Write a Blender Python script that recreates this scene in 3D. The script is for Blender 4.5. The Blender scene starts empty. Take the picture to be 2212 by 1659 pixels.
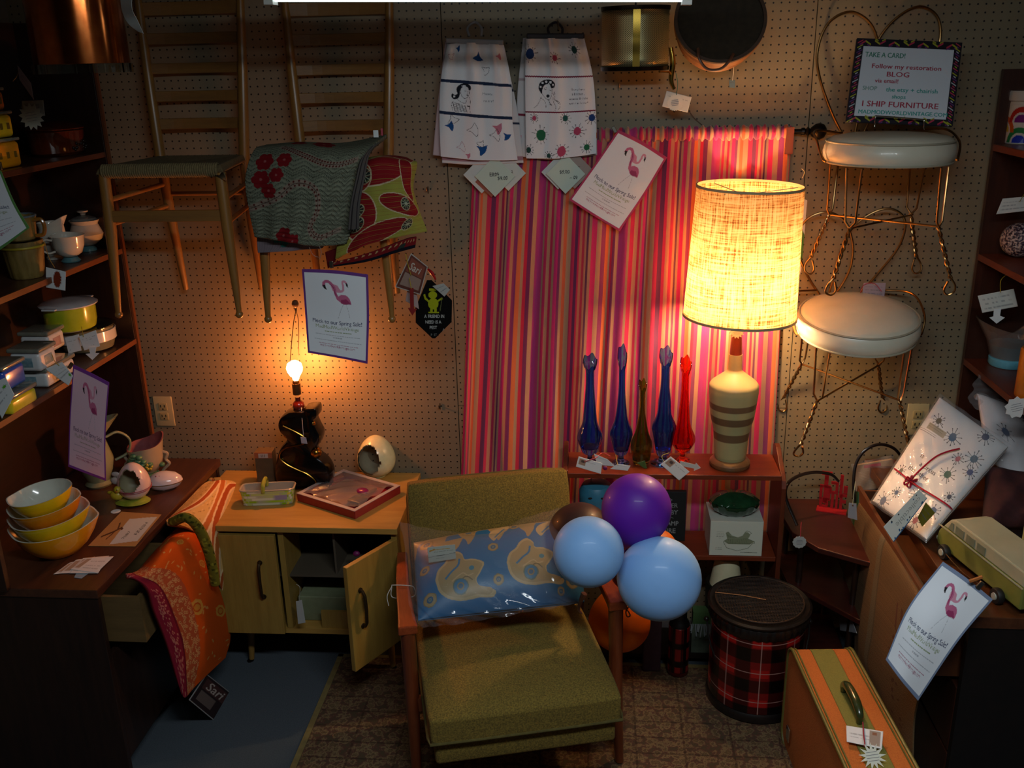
import bpy, math, random
import numpy as np
from mathutils import Vector, Matrix, Euler
random.seed(7)
SC = bpy.context.scene
COL = SC.collection
PI = math.pi
def R(d): return math.radians(d)

# ------------------------------------------------------------------ camera
FPX, IW, IH = 2050.0, 2212.0, 1659.0
YAW, PITCH, ROLL = R(5.26), R(18.955), R(-1.404)
CAM = np.array([0.514, -3.338, 2.15])
def _axes():
    cy, sy, cp, sp = math.cos(YAW), math.sin(YAW), math.cos(PITCH), math.sin(PITCH)
    f = np.array([-sy*cp, cy*cp, -sp]); r = np.array([cy, sy, 0.0]); u = np.cross(r, f)
    cr, sr = math.cos(ROLL), math.sin(ROLL)
    return np.array([cr*r+sr*u, -sr*r+cr*u, f])
AX = _axes()
cam_d = bpy.data.cameras.new('camera'); cam = bpy.data.objects.new('camera', cam_d); COL.objects.link(cam)
cam_d.sensor_fit = 'HORIZONTAL'; cam_d.sensor_width = 36.0; cam_d.lens = 36.0*FPX/IW
cam_d.clip_start = 0.05; cam_d.clip_end = 60
m = Matrix.Identity(4)
for i in range(3):
    m[i][0], m[i][1], m[i][2], m[i][3] = AX[0][i], AX[1][i], -AX[2][i], CAM[i]
cam.matrix_world = m
SC.camera = cam

# ------------------------------------------------------------------ view, world
SC.view_settings.view_transform = 'Standard'; SC.view_settings.look = 'None'
SC.view_settings.gamma = 1.0; SC.view_settings.use_curve_mapping = False
SC.view_settings.exposure = 0.0
W_ = bpy.data.worlds.new('world'); SC.world = W_; W_.use_nodes = True
W_.node_tree.nodes['Background'].inputs[0].default_value = (0.55, 0.62, 0.7, 1)
W_.node_tree.nodes['Background'].inputs[1].default_value = 0.004
# shop ceiling light behind the photographer (a real fitting of the room, seen only by its light)
def area(name, loc, rot, sx, sy, power, col):
    l = bpy.data.lights.new(name, 'AREA'); l.shape = 'RECTANGLE'; l.size = sx; l.size_y = sy
    l.energy = power; l.color = col
    o = bpy.data.objects.new(name, l); COL.objects.link(o); o.location = loc; o.rotation_euler = rot
    return o
area('shop_tube_light', (0.75, -2.45, 2.52), (R(6), 0, 0), 1.2, 0.15, 29.0, (0.86, 0.96, 1.0))
TUBE_E = 0.42        # strength of the fluorescent tube in view
BULB_SHADE_E = 400.0  # bulb inside the tall shade
BULB_BARE_E = 300.0    # bare bulb on the black lamp

def _ray(x, y):
    return np.array([(x-1106)/FPX, (829.5-y)/FPX, 1.0]) @ AX
def PY(x, y, Y=0.0):
    d = _ray(x, y); return Vector(CAM+d*(Y-CAM[1])/d[1])
def PZ(x, y, Z=0.0):
    d = _ray(x, y); return Vector(CAM+d*(Z-CAM[2])/d[2])
def PX(x, y, X=0.0):
    d = _ray(x, y); return Vector(CAM+d*(X-CAM[0])/d[0])

# ------------------------------------------------------------------ materials
def lin(c):
    if isinstance(c, str):
        c = c.lstrip('#'); c = [int(c[i:i+2], 16)/255 for i in (0, 2, 4)]
    return tuple((v/12.92 if v <= 0.04045 else ((v+0.055)/1.055)**2.4) for v in c[:3])
_M = {}
def _new(name):
    m = bpy.data.materials.new(name); m.use_nodes = True
    nt = m.node_tree; b = nt.nodes['Principled BSDF']
    return m, nt, b
def _coord(nt, scale=(1, 1, 1), kind='Object'):
    tc = nt.nodes.new('ShaderNodeTexCoord'); mp = nt.nodes.new('ShaderNodeMapping')
    nt.links.new(tc.outputs[kind], mp.inputs['Vector']); mp.inputs['Scale'].default_value = scale
    return mp.outputs['Vector']
def _ramp(nt, fac, stops, interp='LINEAR'):
    r = nt.nodes.new('ShaderNodeValToRGB'); r.color_ramp.interpolation = interp
    cr = r.color_ramp
    while len(cr.elements) < len(stops): cr.elements.new(1.0)
    for e, (p, c) in zip(cr.elements, stops):
        e.position = p; e.color = (*lin(c), 1)
    nt.links.new(fac, r.inputs['Fac']); return r.outputs['Color']
def _noise(nt, vec, scale, detail=4, rough=.55):
    n = nt.nodes.new('ShaderNodeTexNoise'); n.inputs['Scale'].default_value = scale
    n.inputs['Detail'].default_value = detail; n.inputs['Roughness'].default_value = rough
    nt.links.new(vec, n.inputs['Vector']); return n.outputs['Fac']
def _bump(nt, b, fac, strength, dist=.002):
    n = nt.nodes.new('ShaderNodeBump'); n.inputs['Strength'].default_value = strength
    n.inputs['Distance'].default_value = dist
    nt.links.new(fac, n.inputs['Height']); nt.links.new(n.outputs['Normal'], b.inputs['Normal'])
def mat(name, c1, c2=None, rough=.5, metal=0, scale=40, stretch=(1, 1, 1), bump=0, bscale=None, coat=0, spec=.5, sheen=0):
    if name in _M: return _M[name]
    m, nt, b = _new(name)
    v = _coord(nt, stretch)
    f = _noise(nt, v, scale)
    c2 = c2 or c1
    col = _ramp(nt, f, [(.3, c1), (.7, c2)])
    nt.links.new(col, b.inputs['Base Color'])
    b.inputs['Roughness'].default_value = rough; b.inputs['Metallic'].default_value = metal
    b.inputs['Coat Weight'].default_value = coat; b.inputs['Specular IOR Level'].default_value = spec
    b.inputs['Sheen Weight'].default_value = sheen
    if bump:
        f2 = _noise(nt, v, bscale or scale, 3); _bump(nt, b, f2, bump)
    _M[name] = m; return m
def wood(name, c1, c2, axis=0, rough=.4, scale=9, coat=.15):
    if name in _M: return _M[name]
    m, nt, b = _new(name)
    st = [14, 14, 14]; st[axis] = 1.2
    v = _coord(nt, tuple(st)); f = _noise(nt, v, scale*.35, 6, .6)
    v2 = _coord(nt, tuple(s*2.2 for s in st)); f2 = _noise(nt, v2, scale, 3, .5)
    mx = nt.nodes.new('ShaderNodeMath'); mx.operation = 'ADD'; mx.inputs[1].default_value = 0
    mul = nt.nodes.new('ShaderNodeMath'); mul.operation = 'MULTIPLY_ADD'
    mul.inputs[1].default_value = .3; nt.links.new(f2, mul.inputs[0])
    m3 = nt.nodes.new('ShaderNodeMath'); m3.operation = 'MULTIPLY'; m3.inputs[1].default_value = .7
    nt.links.new(f, m3.inputs[0]); nt.links.new(m3.outputs[0], mul.inputs[2])
    col = _ramp(nt, mul.outputs[0], [(.32, c1), (.68, c2)])
    nt.links.new(col, b.inputs['Base Color']); b.inputs['Roughness'].default_value = rough
    b.inputs['Coat Weight'].default_value = coat; b.inputs['Coat Roughness'].default_value = .3
    _bump(nt, b, mul.outputs[0], .12, .001)
    _M[name] = m; return m
def vcol(name='printed', rough=.7, weave=0, coat=0, sheen=0, bump=.0, alpha=None, spec=.3):
    if name in _M: return _M[name]
    m, nt, b = _new(name)
    a = nt.nodes.new('ShaderNodeVertexColor'); a.layer_name = 'Col'
    nt.links.new(a.outputs['Color'], b.inputs['Base Color'])
    b.inputs['Roughness'].default_value = rough; b.inputs['Coat Weight'].default_value = coat
    b.inputs['Coat Roughness'].default_value = .12
    b.inputs['Sheen Weight'].default_value = sheen; b.inputs['Specular IOR Level'].default_value = spec
    if bump: _bump(nt, b, _noise(nt, _coord(nt), weave or 200, 3), bump)
    _M[name] = m; return m
def glass(name, col, rough=.03, density=None, ior=1.45):
    if name in _M: return _M[name]
    m, nt, b = _new(name)
    b.inputs['Base Color'].default_value = (*lin(col), 1); b.inputs['Transmission Weight'].default_value = 1
    b.inputs['Roughness'].default_value = rough; b.inputs['IOR'].default_value = ior
    _M[name] = m; return m
def film(name, col='e8e0e4', alpha=.25, rough=.12, crinkle=.5, scale=14):
    """thin clear plastic film: mostly see-through with glossy creases"""
    if name in _M: return _M[name]
    m, nt, b = _new(name)
    out = nt.nodes['Material Output']
    nt.nodes.remove(b)
    gl = nt.nodes.new('ShaderNodeBsdfGlossy'); gl.inputs['Roughness'].default_value = rough
    df = nt.nodes.new('ShaderNodeBsdfDiffuse'); df.inputs['Color'].default_value = (*lin(col), 1)
    tr = nt.nodes.new('ShaderNodeBsdfTransparent'); fr = nt.nodes.new('ShaderNodeLayerWeight'); fr.inputs['Blend'].default_value = .5
    m1 = nt.nodes.new('ShaderNodeMixShader'); m1.inputs['Fac'].default_value = alpha
    m2 = nt.nodes.new('ShaderNodeMixShader'); ma = nt.nodes.new('ShaderNodeMath'); ma.operation = 'MULTIPLY_ADD'; ma.inputs[1].default_value = .5; ma.inputs[2].default_value = .05; ma.use_clamp = True
    pw = nt.nodes.new('ShaderNodeMath'); pw.operation = 'POWER'; pw.inputs[1].default_value = 4.0; nt.links.new(fr.outputs['Facing'], pw.inputs[0])
    nt.links.new(tr.outputs[0], m1.inputs[1]); nt.links.new(df.outputs[0], m1.inputs[2])
    nt.links.new(pw.outputs[0], ma.inputs[0]); nt.links.new(ma.outputs[0], m2.inputs['Fac'])
    nt.links.new(m1.outputs[0], m2.inputs[1]); nt.links.new(gl.outputs[0], m2.inputs[2])
    nt.links.new(m2.outputs[0], out.inputs['Surface'])
    bn = nt.nodes.new('ShaderNodeBump'); bn.inputs['Strength'].default_value = crinkle; bn.inputs['Distance'].default_value = .006
    nt.links.new(_noise(nt, _coord(nt), scale, 5, .6), bn.inputs['Height'])
    nt.links.new(bn.outputs['Normal'], gl.inputs['Normal'])
    _M[name] = m; return m
def emit(name, col, strength):
    if name in _M: return _M[name]
    m, nt, b = _new(name)
    b.inputs['Base Color'].default_value = (*lin(col), 1)
    b.inputs['Emission Color'].default_value = (*lin(col), 1); b.inputs['Emission Strength'].default_value = strength
    _M[name] = m; return m

# ------------------------------------------------------------------ mesh builder
def rotm(rx=0, ry=0, rz=0): return Euler((rx, ry, rz)).to_matrix().to_4x4()
def frame(d, up=Vector((0, 0, 1))):
    d = Vector(d).normalized()
    if abs(d.dot(up)) > .98: up = Vector((0, 1, 0))
    x = up.cross(d).normalized(); y = d.cross(x)
    return Matrix(((x.x, y.x, d.x), (x.y, y.y, d.y), (x.z, y.z, d.z)))
class MB:
    def __init__(s): s.v = []; s.f = []; s.mi = []; s.cur = 0; s.uv = {}
    def mat(s, i): s.cur = i; return s
    def add(s, vs, fs, M=None):
        o = len(s.v)
        s.v += [(M @ Vector(v)) if M is not None else Vector(v) for v in vs]
        s.f += [tuple(o+i for i in f) for f in fs]; s.mi += [s.cur]*len(fs); return s
    def box(s, c, size, rz=0, M=None, rot=None):
        x, y, z = size[0]/2, size[1]/2, size[2]/2
        T = Matrix.Translation(Vector(c)) @ (rot if rot is not None else rotm(0, 0, rz))
        if M is not None: T = M @ T
        vs = [(sx*x, sy*y, sz*z) for sx in (-1, 1) for sy in (-1, 1) for sz in (-1, 1)]
        return s.add(vs, [(0, 1, 3, 2), (4, 6, 7, 5), (0, 4, 5, 1), (2, 3, 7, 6), (0, 2, 6, 4), (1, 5, 7, 3)], T)
    def b2(s, a, b):  # box from min corner to max corner
        return s.box([(a[i]+b[i])/2 for i in range(3)], [abs(b[i]-a[i]) for i in range(3)])
    def bar(s, p, q, w, h, up=Vector((0, 0, 1)), w2=None, h2=None):
        p, q = Vector(p), Vector(q); F = frame(q-p, up); w2 = w2 or w; h2 = h2 or h
        vs = [p+F@Vector((a*w/2, b*h/2, 0)) for a, b in ((-1, -1), (1, -1), (1, 1), (-1, 1))] + \
             [q+F@Vector((a*w2/2, b*h2/2, 0)) for a, b in ((-1, -1), (1, -1), (1, 1), (-1, 1))]
        return s.add(vs, [(3, 2, 1, 0), (4, 5, 6, 7), (0, 1, 5, 4), (1, 2, 6, 5), (2, 3, 7, 6), (3, 0, 4, 7)])
    def tube(s, pts, r, n=10, closed=False, sq=None):
        pts = [Vector(p) for p in pts]; k = len(pts)
        rs = r if isinstance(r, (list, tuple)) else [r]*k
        vs = []; up = None
        for i, p in enumerate(pts):
            a = pts[(i-1) % k] if (closed or i > 0) else p; b = pts[(i+1) % k] if (closed or i < k-1) else p
            d = (b-a)
            if d.length < 1e-9: d = Vector((0, 0, 1))
            d.normalize()
            if up is None: up = Vector((0, 0, 1)) if abs(d.z) < .9 else Vector((0, 1, 0))
            x = up.cross(d)
            if x.length < 1e-6: x = Vector((1, 0, 0)).cross(d)
            x.normalize(); y = d.cross(x); up = y
            for j in range(n):
                t = 2*PI*j/n; vs.append(p+x*(math.cos(t)*rs[i])+y*(math.sin(t)*rs[i]*(sq or 1)))
        fs = []
        for i in range(k if closed else k-1):
            o, q = i*n, ((i+1) % k)*n
            fs += [(o+j, o+(j+1) % n, q+(j+1) % n, q+j) for j in range(n)]
        if not closed:
            fs += [tuple(range(n))[::-1], tuple(range((k-1)*n, k*n))]
        return s.add(vs, fs)
    def ctube(s, pts, r, n=10, closed=False, sq=None, k=6):
        A = np.array([tuple(p) for p in pts], float); m_ = max(12, k*len(A))
        if closed: A = np.concatenate([A, A[:1]])
        t = np.linspace(0, 1, m_); B = _cr(A, t)
        rs = list(np.interp(t, np.linspace(0, 1, len(pts)), r)) if isinstance(r, (list, tuple)) else r
        if closed: B = B[:-1]
        return s.tube([tuple(b) for b in B], rs, n, closed, sq)
    def lathe(s, prof, c=(0, 0, 0), n=32, M=None, fx=None, closed=False):
        """prof: [(r,z)...]; r=0 ends are poles"""
        c = Vector(c); vs = []; rings = []
        for (r, z) in prof:
            if r <= 1e-6: rings.append([len(vs)]); vs.append(Vector((0, 0, z)))
            else:
                rings.append(list(range(len(vs), len(vs)+n)))
                for j in range(n):
                    t = 2*PI*j/n; p = Vector((r*math.cos(t), r*math.sin(t), z))
                    if fx: p = Vector(fx(p, t, r, z))
                    vs.append(p)
        fs = []
        pairs = list(zip(rings[:-1], rings[1:])) + ([(rings[-1], rings[0])] if closed else [])
        for a, b in pairs:
            if len(a) == 1 and len(b) == 1: continue
            for j in range(n):
                k = (j+1) % n
                if len(a) == 1: fs.append((a[0], b[k], b[j]))
                elif len(b) == 1: fs.append((a[j], a[k], b[0]))
                else: fs.append((a[j], a[k], b[k], b[j]))
        T = Matrix.Translation(c) @ (M if M is not None else Matrix.Identity(4))
        return s.add(vs, fs, T)
    def cyl(s, p, q, r, r2=None, n=20):
        return s.tube([p, q], [r, r if r2 is None else r2], n)
    def ball(s, c, r, n=16, sc=(1, 1, 1), M=None):
        prof = [(r*math.sin(PI*i/n), -r*math.cos(PI*i/n)) for i in range(n+1)]
        prof[0] = (0, -r); prof[-1] = (0, r)
        S = Matrix.Diagonal((*sc, 1))
        return s.lathe(prof, c, max(12, n*2), (M @ S) if M is not None else S)
    def prism(s, poly, t, M):
        """2-D outline in local xy extruded 0..t along local z"""
        k = len(poly); vs = [(x, y, 0) for x, y in poly]+[(x, y, t) for x, y in poly]
        fs = [tuple(range(k))[::-1], tuple(range(k, 2*k))]+[(i, (i+1) % k, k+(i+1) % k, k+i) for i in range(k)]
        return s.add(vs, fs, M)
    def rbox(s, c, size, r, n=4, rz=0, M=None):
        """box with vertical edges and top/bottom rounded (superellipse-ish)"""
        a, b, h = size[0]/2, size[1]/2, size[2]/2
        rings = []
        for k in range(n+1):
            t = PI/2*k/n; rings.append((r*(1-math.sin(t)), -h+r*(1-math.cos(t))))
        rings = [(r*(1-math.sin(PI/2*k/n)), -h+r*(1-math.cos(PI/2*k/n))) for k in range(n+1)]
        top = [(ins, -z) for ins, z in rings[::-1]]
        vs = []; m = 5
        allr = rings+top
        for ins, z in allr:
            for q in range(4):
                sx, sy = ((1, 1), (-1, 1), (-1, -1), (1, -1))[q]
                for j in range(m+1):
                    t = PI/2*(q+j/m); rr = max(r-ins, 1e-4)
                    vs.append((sx*(a-r)+rr*math.cos(t), sy*(b-r)+rr*math.sin(t), z))
        N = 4*(m+1); fs = []
        for i in range(len(allr)-1):
            fs += [(i*N+j, i*N+(j+1) % N, (i+1)*N+(j+1) % N, (i+1)*N+j) for j in range(N)]
        fs += [tuple(range(N))[::-1], tuple(range((len(allr)-1)*N, len(allr)*N))]
        T = Matrix.Translation(Vector(c)) @ rotm(0, 0, rz)
        if M is not None: T = M @ T
        return s.add(vs, fs, T)
    def xf(s, M): s.v = [M @ v for v in s.v]; return s
    def jit(s, a, seed=0):
        rr = random.Random(seed)
        s.v = [v+Vector((rr.uniform(-a, a), rr.uniform(-a, a), rr.uniform(-a, a))) for v in s.v]; return s
    def build(s, name, mats, parent=None, smooth=True, world=False, bevel=0, colors=None, loc=None, sub=0):
        me = bpy.data.meshes.new(name)
        vs = s.v
        if world and parent is not None:
            Mi = PM[parent.name].inverted(); vs = [Mi @ v for v in vs]
        if loc is not None: vs = [v-Vector(loc) for v in vs]
        me.from_pydata([tuple(v) for v in vs], [], s.f); me.update()
        mats = mats if isinstance(mats, (list, tuple)) else [mats]
        for m_ in mats: me.materials.append(m_)
        if len(mats) > 1: me.polygons.foreach_set('material_index', s.mi)
        if colors is not None: put_cols(me, colors)
        if smooth:
            me.polygons.foreach_set('use_smooth', [True]*len(me.polygons))
            try: me.set_sharp_from_angle(angle=R(38))
            except Exception: pass
        o = bpy.data.objects.new(name, me); COL.objects.link(o)
        if parent is not None: o.parent = parent
        if loc is not None: o.location = loc
        if bevel:
            bv = o.modifiers.new('bevel', 'BEVEL'); bv.width = bevel; bv.segments = 2; bv.limit_method = 'ANGLE'
        if sub:
            sb = o.modifiers.new('sub', 'SUBSURF'); sb.levels = sub; sb.render_levels = sub
        return o
def put_cols(me, colors):
    ca = me.color_attributes.new('Col', 'FLOAT_COLOR', 'POINT')
    c = np.ones((len(me.vertices), 4), dtype=np.float32); c[:, :3] = colors
    ca.data.foreach_set('color', c.ravel())
PM = {}
def tag(o, label=None, cat=None, group=None, kind=None):
    if label: o['label'] = label
    if cat: o['category'] = cat
    if group: o['group'] = group
    if kind: o['kind'] = kind
    return o
def thing(name, label, cat, loc=(0, 0, 0), rz=0, group=None, rot=None):
    o = bpy.data.objects.new(name, None); COL.objects.link(o); o.empty_display_size = .05
    o.location = Vector(loc); o.rotation_euler = rot if rot is not None else (0, 0, rz)
    PM[o.name] = Matrix.Translation(Vector(loc)) @ Euler(o.rotation_euler).to_matrix().to_4x4()
    return tag(o, label, cat, group)
def copytree(o, parent=None):
    kids = [c for c in bpy.data.objects if c.parent == o]
    c = o.copy(); COL.objects.link(c); c.parent = parent
    for k in kids: copytree(k, c)
    return c
def struct(o): return tag(o, kind='structure')

# ------------------------------------------------------------------ printed surfaces
_TX = {}
def text_tris(txt):
    if txt in _TX: return _TX[txt]
    cu = bpy.data.curves.new('t', 'FONT'); cu.body = txt; cu.resolution_u = 2
    ob = bpy.data.objects.new('t', cu); COL.objects.link(ob)
    dg = bpy.context.evaluated_depsgraph_get(); dg.update()
    me = bpy.data.meshes.new_from_object(ob.evaluated_get(dg)); me.calc_loop_triangles()
    v = np.array([tuple(a.co)[:2] for a in me.vertices]) if len(me.vertices) else np.zeros((0, 2))
    t = np.array([tuple(a.vertices) for a in me.loop_triangles], dtype=int)
    bpy.data.objects.remove(ob); bpy.data.curves.remove(cu); bpy.data.meshes.remove(me)
    _TX[txt] = (v, t); return v, t
class CV:
    """drawing in metres (x right, y down) kept as a colour grid, later laid on a mesh"""
    def __init__(s, w, h, nx, base, ss=2):
        s.w, s.h, s.nx = w, h, nx; s.ny = max(2, int(round(nx*h/w))); s.ss = ss
        s.k = nx*ss/w
        s.a = np.zeros((s.ny*ss, nx*ss, 3), dtype=np.float32); s.a[:] = lin(base)
    def poly(s, pts, col, jit=0):
        p = np.array(pts, float)*s.k
        x0, y0 = np.floor(p.min(0)).astype(int); x1, y1 = np.ceil(p.max(0)).astype(int)
        x0, y0 = max(x0, 0), max(y0, 0); x1, y1 = min(x1, s.a.shape[1]), min(y1, s.a.shape[0])
        if x1 <= x0 or y1 <= y0: return s
        X, Y = np.meshgrid(np.arange(x0, x1)+.5, np.arange(y0, y1)+.5)
        ins = np.zeros(X.shape, bool); n = len(p)
        for i in range(n):
            ax, ay = p[i]; bx, by = p[(i+1) % n]
            if ay == by: continue
            c = ((ay > Y) != (by > Y)) & (X < (bx-ax)*(Y-ay)/(by-ay)+ax)
            ins ^= c
        s.a[y0:y1, x0:x1][ins] = lin(col); return s
    def rect(s, x, y, w, h, col): return s.poly([(x, y), (x+w, y), (x+w, y+h), (x, y+h)], col)
    def line(s, pts, wd, col):
        for (a, b) in zip(pts[:-1], pts[1:]):
            a = np.array(a, float); b = np.array(b, float); d = b-a; L = np.hypot(*d)
            if L < 1e-9: continue
            n = np.array([-d[1], d[0]])/L*wd/2; e = d/L*wd*.3
            s.poly([a-e+n, b+e+n, b+e-n, a-e-n], col)
        return s
    def circ(s, c, r, col, ry=None, ang=0, n=20, wob=0, seed=0):
        rr = random.Random(seed); ry = ry or r
        pts = []
        for i in range(n):
            t = 2*PI*i/n; k = 1+rr.uniform(-wob, wob); x, y = r*k*math.cos(t), ry*k*math.sin(t)
            pts.append((c[0]+x*math.cos(ang)-y*math.sin(ang), c[1]+x*math.sin(ang)+y*math.cos(ang)))
        return s.poly(pts, col)
    def text(s, txt, x, y, size, col, anchor='l', sx=1.0, ang=0, wt=0, slant=0):
        v, t = text_tris(txt)
        if not len(v): return s
        v = v*size; v = v*np.array([sx, 1]); v[:, 0] += slant*v[:, 1]
        w = v[:, 0].max()
        ox = {'l': 0, 'c': -w/2, 'r': -w}[anchor]
        px = v[:, 0]+ox; py = -v[:, 1]
        ca, sa = math.cos(ang), math.sin(ang)
        q = np.stack([x+px*ca-py*sa, y+px*sa+py*ca], 1)
        offs = [(0, 0)] if not wt else [(-wt, 0), (wt, 0), (0, wt)]
        for o in offs:
            for tr in t: s.poly(q[tr]+np.array(o), col)
        return s
    def sample(s, u, v):
        a = s.a.reshape(s.ny, s.ss, s.nx, s.ss, 3).mean((1, 3))
        x = np.clip(u*s.nx-.5, 0, s.nx-1); y = np.clip(v*s.ny-.5, 0, s.ny-1)
        return a[np.round(y).astype(int), np.round(x).astype(int)]
def sheet(name, S, nu, nv, m, cv=None, thick=.0006, back=None, parent=None, world=False, edge=None, loc=None, flip=False, noback=False):
    """solid sheet along S(u,v) (u right, v down); front carries the drawing cv"""
    u, v = np.meshgrid(np.linspace(0, 1, nu+1), np.linspace(0, 1, nv+1))
    P = np.asarray(S(u, v), float)
    du = np.gradient(P, axis=1); dv = np.gradient(P, axis=0)
    N = np.cross(dv, du); N /= (np.linalg.norm(N, axis=2, keepdims=True)+1e-12)
    if flip: N = -N
    A = P.reshape(-1, 3); B = (P-N*thick).reshape(-1, 3); k = len(A); w = nu+1
    j, i = np.meshgrid(np.arange(nu), np.arange(nv)); a = (i*w+j).ravel()
    F = np.stack([a, a+w, a+w+1, a+1], 1)
    if flip: F = F[:, ::-1]
    allv = A; faces = [F]
    if not noback:
        G = F[:, ::-1]+k; allv = np.concatenate([A, B]); faces.append(G)
        bd = list(range(w))+[r*w+w-1 for r in range(1, nv+1)]+[nv*w+c for c in range(nu-1, -1, -1)]+[r*w for r in range(nv-1, 0, -1)]
        bd = np.array(bd); nb = np.roll(bd, -1)
        Q = np.stack([bd, nb, nb+k, bd+k], 1)
        if flip: Q = Q[:, ::-1]
        faces.append(Q)
    F = np.concatenate(faces)
    if world and parent is not None:
        Mi = np.array(PM[parent.name].inverted()); allv = allv@Mi[:3, :3].T+Mi[:3, 3]
    if loc is not None: allv = allv-np.array(loc)
    me = bpy.data.meshes.new(name)
    me.vertices.add(len(allv)); me.vertices.foreach_set('co', allv.astype(np.float32).ravel())
    me.loops.add(F.size); me.loops.foreach_set('vertex_index', F.astype(np.int32).ravel())
    me.polygons.add(len(F)); me.polygons.foreach_set('loop_start', np.arange(0, F.size, 4, dtype=np.int32))
    try: me.polygons.foreach_set('loop_total', np.full(len(F), 4, dtype=np.int32))
    except Exception: pass
    me.update(calc_edges=True); me.validate()
    me.materials.append(m)
    me.polygons.foreach_set('use_smooth', [True]*len(me.polygons))
    if cv is not None:
        cf = cv.sample(u.ravel(), v.ravel()) if hasattr(cv, 'sample') else cv(u.ravel(), v.ravel())
        if noback: put_cols(me, cf)
        else:
            cb = cf if back is None else np.tile(np.array(lin(back), dtype=np.float32), (k, 1))
            put_cols(me, np.concatenate([cf, cb]))
    uvl = me.uv_layers.new(name='UVMap')
    uu = np.concatenate([np.stack([u.ravel(), 1-v.ravel()], 1)]*(1 if noback else 2))
    li = np.empty(len(me.loops), dtype=np.int32); me.loops.foreach_get('vertex_index', li)
    uvl.data.foreach_set('uv', uu[li].astype(np.float32).ravel())
    o = bpy.data.objects.new(name, me); COL.objects.link(o)
    if parent is not None: o.parent = parent
    if loc is not None: o.location = loc
    return o
def quadS(tl, tr, br, bl, bulge=None):
    tl, tr, br, bl = [np.array(p, float) for p in (tl, tr, br, bl)]
    n = np.cross(bl-tl, tr-tl); n /= np.linalg.norm(n)
    def S(u, v):
        u_, v_ = u[..., None], v[..., None]
        P = (1-u_)*(1-v_)*tl+u_*(1-v_)*tr+u_*v_*br+(1-u_)*v_*bl
        if bulge is not None: P = P+n*np.asarray(bulge(u, v))[..., None]
        return P
    return S
VP_ = vcol('printed_paper', .6)
VF_ = vcol('printed_cloth', .9, 350, bump=.25, spec=.1)
def _cr(P, t):
    """Catmull-Rom through points P (n,...) at t in [0,1]"""
    n = len(P); x = np.clip(t, 0, 1)*(n-1); i = np.minimum(np.floor(x).astype(int), n-2); f = (x-i)
    Q = np.concatenate([2*P[:1]-P[1:2], P, 2*P[-1:]-P[-2:-1]])
    sh = (...,)+(None,)*(P.ndim-1); f = f[sh]
    a, b, c, d = Q[i], Q[i+1], Q[i+2], Q[i+3]
    return .5*((2*b)+(c-a)*f+(2*a-5*b+4*c-d)*f**2+(3*b-a-3*c+d)*f**3)
def gridS(rows, bulge=None):
    G = np.array([[np.array(tuple(p), float) for p in r] for r in rows])
    def S(u, v):
        uu = u[0, :]; vv = v[:, 0]
        A = _cr(G, vv); A = _cr(np.swapaxes(A, 0, 1), uu); P = np.swapaxes(A, 0, 1)
        if bulge is not None: P = P+np.stack([0*u, -bulge(u, v), 0*u], -1)
        return P
    return S
def pxrows(rows):
    """rows of (px, py, Y)"""
    return [[PY(*q) for q in r] for r in rows]
def string(name, pts, r, m, parent=None, world=True, n=6):
    pts = [Vector(p) for p in pts]; out = []
    A = np.array([tuple(p) for p in pts])
    k = max(8, 5*len(pts)); B = _cr(A, np.linspace(0, 1, k)) if len(pts) > 2 else A
    return MB().tube([tuple(b) for b in B], r, n).build(name, m, parent, world=world)
# ================================================================== room shell
def pegmat(name, oz, c1, c2):
    m, nt, b = _new(name)
    g = nt.nodes.new('ShaderNodeTexCoord'); sx = nt.nodes.new('ShaderNodeSeparateXYZ')
    nt.links.new(g.outputs['Object'], sx.inputs[0])
    def mth(op, a, bb=None, c=None):
        n = nt.nodes.new('ShaderNodeMath'); n.operation = op
        for i, q in enumerate((a, bb, c)):
            if q is None: continue
            if isinstance(q, (int, float)): n.inputs[i].default_value = q
            else: nt.links.new(q, n.inputs[i])
        return n.outputs[0]
    fx = mth('SUBTRACT', mth('FRACT', mth('MULTIPLY', sx.outputs['X'], 1/.0254)), .5)
    fz = mth('SUBTRACT', mth('FRACT', mth('ADD', mth('MULTIPLY', sx.outputs['Z'], 1/.0254), .5-oz)), .5)
    d = mth('SQRT', mth('ADD', mth('MULTIPLY', fx, fx), mth('MULTIPLY', fz, fz)))
    hole = mth('LESS_THAN', d, .115)
    v = _coord(nt); n1 = _noise(nt, v, 3.0, 5); col = _ramp(nt, n1, [(.35, c1), (.65, c2)])
    mx = nt.nodes.new('ShaderNodeMixRGB'); nt.links.new(hole, mx.inputs[0]); nt.links.new(col, mx.inputs[1])
    mx.inputs[2].default_value = (.006, .004, .003, 1); nt.links.new(mx.outputs[0], b.inputs['Base Color'])
    b.inputs['Roughness'].default_value = .55
    inv = mth('SUBTRACT', 1.0, hole); _bump(nt, b, inv, .6, .003)
    return m
pA = pegmat('peg_left', .78, '84765e', '7a6c56'); pB = pegmat('peg_mid', .47, '887a60', '7e7058'); pC = pegmat('peg_right', .64, '887a60', '7e7058')
dark = mat('seam_dark', '1c1712', rough=.9)
w = MB()
w.mat(3).b2((-1.6, .016, -.02), (2.4, .06, 2.62))
w.mat(0).b2((-1.5, 0, 0), (-.0015, .016, 2.6))
w.mat(1).b2((.0015, 0, .9115), (1.2177, .016, 2.6)); w.b2((.0015, 0, 0), (1.2177, .016, .9085))
w.mat(2).b2((1.2207, 0, 0), (2.4, .016, 2.6))
struct(w.build('wall_back', [pA, pB, pC, dark], smooth=False))
carpet = mat('carpet_grey', '3d444c', '4c545c', rough=.95, scale=260, bump=.5, bscale=420)
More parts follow.
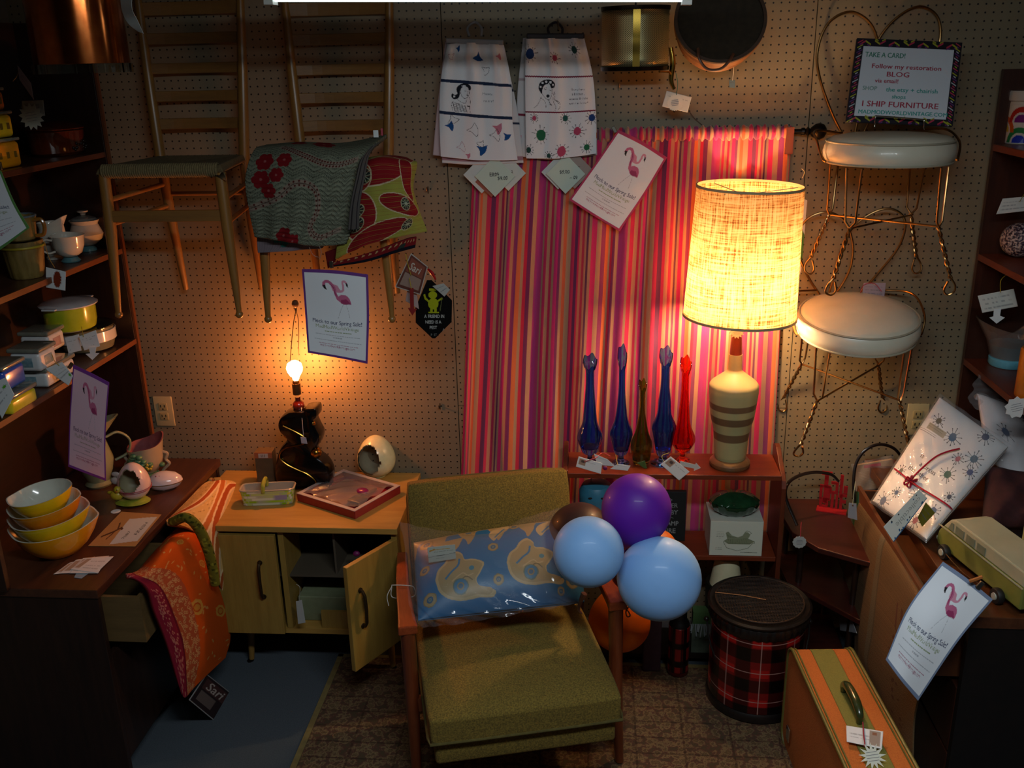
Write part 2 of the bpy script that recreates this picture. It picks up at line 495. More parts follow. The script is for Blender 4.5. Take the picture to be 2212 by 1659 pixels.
struct(MB().b2((-1.6, -5, -.05), (2.4, .06, 0)).build('floor', carpet, smooth=False))
wl = mat('side_wall', '6b6459', '736b60', rough=.8, scale=4)
struct(MB().b2((-1.56, -5, 0), (-1.5, 0, 2.6)).build('wall_left', wl, smooth=False))
struct(MB().b2((2.3, -5, 0), (2.36, 0, 2.6)).build('wall_right', wl, smooth=False))
struct(MB().b2((-1.6, -5.06, 0), (2.4, -5, 2.6)).build('wall_front', mat('far_wall', '57524b', rough=.9), smooth=False))
struct(MB().b2((-1.6, -5, 2.56), (2.4, .06, 2.62)).build('ceiling', mat('ceiling_paint', '4c4944', '54514b', rough=.9, scale=3), smooth=False))

# fluorescent fitting at the top of the picture
TA, TB_ = PY(618, 1, -.95), PY(1448, 1, -.95); TZ = (TA[2]+TB_[2])/2+.010
t = thing('ceiling_light', 'long white fluorescent tube fitting at the top edge above the tea towels', 'ceiling light', ((TA[0]+TB_[0])/2, -.95, TZ), rot=(0, -math.atan2(TB_[2]-TA[2], TB_[0]-TA[0]), 0))
MB().rbox((0, 0, .05), (1.06, .13, .05), .012).build('housing', mat('white_enamel', 'b9bab4', rough=.35), t)
MB().tube([(-.48, 0, 0), (.48, 0, 0)], .013, 16).build('tube', emit('tube_glow', 'e9fbff', TUBE_E*8), t)
for sx in (-1, 1): MB().b2((sx*.492-.011, -.02, -.02), (sx*.492+.011, .02, .03)).build('socket', mat('white_enamel', 'b9bab4'), t)
for sx in (-.4, .4): MB().cyl((sx, 0, .075), (sx, 0, 2.545-TZ), .004, n=8).build('hanger', mat('steel_wire', '8a8a88', rough=.4, metal=1), t)

# rug
def rugmat():
    m, nt, b = _new('rug_pattern'); v = _coord(nt)
    vo = nt.nodes.new('ShaderNodeTexVoronoi'); vo.inputs['Scale'].default_value = 38; nt.links.new(v, vo.inputs['Vector'])
    n = _noise(nt, v, 60, 5, .7)
    ad = nt.nodes.new('ShaderNodeMath'); ad.operation = 'MULTIPLY_ADD'; ad.inputs[1].default_value = .55
    nt.links.new(vo.outputs['Distance'], ad.inputs[0]); nt.links.new(n, ad.inputs[2])
    col = _ramp(nt, ad.outputs[0], [(.40, '3c2a1c'), (.52, '6a5434'), (.64, '4c3420'), (.74, '7c6644'), (.84, '563024'), (.95, '4a3a24')])
    wv = nt.nodes.new('ShaderNodeTexBrick'); wv.inputs['Scale'].default_value = 3.2; wv.offset = 0
    wv.inputs['Color1'].default_value = (1, 1, 1, 1); wv.inputs['Color2'].default_value = (.8, .8, .8, 1); wv.inputs['Mortar'].default_value = (.45, .36, .3, 1)
    wv.inputs['Mortar Size'].default_value = .012; nt.links.new(v, wv.inputs['Vector'])
    mx = nt.nodes.new('ShaderNodeMixRGB'); mx.blend_type = 'MULTIPLY'; mx.inputs[0].default_value = .8
    nt.links.new(col, mx.inputs[1]); nt.links.new(wv.outputs['Color'], mx.inputs[2]); nt.links.new(mx.outputs[0], b.inputs['Base Color'])
    b.inputs['Roughness'].default_value = .95; _bump(nt, b, _noise(nt, v, 300), .4); return m
rt = thing('rug', 'worn beige and brown patterned rug under the green armchair', 'rug', (.5, -.95, 0))
MB().b2((-.94, -1.0, .001), (.85, .625, .009)).build('pile', rugmat(), rt, smooth=False)
mb = MB(); bm_ = mat('rug_binding', '7d6c3e', '6d5d36', rough=.9)
mb.b2((-.955, -1.0, .001), (-.935, .64, .011)); mb.b2((-.955, .622, .001), (.86, .64, .011)); mb.b2((.845, -1.0, .001), (.862, .64, .011))
mb.build('binding', bm_, rt, smooth=False)

# wall outlets
iv = mat('ivory_plastic', 'b5a67c', rough=.4); dk = mat('slot_dark', '120d08', rough=.8)
def outlet(loc, label):
    t = thing('wall_outlet', label, 'outlet', loc)
    MB().rbox((0, -.003, 0), (.076, .006, .122), .0028, 2).build('cover_plate', iv, t)
    for z in (.02, -.02):
        f = MB().rbox((0, -.0065, z), (.034, .005, .03), .0022, 2).build('socket', mat('ivory_socket', 'a39468', rough=.4), t)
        mb = MB(); mb.b2((-.009, -.0097, z-.002), (-.006, -.0088, z+.008)); mb.b2((.006, -.0097, z-.002), (.009, -.0088, z+.008))
        mb.cyl((0, -.0097, z-.009), (0, -.0088, z-.009), .003, n=10); mb.build('slot', dk, t)
    return t
outlet((-1.157, 0, .88), 'ivory wall outlet beside the dark left hutch')
outlet((1.684, 0, .872), 'ivory wall outlet behind the lower stool\'s legs, right of the curtain')

# curtain and rod
cols = ['c2174a', 'b07a62', 'c81e6a', '7d2a5c', 'b58468', 'd8603a', 'b98a6a', 'c02050', '6b2450', 'cf1e4e', 'c07a60', 'b31c48', 'b8745c', '5d2347', 'a07460', 'd41e62', 'b88468', '8e2b66', 'd96a3a', 'b0866a', 'd0193f', '7b2358', 'c08a6c', 'b8327a', 'b83070', 'a37a62', 'c21a52', 'bc8064']
def curtainmat():
    m, nt, b = _new('striped_curtain'); tc = nt.nodes.new('ShaderNodeTexCoord'); sp = nt.nodes.new('ShaderNodeSeparateXYZ')
    nt.links.new(tc.outputs['UV'], sp.inputs[0]); mu = nt.nodes.new('ShaderNodeMath'); mu.operation = 'MULTIPLY'; mu.inputs[1].default_value = 3.7
    nt.links.new(sp.outputs['X'], mu.inputs[0]); fr = nt.nodes.new('ShaderNodeMath'); fr.operation = 'FRACT'; nt.links.new(mu.outputs[0], fr.inputs[0])
    rr = random.Random(4); ws = [rr.uniform(.5, 1.35) for _ in cols]; tot = sum(ws); p = 0; st = []
    for c, w_ in zip(cols, ws): st.append((p/tot, c)); p += w_
    col = _ramp(nt, fr.outputs[0], st, 'CONSTANT'); nt.links.new(col, b.inputs['Base Color'])
    b.inputs['Roughness'].default_value = .85; b.inputs['Sheen Weight'].default_value = .3
    _bump(nt, b, _noise(nt, _coord(nt, (1, 1, .35)), 420), .3)
    return m
ct = thing('curtain', 'pink, red, orange and purple striped curtain hanging from the dark rod', 'curtain', (.6, -.03, .35))
def CS(u, v):
    z = 1.905-v*1.50
    k = np.clip((v-.0)/.25, 0, 1)
    left = .105*(1-v**.8)+.0*v-.02*v; right = 1.155+.02*v
    wv = .010*np.sin(u*2*PI*14)*(1-k)+k*(.010*np.sin(u*2*PI*9+1.5*np.sin(v*3))+.012*np.sin(u*2*PI*4+.8+v*1.4)+.004*np.sin(u*2*PI*23))
    x = left+(right-left)*(u+.004*np.sin(u*2*PI*9+2)+.006*v*np.sin(u*2*PI*3+3*v))
    y = -.036+wv*.9
    return np.stack([x, y, z], -1)
sheet('cloth', CS, 420, 60, curtainmat(), thick=.0015, parent=ct, world=True)
def HS(u, v):   # gathered rod pocket
    a = -PI*.5+v*2*PI*.98; rr = .0165+.0035*np.sin(u*2*PI*46)+.0015*np.sin(u*2*PI*71)
    return np.stack([.12+1.035*u, -.034-rr*np.cos(a)*1.0, 1.898+rr*np.sin(a)*1.25], -1)
sheet('rod_pocket', HS, 500, 14, bpy.data.materials['striped_curtain'], thick=.0012, parent=ct, world=True)
tag(ct, None)
rd = thing('curtain_rod', 'dark metal curtain rod with a ball finial, above the striped curtain', 'curtain rod', (.65, -.034, 1.898))
blk = mat('black_metal', '17110f', rough=.35, metal=.6)
MB().tube([(-.62, 0, 0), (.56, 0, 0)], .0085, 14).build('pole', blk, rd)
mb = MB().lathe([(0, 0), (.012, 0), (.013, .008), (.009, .014), (.016, .02), (.009, .028), (.014, .032), (.024, .045), (.027, .058), (.022, .072), (.010, .08), (0, .082)], (.54, 0, 0), 20, rotm(0, R(90), 0)); mb.build('finial', blk, rd)
MB().tube([(.50, .033, -.01), (.50, 0, -.004)], .006, 8).build('bracket', mat('brown_bracket', '6b2f1c', rough=.5), rd)
MB().b2((.488, -.024, -.07), (.512, .012, .016)).build('curtain_tab', mat('brown_bracket', '6b2f1c'), rd)
# ================================================================== furniture
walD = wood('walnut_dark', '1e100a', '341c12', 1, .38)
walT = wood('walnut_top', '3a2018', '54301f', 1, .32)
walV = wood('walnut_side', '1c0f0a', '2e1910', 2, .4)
honey = wood('blond_wood', '9a7434', 'b08a44', 0, .38)
honeyV = wood('blond_wood_upright', '8a6c30', '9f7f3c', 2, .4)
teak = wood('red_brown_wood', '5c2311', '783319', 0, .35)
teakV = wood('red_brown_upright', '4e1f10', '682c17', 2, .35)
brass = mat('brass', 'a8752f', rough=.3, metal=1)
# ---- left dresser
ds = thing('dresser', 'low dark walnut dresser on the left, one small drawer pulled open', 'dresser', (-1.2, -.55, 0))
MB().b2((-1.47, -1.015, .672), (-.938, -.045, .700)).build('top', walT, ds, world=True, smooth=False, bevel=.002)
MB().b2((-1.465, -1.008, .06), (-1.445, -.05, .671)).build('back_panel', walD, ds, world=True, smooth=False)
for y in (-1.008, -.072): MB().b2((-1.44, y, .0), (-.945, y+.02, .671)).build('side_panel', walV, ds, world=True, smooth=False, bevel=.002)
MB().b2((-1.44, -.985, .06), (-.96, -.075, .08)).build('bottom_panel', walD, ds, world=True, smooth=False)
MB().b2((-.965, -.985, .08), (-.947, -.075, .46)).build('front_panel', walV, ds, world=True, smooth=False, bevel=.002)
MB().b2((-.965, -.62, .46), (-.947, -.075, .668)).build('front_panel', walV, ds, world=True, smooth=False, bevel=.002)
dr = MB(); x0, x1, y0, y1, z0, z1 = -1.40, -.835, -.975, -.64, .50, .655
dr.b2((x0, y0, z0), (x1, y0+.012, z1)); dr.b2((x0, y1-.012, z0), (x1, y1, z1)); dr.b2((x0, y0+.012, z0), (x1, y1-.012, z0+.01)); dr.b2((x1-.012, y0+.012, z0+.01), (x1, y1-.012, z1))
d_ = dr.build('drawer', wood('drawer_side', '5a4526', '6e5530', 0, .6), ds, world=True, smooth=False)
# ---- left hutch
hu = thing('hutch', 'tall dark hutch standing on the left dresser, full of kitchenware', 'hutch', (-1.33, -.53, .7))
HX0, HX1 = -1.465, -1.20
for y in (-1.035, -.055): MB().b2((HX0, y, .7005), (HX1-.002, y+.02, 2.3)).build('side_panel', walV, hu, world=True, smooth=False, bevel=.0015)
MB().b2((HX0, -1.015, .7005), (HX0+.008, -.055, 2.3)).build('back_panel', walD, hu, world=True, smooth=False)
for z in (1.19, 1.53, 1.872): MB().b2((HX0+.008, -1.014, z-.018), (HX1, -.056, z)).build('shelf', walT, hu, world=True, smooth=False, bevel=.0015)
for y in (-.045,): MB().b2((HX1-.0015, y-.004, .7005), (HX1+.006, y+.012, 2.3)).build('lit_edge_strip', wood('lit_edge_wood', '5e3219', '74411f', 2, .45), hu, world=True, smooth=False)  # lamplight on the panel edge, painted in as a lighter wood strip
for z in (1.19, 1.53): MB().b2((HX1+.0005, -1.014, z-.018), (HX1+.005, -.058, z)).build('lit_edge_strip', wood('lit_edge_wood_flat', '5e3219', '74411f', 1, .45), hu, world=True, smooth=False)  # shelf fronts likewise given a brighter colour so they look lit
# ---- blond cabinet
cb = thing('record_cabinet', 'blond wood record cabinet with its right door swung open', 'cabinet', (-.5, -.25, 0))
MB().b2((-.932, -.485, .618), (-.155, -.02, .640)).build('top', honey, cb, world=True, smooth=False, bevel=.002)
bk = mat('cabinet_dark', '120d08', '1a120b', rough=.8)
for x in (-.928, -.182): MB().b2((x, -.465, .20), (x+.02, -.025, .617)).build('side_panel', honeyV, cb, world=True, smooth=False)
MB().b2((-.907, -.035, .222), (-.183, -.025, .617)).build('back_panel', bk, cb, world=True, smooth=False)
MB().b2((-.907, -.462, .20), (-.183, -.025, .22)).build('bottom_panel', honey, cb, world=True, smooth=False)
MB().b2((-.907, -.44, .42), (-.183, -.04, .428)).build('shelf', mat('shelf_dark', '4a4134', rough=.7), cb, world=True, smooth=False)
MB().b2((-.40, -.43, .429), (-.393, -.04, .612)).build('divider', mat('shelf_dark', '4a4134'), cb, world=True, smooth=False)
MB().b2((-.46, -.455, .2205), (-.19, -.445, .29)).build('rail', honeyV, cb, world=True, smooth=False)
def pull(parent, M):
    mb = MB(); mb.tube([(0, 0, -.07), (0, -.012, -.066), (0, -.02, -.05), (0, -.023, 0), (0, -.02, .05), (0, -.012, .066), (0, 0, .07)], [.005, .0055, .006, .006, .006, .0055, .005], 8)
    mb.lathe([(0, 0), (.009, 0), (.009, .004), (0, .004)], (0, 0, .068), 12, rotm(R(90), 0, 0)); mb.lathe([(0, 0), (.009, 0), (.009, .004), (0, .004)], (0, 0, -.068), 12, rotm(R(90), 0, 0))
    return mb.xf(M).build('handle', mat('aged_brass', '3a2c1c', '4a3822', rough=.4, metal=.7), parent)
def cdoor(p0, ang, w_, lab=None):
    M = Matrix.Translation(Vector(p0)) @ rotm(0, 0, ang)
    d = MB().box((w_/2, 0, .195), (w_, .018, .395), M=M).build('door', honeyV, cb, world=True, smooth=False, bevel=.0015)
    return d, M
dl, M = cdoor((-.925, -.477, .212), 0, .335); Mi = PM[cb.name].inverted()
h = pull(dl, Mi @ M @ Matrix.Translation((.275, -.009, .22)))
hx, hy = PZ(858, 1150, .61)[0], PZ(858, 1150, .61)[1]
e0 = PZ(744, 1225, .607)
ang = math.atan2(e0[1]+.485, e0[0]+.165); wd = math.hypot(e0[1]+.485, e0[0]+.165)
dr_, M = cdoor((-.165, -.485, .212), ang, wd)
pull(dr_, Mi @ M @ Matrix.Translation((wd-.05, .009, .22)) @ rotm(0, 0, PI))
MB().b2((-.585, -.462, .222), (-.565, -.30, .616)).build('partition', honeyV, cb, world=True, smooth=False)
for x, y in ((-.77, -.34), (-.24, -.36), (-.87, -.12), (-.24, -.1)):
    sx = -1 if x < -.5 else 1
    MB().tube([(x, y, .199), (x+sx*.01, y+(-.02 if y < -.2 else .02), .012)], [.017, .010], 14).build('leg', wood('leg_wood', '7a5a28', '8f6c34', 2, .4), cb, world=True)
    MB().tube([(x+sx*.01, y+(-.02 if y < -.2 else .02), .0115), (x+sx*.021, y+(-.021 if y < -.2 else .021), .0)], [.0102, .0092], 14).build('foot_cap', blk, cb, world=True)
# box inside the cabinet
bx_ = thing('storage_box', 'pale green box at the bottom of the open blond cabinet', 'box', (-.445, -.33, .2205))
# ---- bookcase
bc = thing('bookcase', 'small red-brown bookcase with shaped ends under the curtain', 'bookcase', (.79, -.20, 0))
for x in (.405, 1.153):
    pr = [(-.20, 0), (0, 0), (0, .82), (-.03, .835), (-.06, .832), (-.10, .81), (-.13, .793), (-.165, .78), (-.19, .76), (-.20, .735)]
    M = Matrix(((0, 0, 1, x), (1, 0, 0, -.122), (0, 1, 0, 0), (0, 0, 0, 1)))
    MB().prism(pr, .016, M).build('end_panel', teakV, bc, world=True, smooth=False, bevel=.002)
for z in (.78, .468): MB().b2((.4215, -.315, z-.018), (1.1525, -.125, z)).build('shelf', teak, bc, world=True, smooth=False, bevel=.002)
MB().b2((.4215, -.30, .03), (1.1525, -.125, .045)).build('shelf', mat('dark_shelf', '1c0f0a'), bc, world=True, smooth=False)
for x in (.404, 1.170):
    MB().ball((x+(.0 if x > 1 else 0), -.305, .745), .007, 8).build('end_knob', mat('chrome', 'c8c8c8', rough=.15, metal=1), bc, world=True)
# ---- right hutch
rhw = wood('hutch_dark', '2a1209', '401d10', 2, .4); rht = wood('hutch_shelf', '54200f', '6c2c16', 1, .4)
stw = wood('step_red', '32120d', '451a12', 0, .35); rdt = wood('dresser_red_top', '40200f', '583018', 1, .35)
rh = thing('hutch', 'dark red-brown hutch at the right edge holding glassware', 'hutch', (1.95, -.45, .725))
MB().b2((1.802, -.05, .726), (2.1, -.03, 2.08)).build('side_panel', rhw, rh, world=True, smooth=False)
MB().b2((1.802, -1.1, .726), (2.1, -1.08, 2.08)).build('side_panel', rhw, rh, world=True, smooth=False)
MB().b2((2.10, -1.1, .726), (2.11, -.03, 2.08)).build('back_panel', rhw, rh, world=True, smooth=False)
for z in (1.12, 1.49, 1.85): MB().b2((1.80, -1.079, z-.022), (2.099, -.051, z)).build('shelf', rht, rh, world=True, smooth=False, bevel=.0015)
# ---- right dresser
rd2 = thing('dresser', 'dark reddish dresser on the right with its top drawer pulled out', 'dresser', (1.8, -.6, 0))
MB().b2((1.507, -1.075, .69), (2.12, -.03, .725)).build('top', rdt, rd2, world=True, smooth=False, bevel=.002)
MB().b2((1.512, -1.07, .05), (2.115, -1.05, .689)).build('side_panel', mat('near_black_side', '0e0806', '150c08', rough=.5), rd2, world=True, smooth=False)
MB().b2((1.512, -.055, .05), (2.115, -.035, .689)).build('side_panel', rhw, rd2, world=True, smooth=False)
for za, zb in ((.06, .26), (.27, .48)):
    f = MB().b2((1.512, -1.045, za), (1.53, -.06, zb)).build('drawer_front', rhw, rd2, world=True, smooth=False, bevel=.002)
    MB().b2((1.498, -.72, (za+zb)/2-.01), (1.5115, -.4, (za+zb)/2+.006)).xf(PM[rd2.name].inverted()).build('handle', wood('pull_wood', '7a4420', '8c5028', 1), f, smooth=False)
mb = MB(); mb.b2((1.44, -1.02, .50), (1.452, -.20, .695)); mb.b2((1.4525, -1.02, .50), (2.0, -1.008, .68)); mb.b2((1.4525, -.212, .50), (2.0, -.20, .68)); mb.b2((1.4525, -1.007, .50), (2.0, -.213, .51))
mb.build('drawer', wood('box_wood', '54301a', '663a20', 1, .5), rd2, world=True, smooth=False)
# ---- step table
st = thing('step_table', 'dark red step table with a round wood handle hoop, behind the plaid cooler', 'table', (1.36, -.3, 0))
def slab(z, pts, nm, t=.02):
    return MB().prism([tuple(p) for p in pts], t, Matrix.Translation((0, 0, z-t))).build(nm, stw, st, world=True, smooth=False, bevel=.003)
slab(.56, [(1.195, -.20), (1.205, -.30), (1.27, -.41), (1.43, -.51), (1.43, -.03), (1.22, -.03), (1.195, -.08)], 'upper_shelf')
slab(.34, [(1.20, -.10), (1.21, -.26), (1.42, -.52), (1.43, -.03), (1.20, -.03)], 'lower_shelf')
slab(.08, [(1.20, -.10), (1.25, -.26), (1.42, -.50), (1.43, -.03), (1.20, -.03)], 'bottom_shelf')
for x, y in ((1.24, -.05), (1.405, -.40), (1.405, -.05), (1.25, -.26)): MB().tube([(x, y, 0), (x, y, .539)], .011, 10).build('leg', walV, st, world=True)
# ---- suitcase
P = [PZ(*q, .37) for q in ((1725, 1455), (1865, 1460), (1985, 1659), (1835, 1659))]
su = thing('suitcase', 'orange and olive striped suitcase standing on its edge, lower right corner', 'suitcase', (1.25, -1.0, 0), R(4))
W_s, L_s, H_s = .192, .64, .37
LM = Matrix.Translation((0, 0, 0))
def sprof(w0, w1, rr=.055, ins=0):
    pts = []
    for (cy, cz, a0) in ((L_s/2-rr, H_s-rr, 0), (-L_s/2+rr, H_s-rr, 90), (-L_s/2+rr, rr, 180), (L_s/2-rr, rr, 270)):
        for k in range(7):
            a = R(a0+90*k/6); pts.append((cy+(rr-ins)*math.cos(a), cz+(rr-ins)*math.sin(a)))
    return pts
def sband(w0, w1, ins, m_, nm, par=su):
    M = Matrix(((0, 0, 1, w0), (1, 0, 0, 0), (0, 1, 0, 0.002), (0, 0, 0, 1)))
    return MB().prism(sprof(0, 0, .055, ins), w1-w0, M).build(nm, m_, par, smooth=True, bevel=.002)
org = mat('orange_tweed', 'a8561c', 'bf6a26', rough=.85, scale=300, bump=.4)
olv = mat('olive_tweed', '6e6a2c', '7f7a36', rough=.85, scale=300, bump=.4)
olt = mat('olive_trim', '5c5524', '6a622c', rough=.5)
sband(-W_s/2+.004, -.036, .0012, org, 'orange_panel'); sband(-.0355, .0355, .001, olv, 'olive_stripe'); sband(.036, W_s/2-.004, .0012, org, 'orange_panel')
for sx in (-1, 1):
    pts = [(sx*(W_s/2-.004), y, z+.002) for y, z in sprof(0, 0, .055, 0)]
    MB().tube(pts, .0055, 8, closed=True).build('piping', olt, su)
    pts = [(sx*(W_s/2-.016), y, z+.002) for y, z in sprof(0, 0, .055, -.0005)]
    MB().tube(pts, .003, 6, closed=True).build('piping', olt, su)
MB().ctube([(0, -.07, H_s+.004), (0, -.068, H_s+.026), (0, -.04, H_s+.042), (0, 0, H_s+.046), (0, .04, H_s+.042), (0, .068, H_s+.026), (0, .07, H_s+.004)], [.009, .011, .013, .0135, .013, .011, .009], 12).build('handle', mat('green_handle', '2c3418', '38401f', rough=.25, coat=.6), su)
for y in (-.22, .22): MB().rbox((-W_s/2-.006, y, .10), (.008, .03, .05), .003, 2).build('latch', mat('chrome', 'c8c8c8'), su)
# ---- plaid cooler with grill lid
gx, gy = 1.075, -.475
gr = thing('plaid_cooler', 'red and black plaid drum cooler with a wire grate lid and a bail handle', 'cooler', (gx, gy, 0.0115))
cvp = CV(1.0, .30, 420, '7a1414')
rr_ = .158
per = .125
for i in range(9):
    x = i*.118
    cvp.rect(x, 0, .052, .3, '3c0c0c')
for j in (0.045, .165, .27): cvp.rect(0, j, 1, .05, '3c0c0c')
for i in range(9):
    x = i*.118
    for j in (0.045, .165, .27): cvp.rect(x, j, .052, .05, '0a0606')
    for j in (.01, .125, .24): cvp.rect(x+.056, j, .058, .03, 'a81a18')
for i in range(9): cvp.rect(i*.118+.084, 0, .0022, .3, 'b88a80')
for j in (.026, .138, .25): cvp.rect(0, j, 1, .0022, 'b88a80')
def GS(u, v):
    a = -PI*.5+(u-.45)*2*PI; return np.stack([rr_*np.cos(a), rr_*np.sin(a), .335-v*.30], -1)
sheet('drum', GS, 420, 130, vcol('plaid_enamel', .3, coat=.4), cv=cvp, thick=.002, parent=gr, back='1a0c0a')
blkm = mat('black_enamel', '14100f', '1c1614', rough=.35, coat=.2)
MB().lathe([(0, 0), (.155, 0), (.163, .004), (.164, .02), (.161, .03), (.158, .034), (.157, .036), (0, .036)], (0, 0, 0), 48).build('base_band', blkm, gr)
def rib(p, t, r, z): k = 1+.012*math.cos(40*t); return (p.x*k, p.y*k, p.z)
MB().lathe([(.150, 0), (.164, 0), (.168, .012), (.168, .03), (.164, .038), (.150, .038), (.150, 0)], (0, 0, .325), 160, None, rib).build('ribbed_collar', blkm, gr)
MB().lathe([(0, .0), (.12, 0), (.160, .002), (.172, .006), (.173, .012), (.165, .017), (.152, .012), (.145, .008), (0, .008)], (0, 0, .364), 56).build('lid_rim', blkm, gr)
g = MB(); rust = mat('rusty_wire', '3a2a22', '4a362a', rough=.6, metal=.5, scale=30)
for i in range(-16, 17):
    x = i*.0088; L = math.sqrt(max(.0, .146**2-x*x)); g.tube([(x, -L, .384), (x, L, .384)], .0013, 6); g.tube([(-L, x, .3865), (L, x, .3865)], .0009, 6)
g.tube([(.146*math.cos(2*PI*k/40), .146*math.sin(2*PI*k/40), .385) for k in range(40)], .003, 8, closed=True)
tag(g.build('grate', rust, gr), kind=None)
MB().tube([(-.145, .03, .389), (-.06, .012, .391), (.02, -.01, .389)], .0022, 6).build('grate_handle', mat('copper_wire', '8a5a3a', rough=.4, metal=1), gr)
hb = [(-.172*math.cos(a), -.20*math.sin(a)*.55, .30-.21*math.sin(a)) for a in [PI*k/16 for k in range(17)]]
MB().tube(hb, .0032, 8).build('bail_handle', mat('steel_dark', '3a3634', rough=.4, metal=.8), gr)
for sx in (-1, 1): MB().ball((sx*.174, 0, .302), .009, 8).build('handle_lug', blkm, gr)
# ================================================================== armchair
ach = thing('armchair', 'green tweed armchair with red-brown wooden arms standing on the rug', 'armchair', (0.059, -1.176, .0115), R(14.5))
twd = mat('green_tweed', '4c3e12', '866e2a', rough=.95, scale=240, bump=.5, bscale=300)
armw = wood('arm_wood', '7a3013', '9a4420', 1, .25, coat=.4)
legw = wood('arm_leg_wood', '5a2612', '77381c', 2, .3, coat=.3)
def cushion(c, size, n=14, puff=.02, M=None, e=.2, crown=None):
    """upholstered block, crowned top"""
    mb = MB(); nx = ny = n; a, b, h = size[0]/2, size[1]/2, size[2]/2
    vs, fs = [], []
    def P(i, j, top):
        x = -1+2*i/nx; y = -1+2*j/ny
        ex = (1-abs(x)**5)*(1-abs(y)**5)
        z = h*(.55+.45*ex**.5)+puff*(1-x*x)*(1-y*y)
        kx = a*(1-.02*(abs(y)**6)); ky = b*(1-.02*(abs(x)**6))
        return (x*kx, y*ky, z if top else -h)
    for top in (1, 0):
        for j in range(ny+1):
            for i in range(nx+1): vs.append(P(i, j, top))
    N = (nx+1)*(ny+1)
    for j in range(ny):
        for i in range(nx):
            q = j*(nx+1)+i; fs.append((q, q+1, q+nx+2, q+nx+1)); fs.append((N+q, N+q+nx+1, N+q+nx+2, N+q+1))
    bd = [i for i in range(nx+1)]+[j*(nx+1)+nx for j in range(1, ny+1)]+[ny*(nx+1)+i for i in range(nx-1, -1, -1)]+[j*(nx+1) for j in range(ny-1, 0, -1)]
    for k in range(len(bd)):
        p, q = bd[k], bd[(k+1) % len(bd)]; fs.append((q, p, p+N, q+N))
    T = Matrix.Translation(Vector(c)) if M is None else M @ Matrix.Translation(Vector(c))
    return mb.add(vs, fs, T)
H0 = .0115
seatM = Matrix.Translation((.278, .27, .375-H0)) @ rotm(R(-1.5), 0, 0)
c_ = cushion((0, 0, 0), (.562, .56, .10), 18, .022, seatM)
c_.build('seat', twd, ach, bevel=.006)
MB().rbox((.278, .275, .285-H0), (.53, .53, .078), .012, 3).build('seat_base', twd, ach)
cs = [(-.003, -.006), (.559, -.006), (.559, .55), (-.003, .55)]
MB().tube([(x, y, .327-H0+(.008 if y < .1 else -.004)) for x, y in [(0, -.008), (.14, -.010), (.278, -.010), (.42, -.010), (.556, -.008), (.561, .02), (.561, .3), (.561, .545), (.278, .553), (-.003, .545), (-.003, .3), (-.004, .02)]], .0048, 8, closed=True).build('piping', mat('green_piping', '4c431c', '5f5424', rough=.9), ach)
bkM = Matrix.Translation((.284, .675, .60-H0)) @ rotm(R(90-14), 0, 0)
def backcush():
    mb = cushion((0, 0, 0), (.555, .43, .075), 16, .016, bkM); return mb
backcush().build('backrest', twd, ach, bevel=.006)
pts = []
for k in range(28):
    t = 2*PI*k/28; cx_, sx_ = math.cos(t), math.sin(t)
    x = .277*math.copysign(abs(cx_)**.22, cx_); y = .214*math.copysign(abs(sx_)**.22, sx_); pts.append(bkM @ Vector((x, y, -.034)))
MB().tube(pts, .0045, 8, closed=True).build('piping', mat('green_piping', '4c431c'), ach)
for s, x in ((-1, -.034), (1, .604)):
    arm = MB(); P_ = [(x, .215, .566-H0), (x, .30, .563-H0), (x-.001*s, .50, .553-H0), (x-.012*s, .74, .53-H0)]
    prev = None
    A = _cr(np.array(P_), np.linspace(0, 1, 12))
    wd_ = np.linspace(.058, .034, 12); th = np.linspace(.030, .026, 12)
    vs = []; 
    for q in range(12):
        for (a, b) in ((-.5, -.5), (.5, -.5), (.5, .5), (-.5, .5)): vs.append((A[q][0]+a*wd_[q], A[q][1], A[q][2]+b*th[q]))
    fs = [(3, 2, 1, 0), (44, 45, 46, 47)]+[(i*4+j, i*4+(j+1) % 4, i*4+4+(j+1) % 4, i*4+4+j) for i in range(11) for j in range(4)]
    arm.add(vs, fs).build('armrest', armw, ach, smooth=False, bevel=.005)
    MB().tube([(x, .245, .550-H0), (x, .235, .3), (x+.004*s, .195, 0)], [.023, .021, .014], 12, sq=1.25).build('leg', legw, ach)
    MB().tube([(x-.012*s, .73, .54-H0), (x-.01*s, .69, .3), (x, .76, 0)], [.018, .021, .014], 12).build('leg', legw, ach)
MB().bar((-.03, .23, .30-H0), (.60, .23, .30-H0), .022, .045).build('front_rail', legw, ach, smooth=False)
MB().bar((-.03, .66, .30-H0), (.60, .66, .30-H0), .022, .045).build('rear_rail', legw, ach, smooth=False)
whs = mat('white_string', 'b9b4ac', rough=.8)
L = lambda x, y, z: (x, y, z-H0)
MB().ctube([L(-.068, .47, .575), L(-.03, .46, .5755), L(.0, .455, .568), L(-.002, .455, .535), L(-.068, .462, .535)], .0016, 6, closed=True).build('string_loop', whs, ach)
MB().ctube([L(-.068, .468, .572), L(-.085, .45, .55), L(-.083, .44, .52)], .0014, 6).build('string_tail', whs, ach)

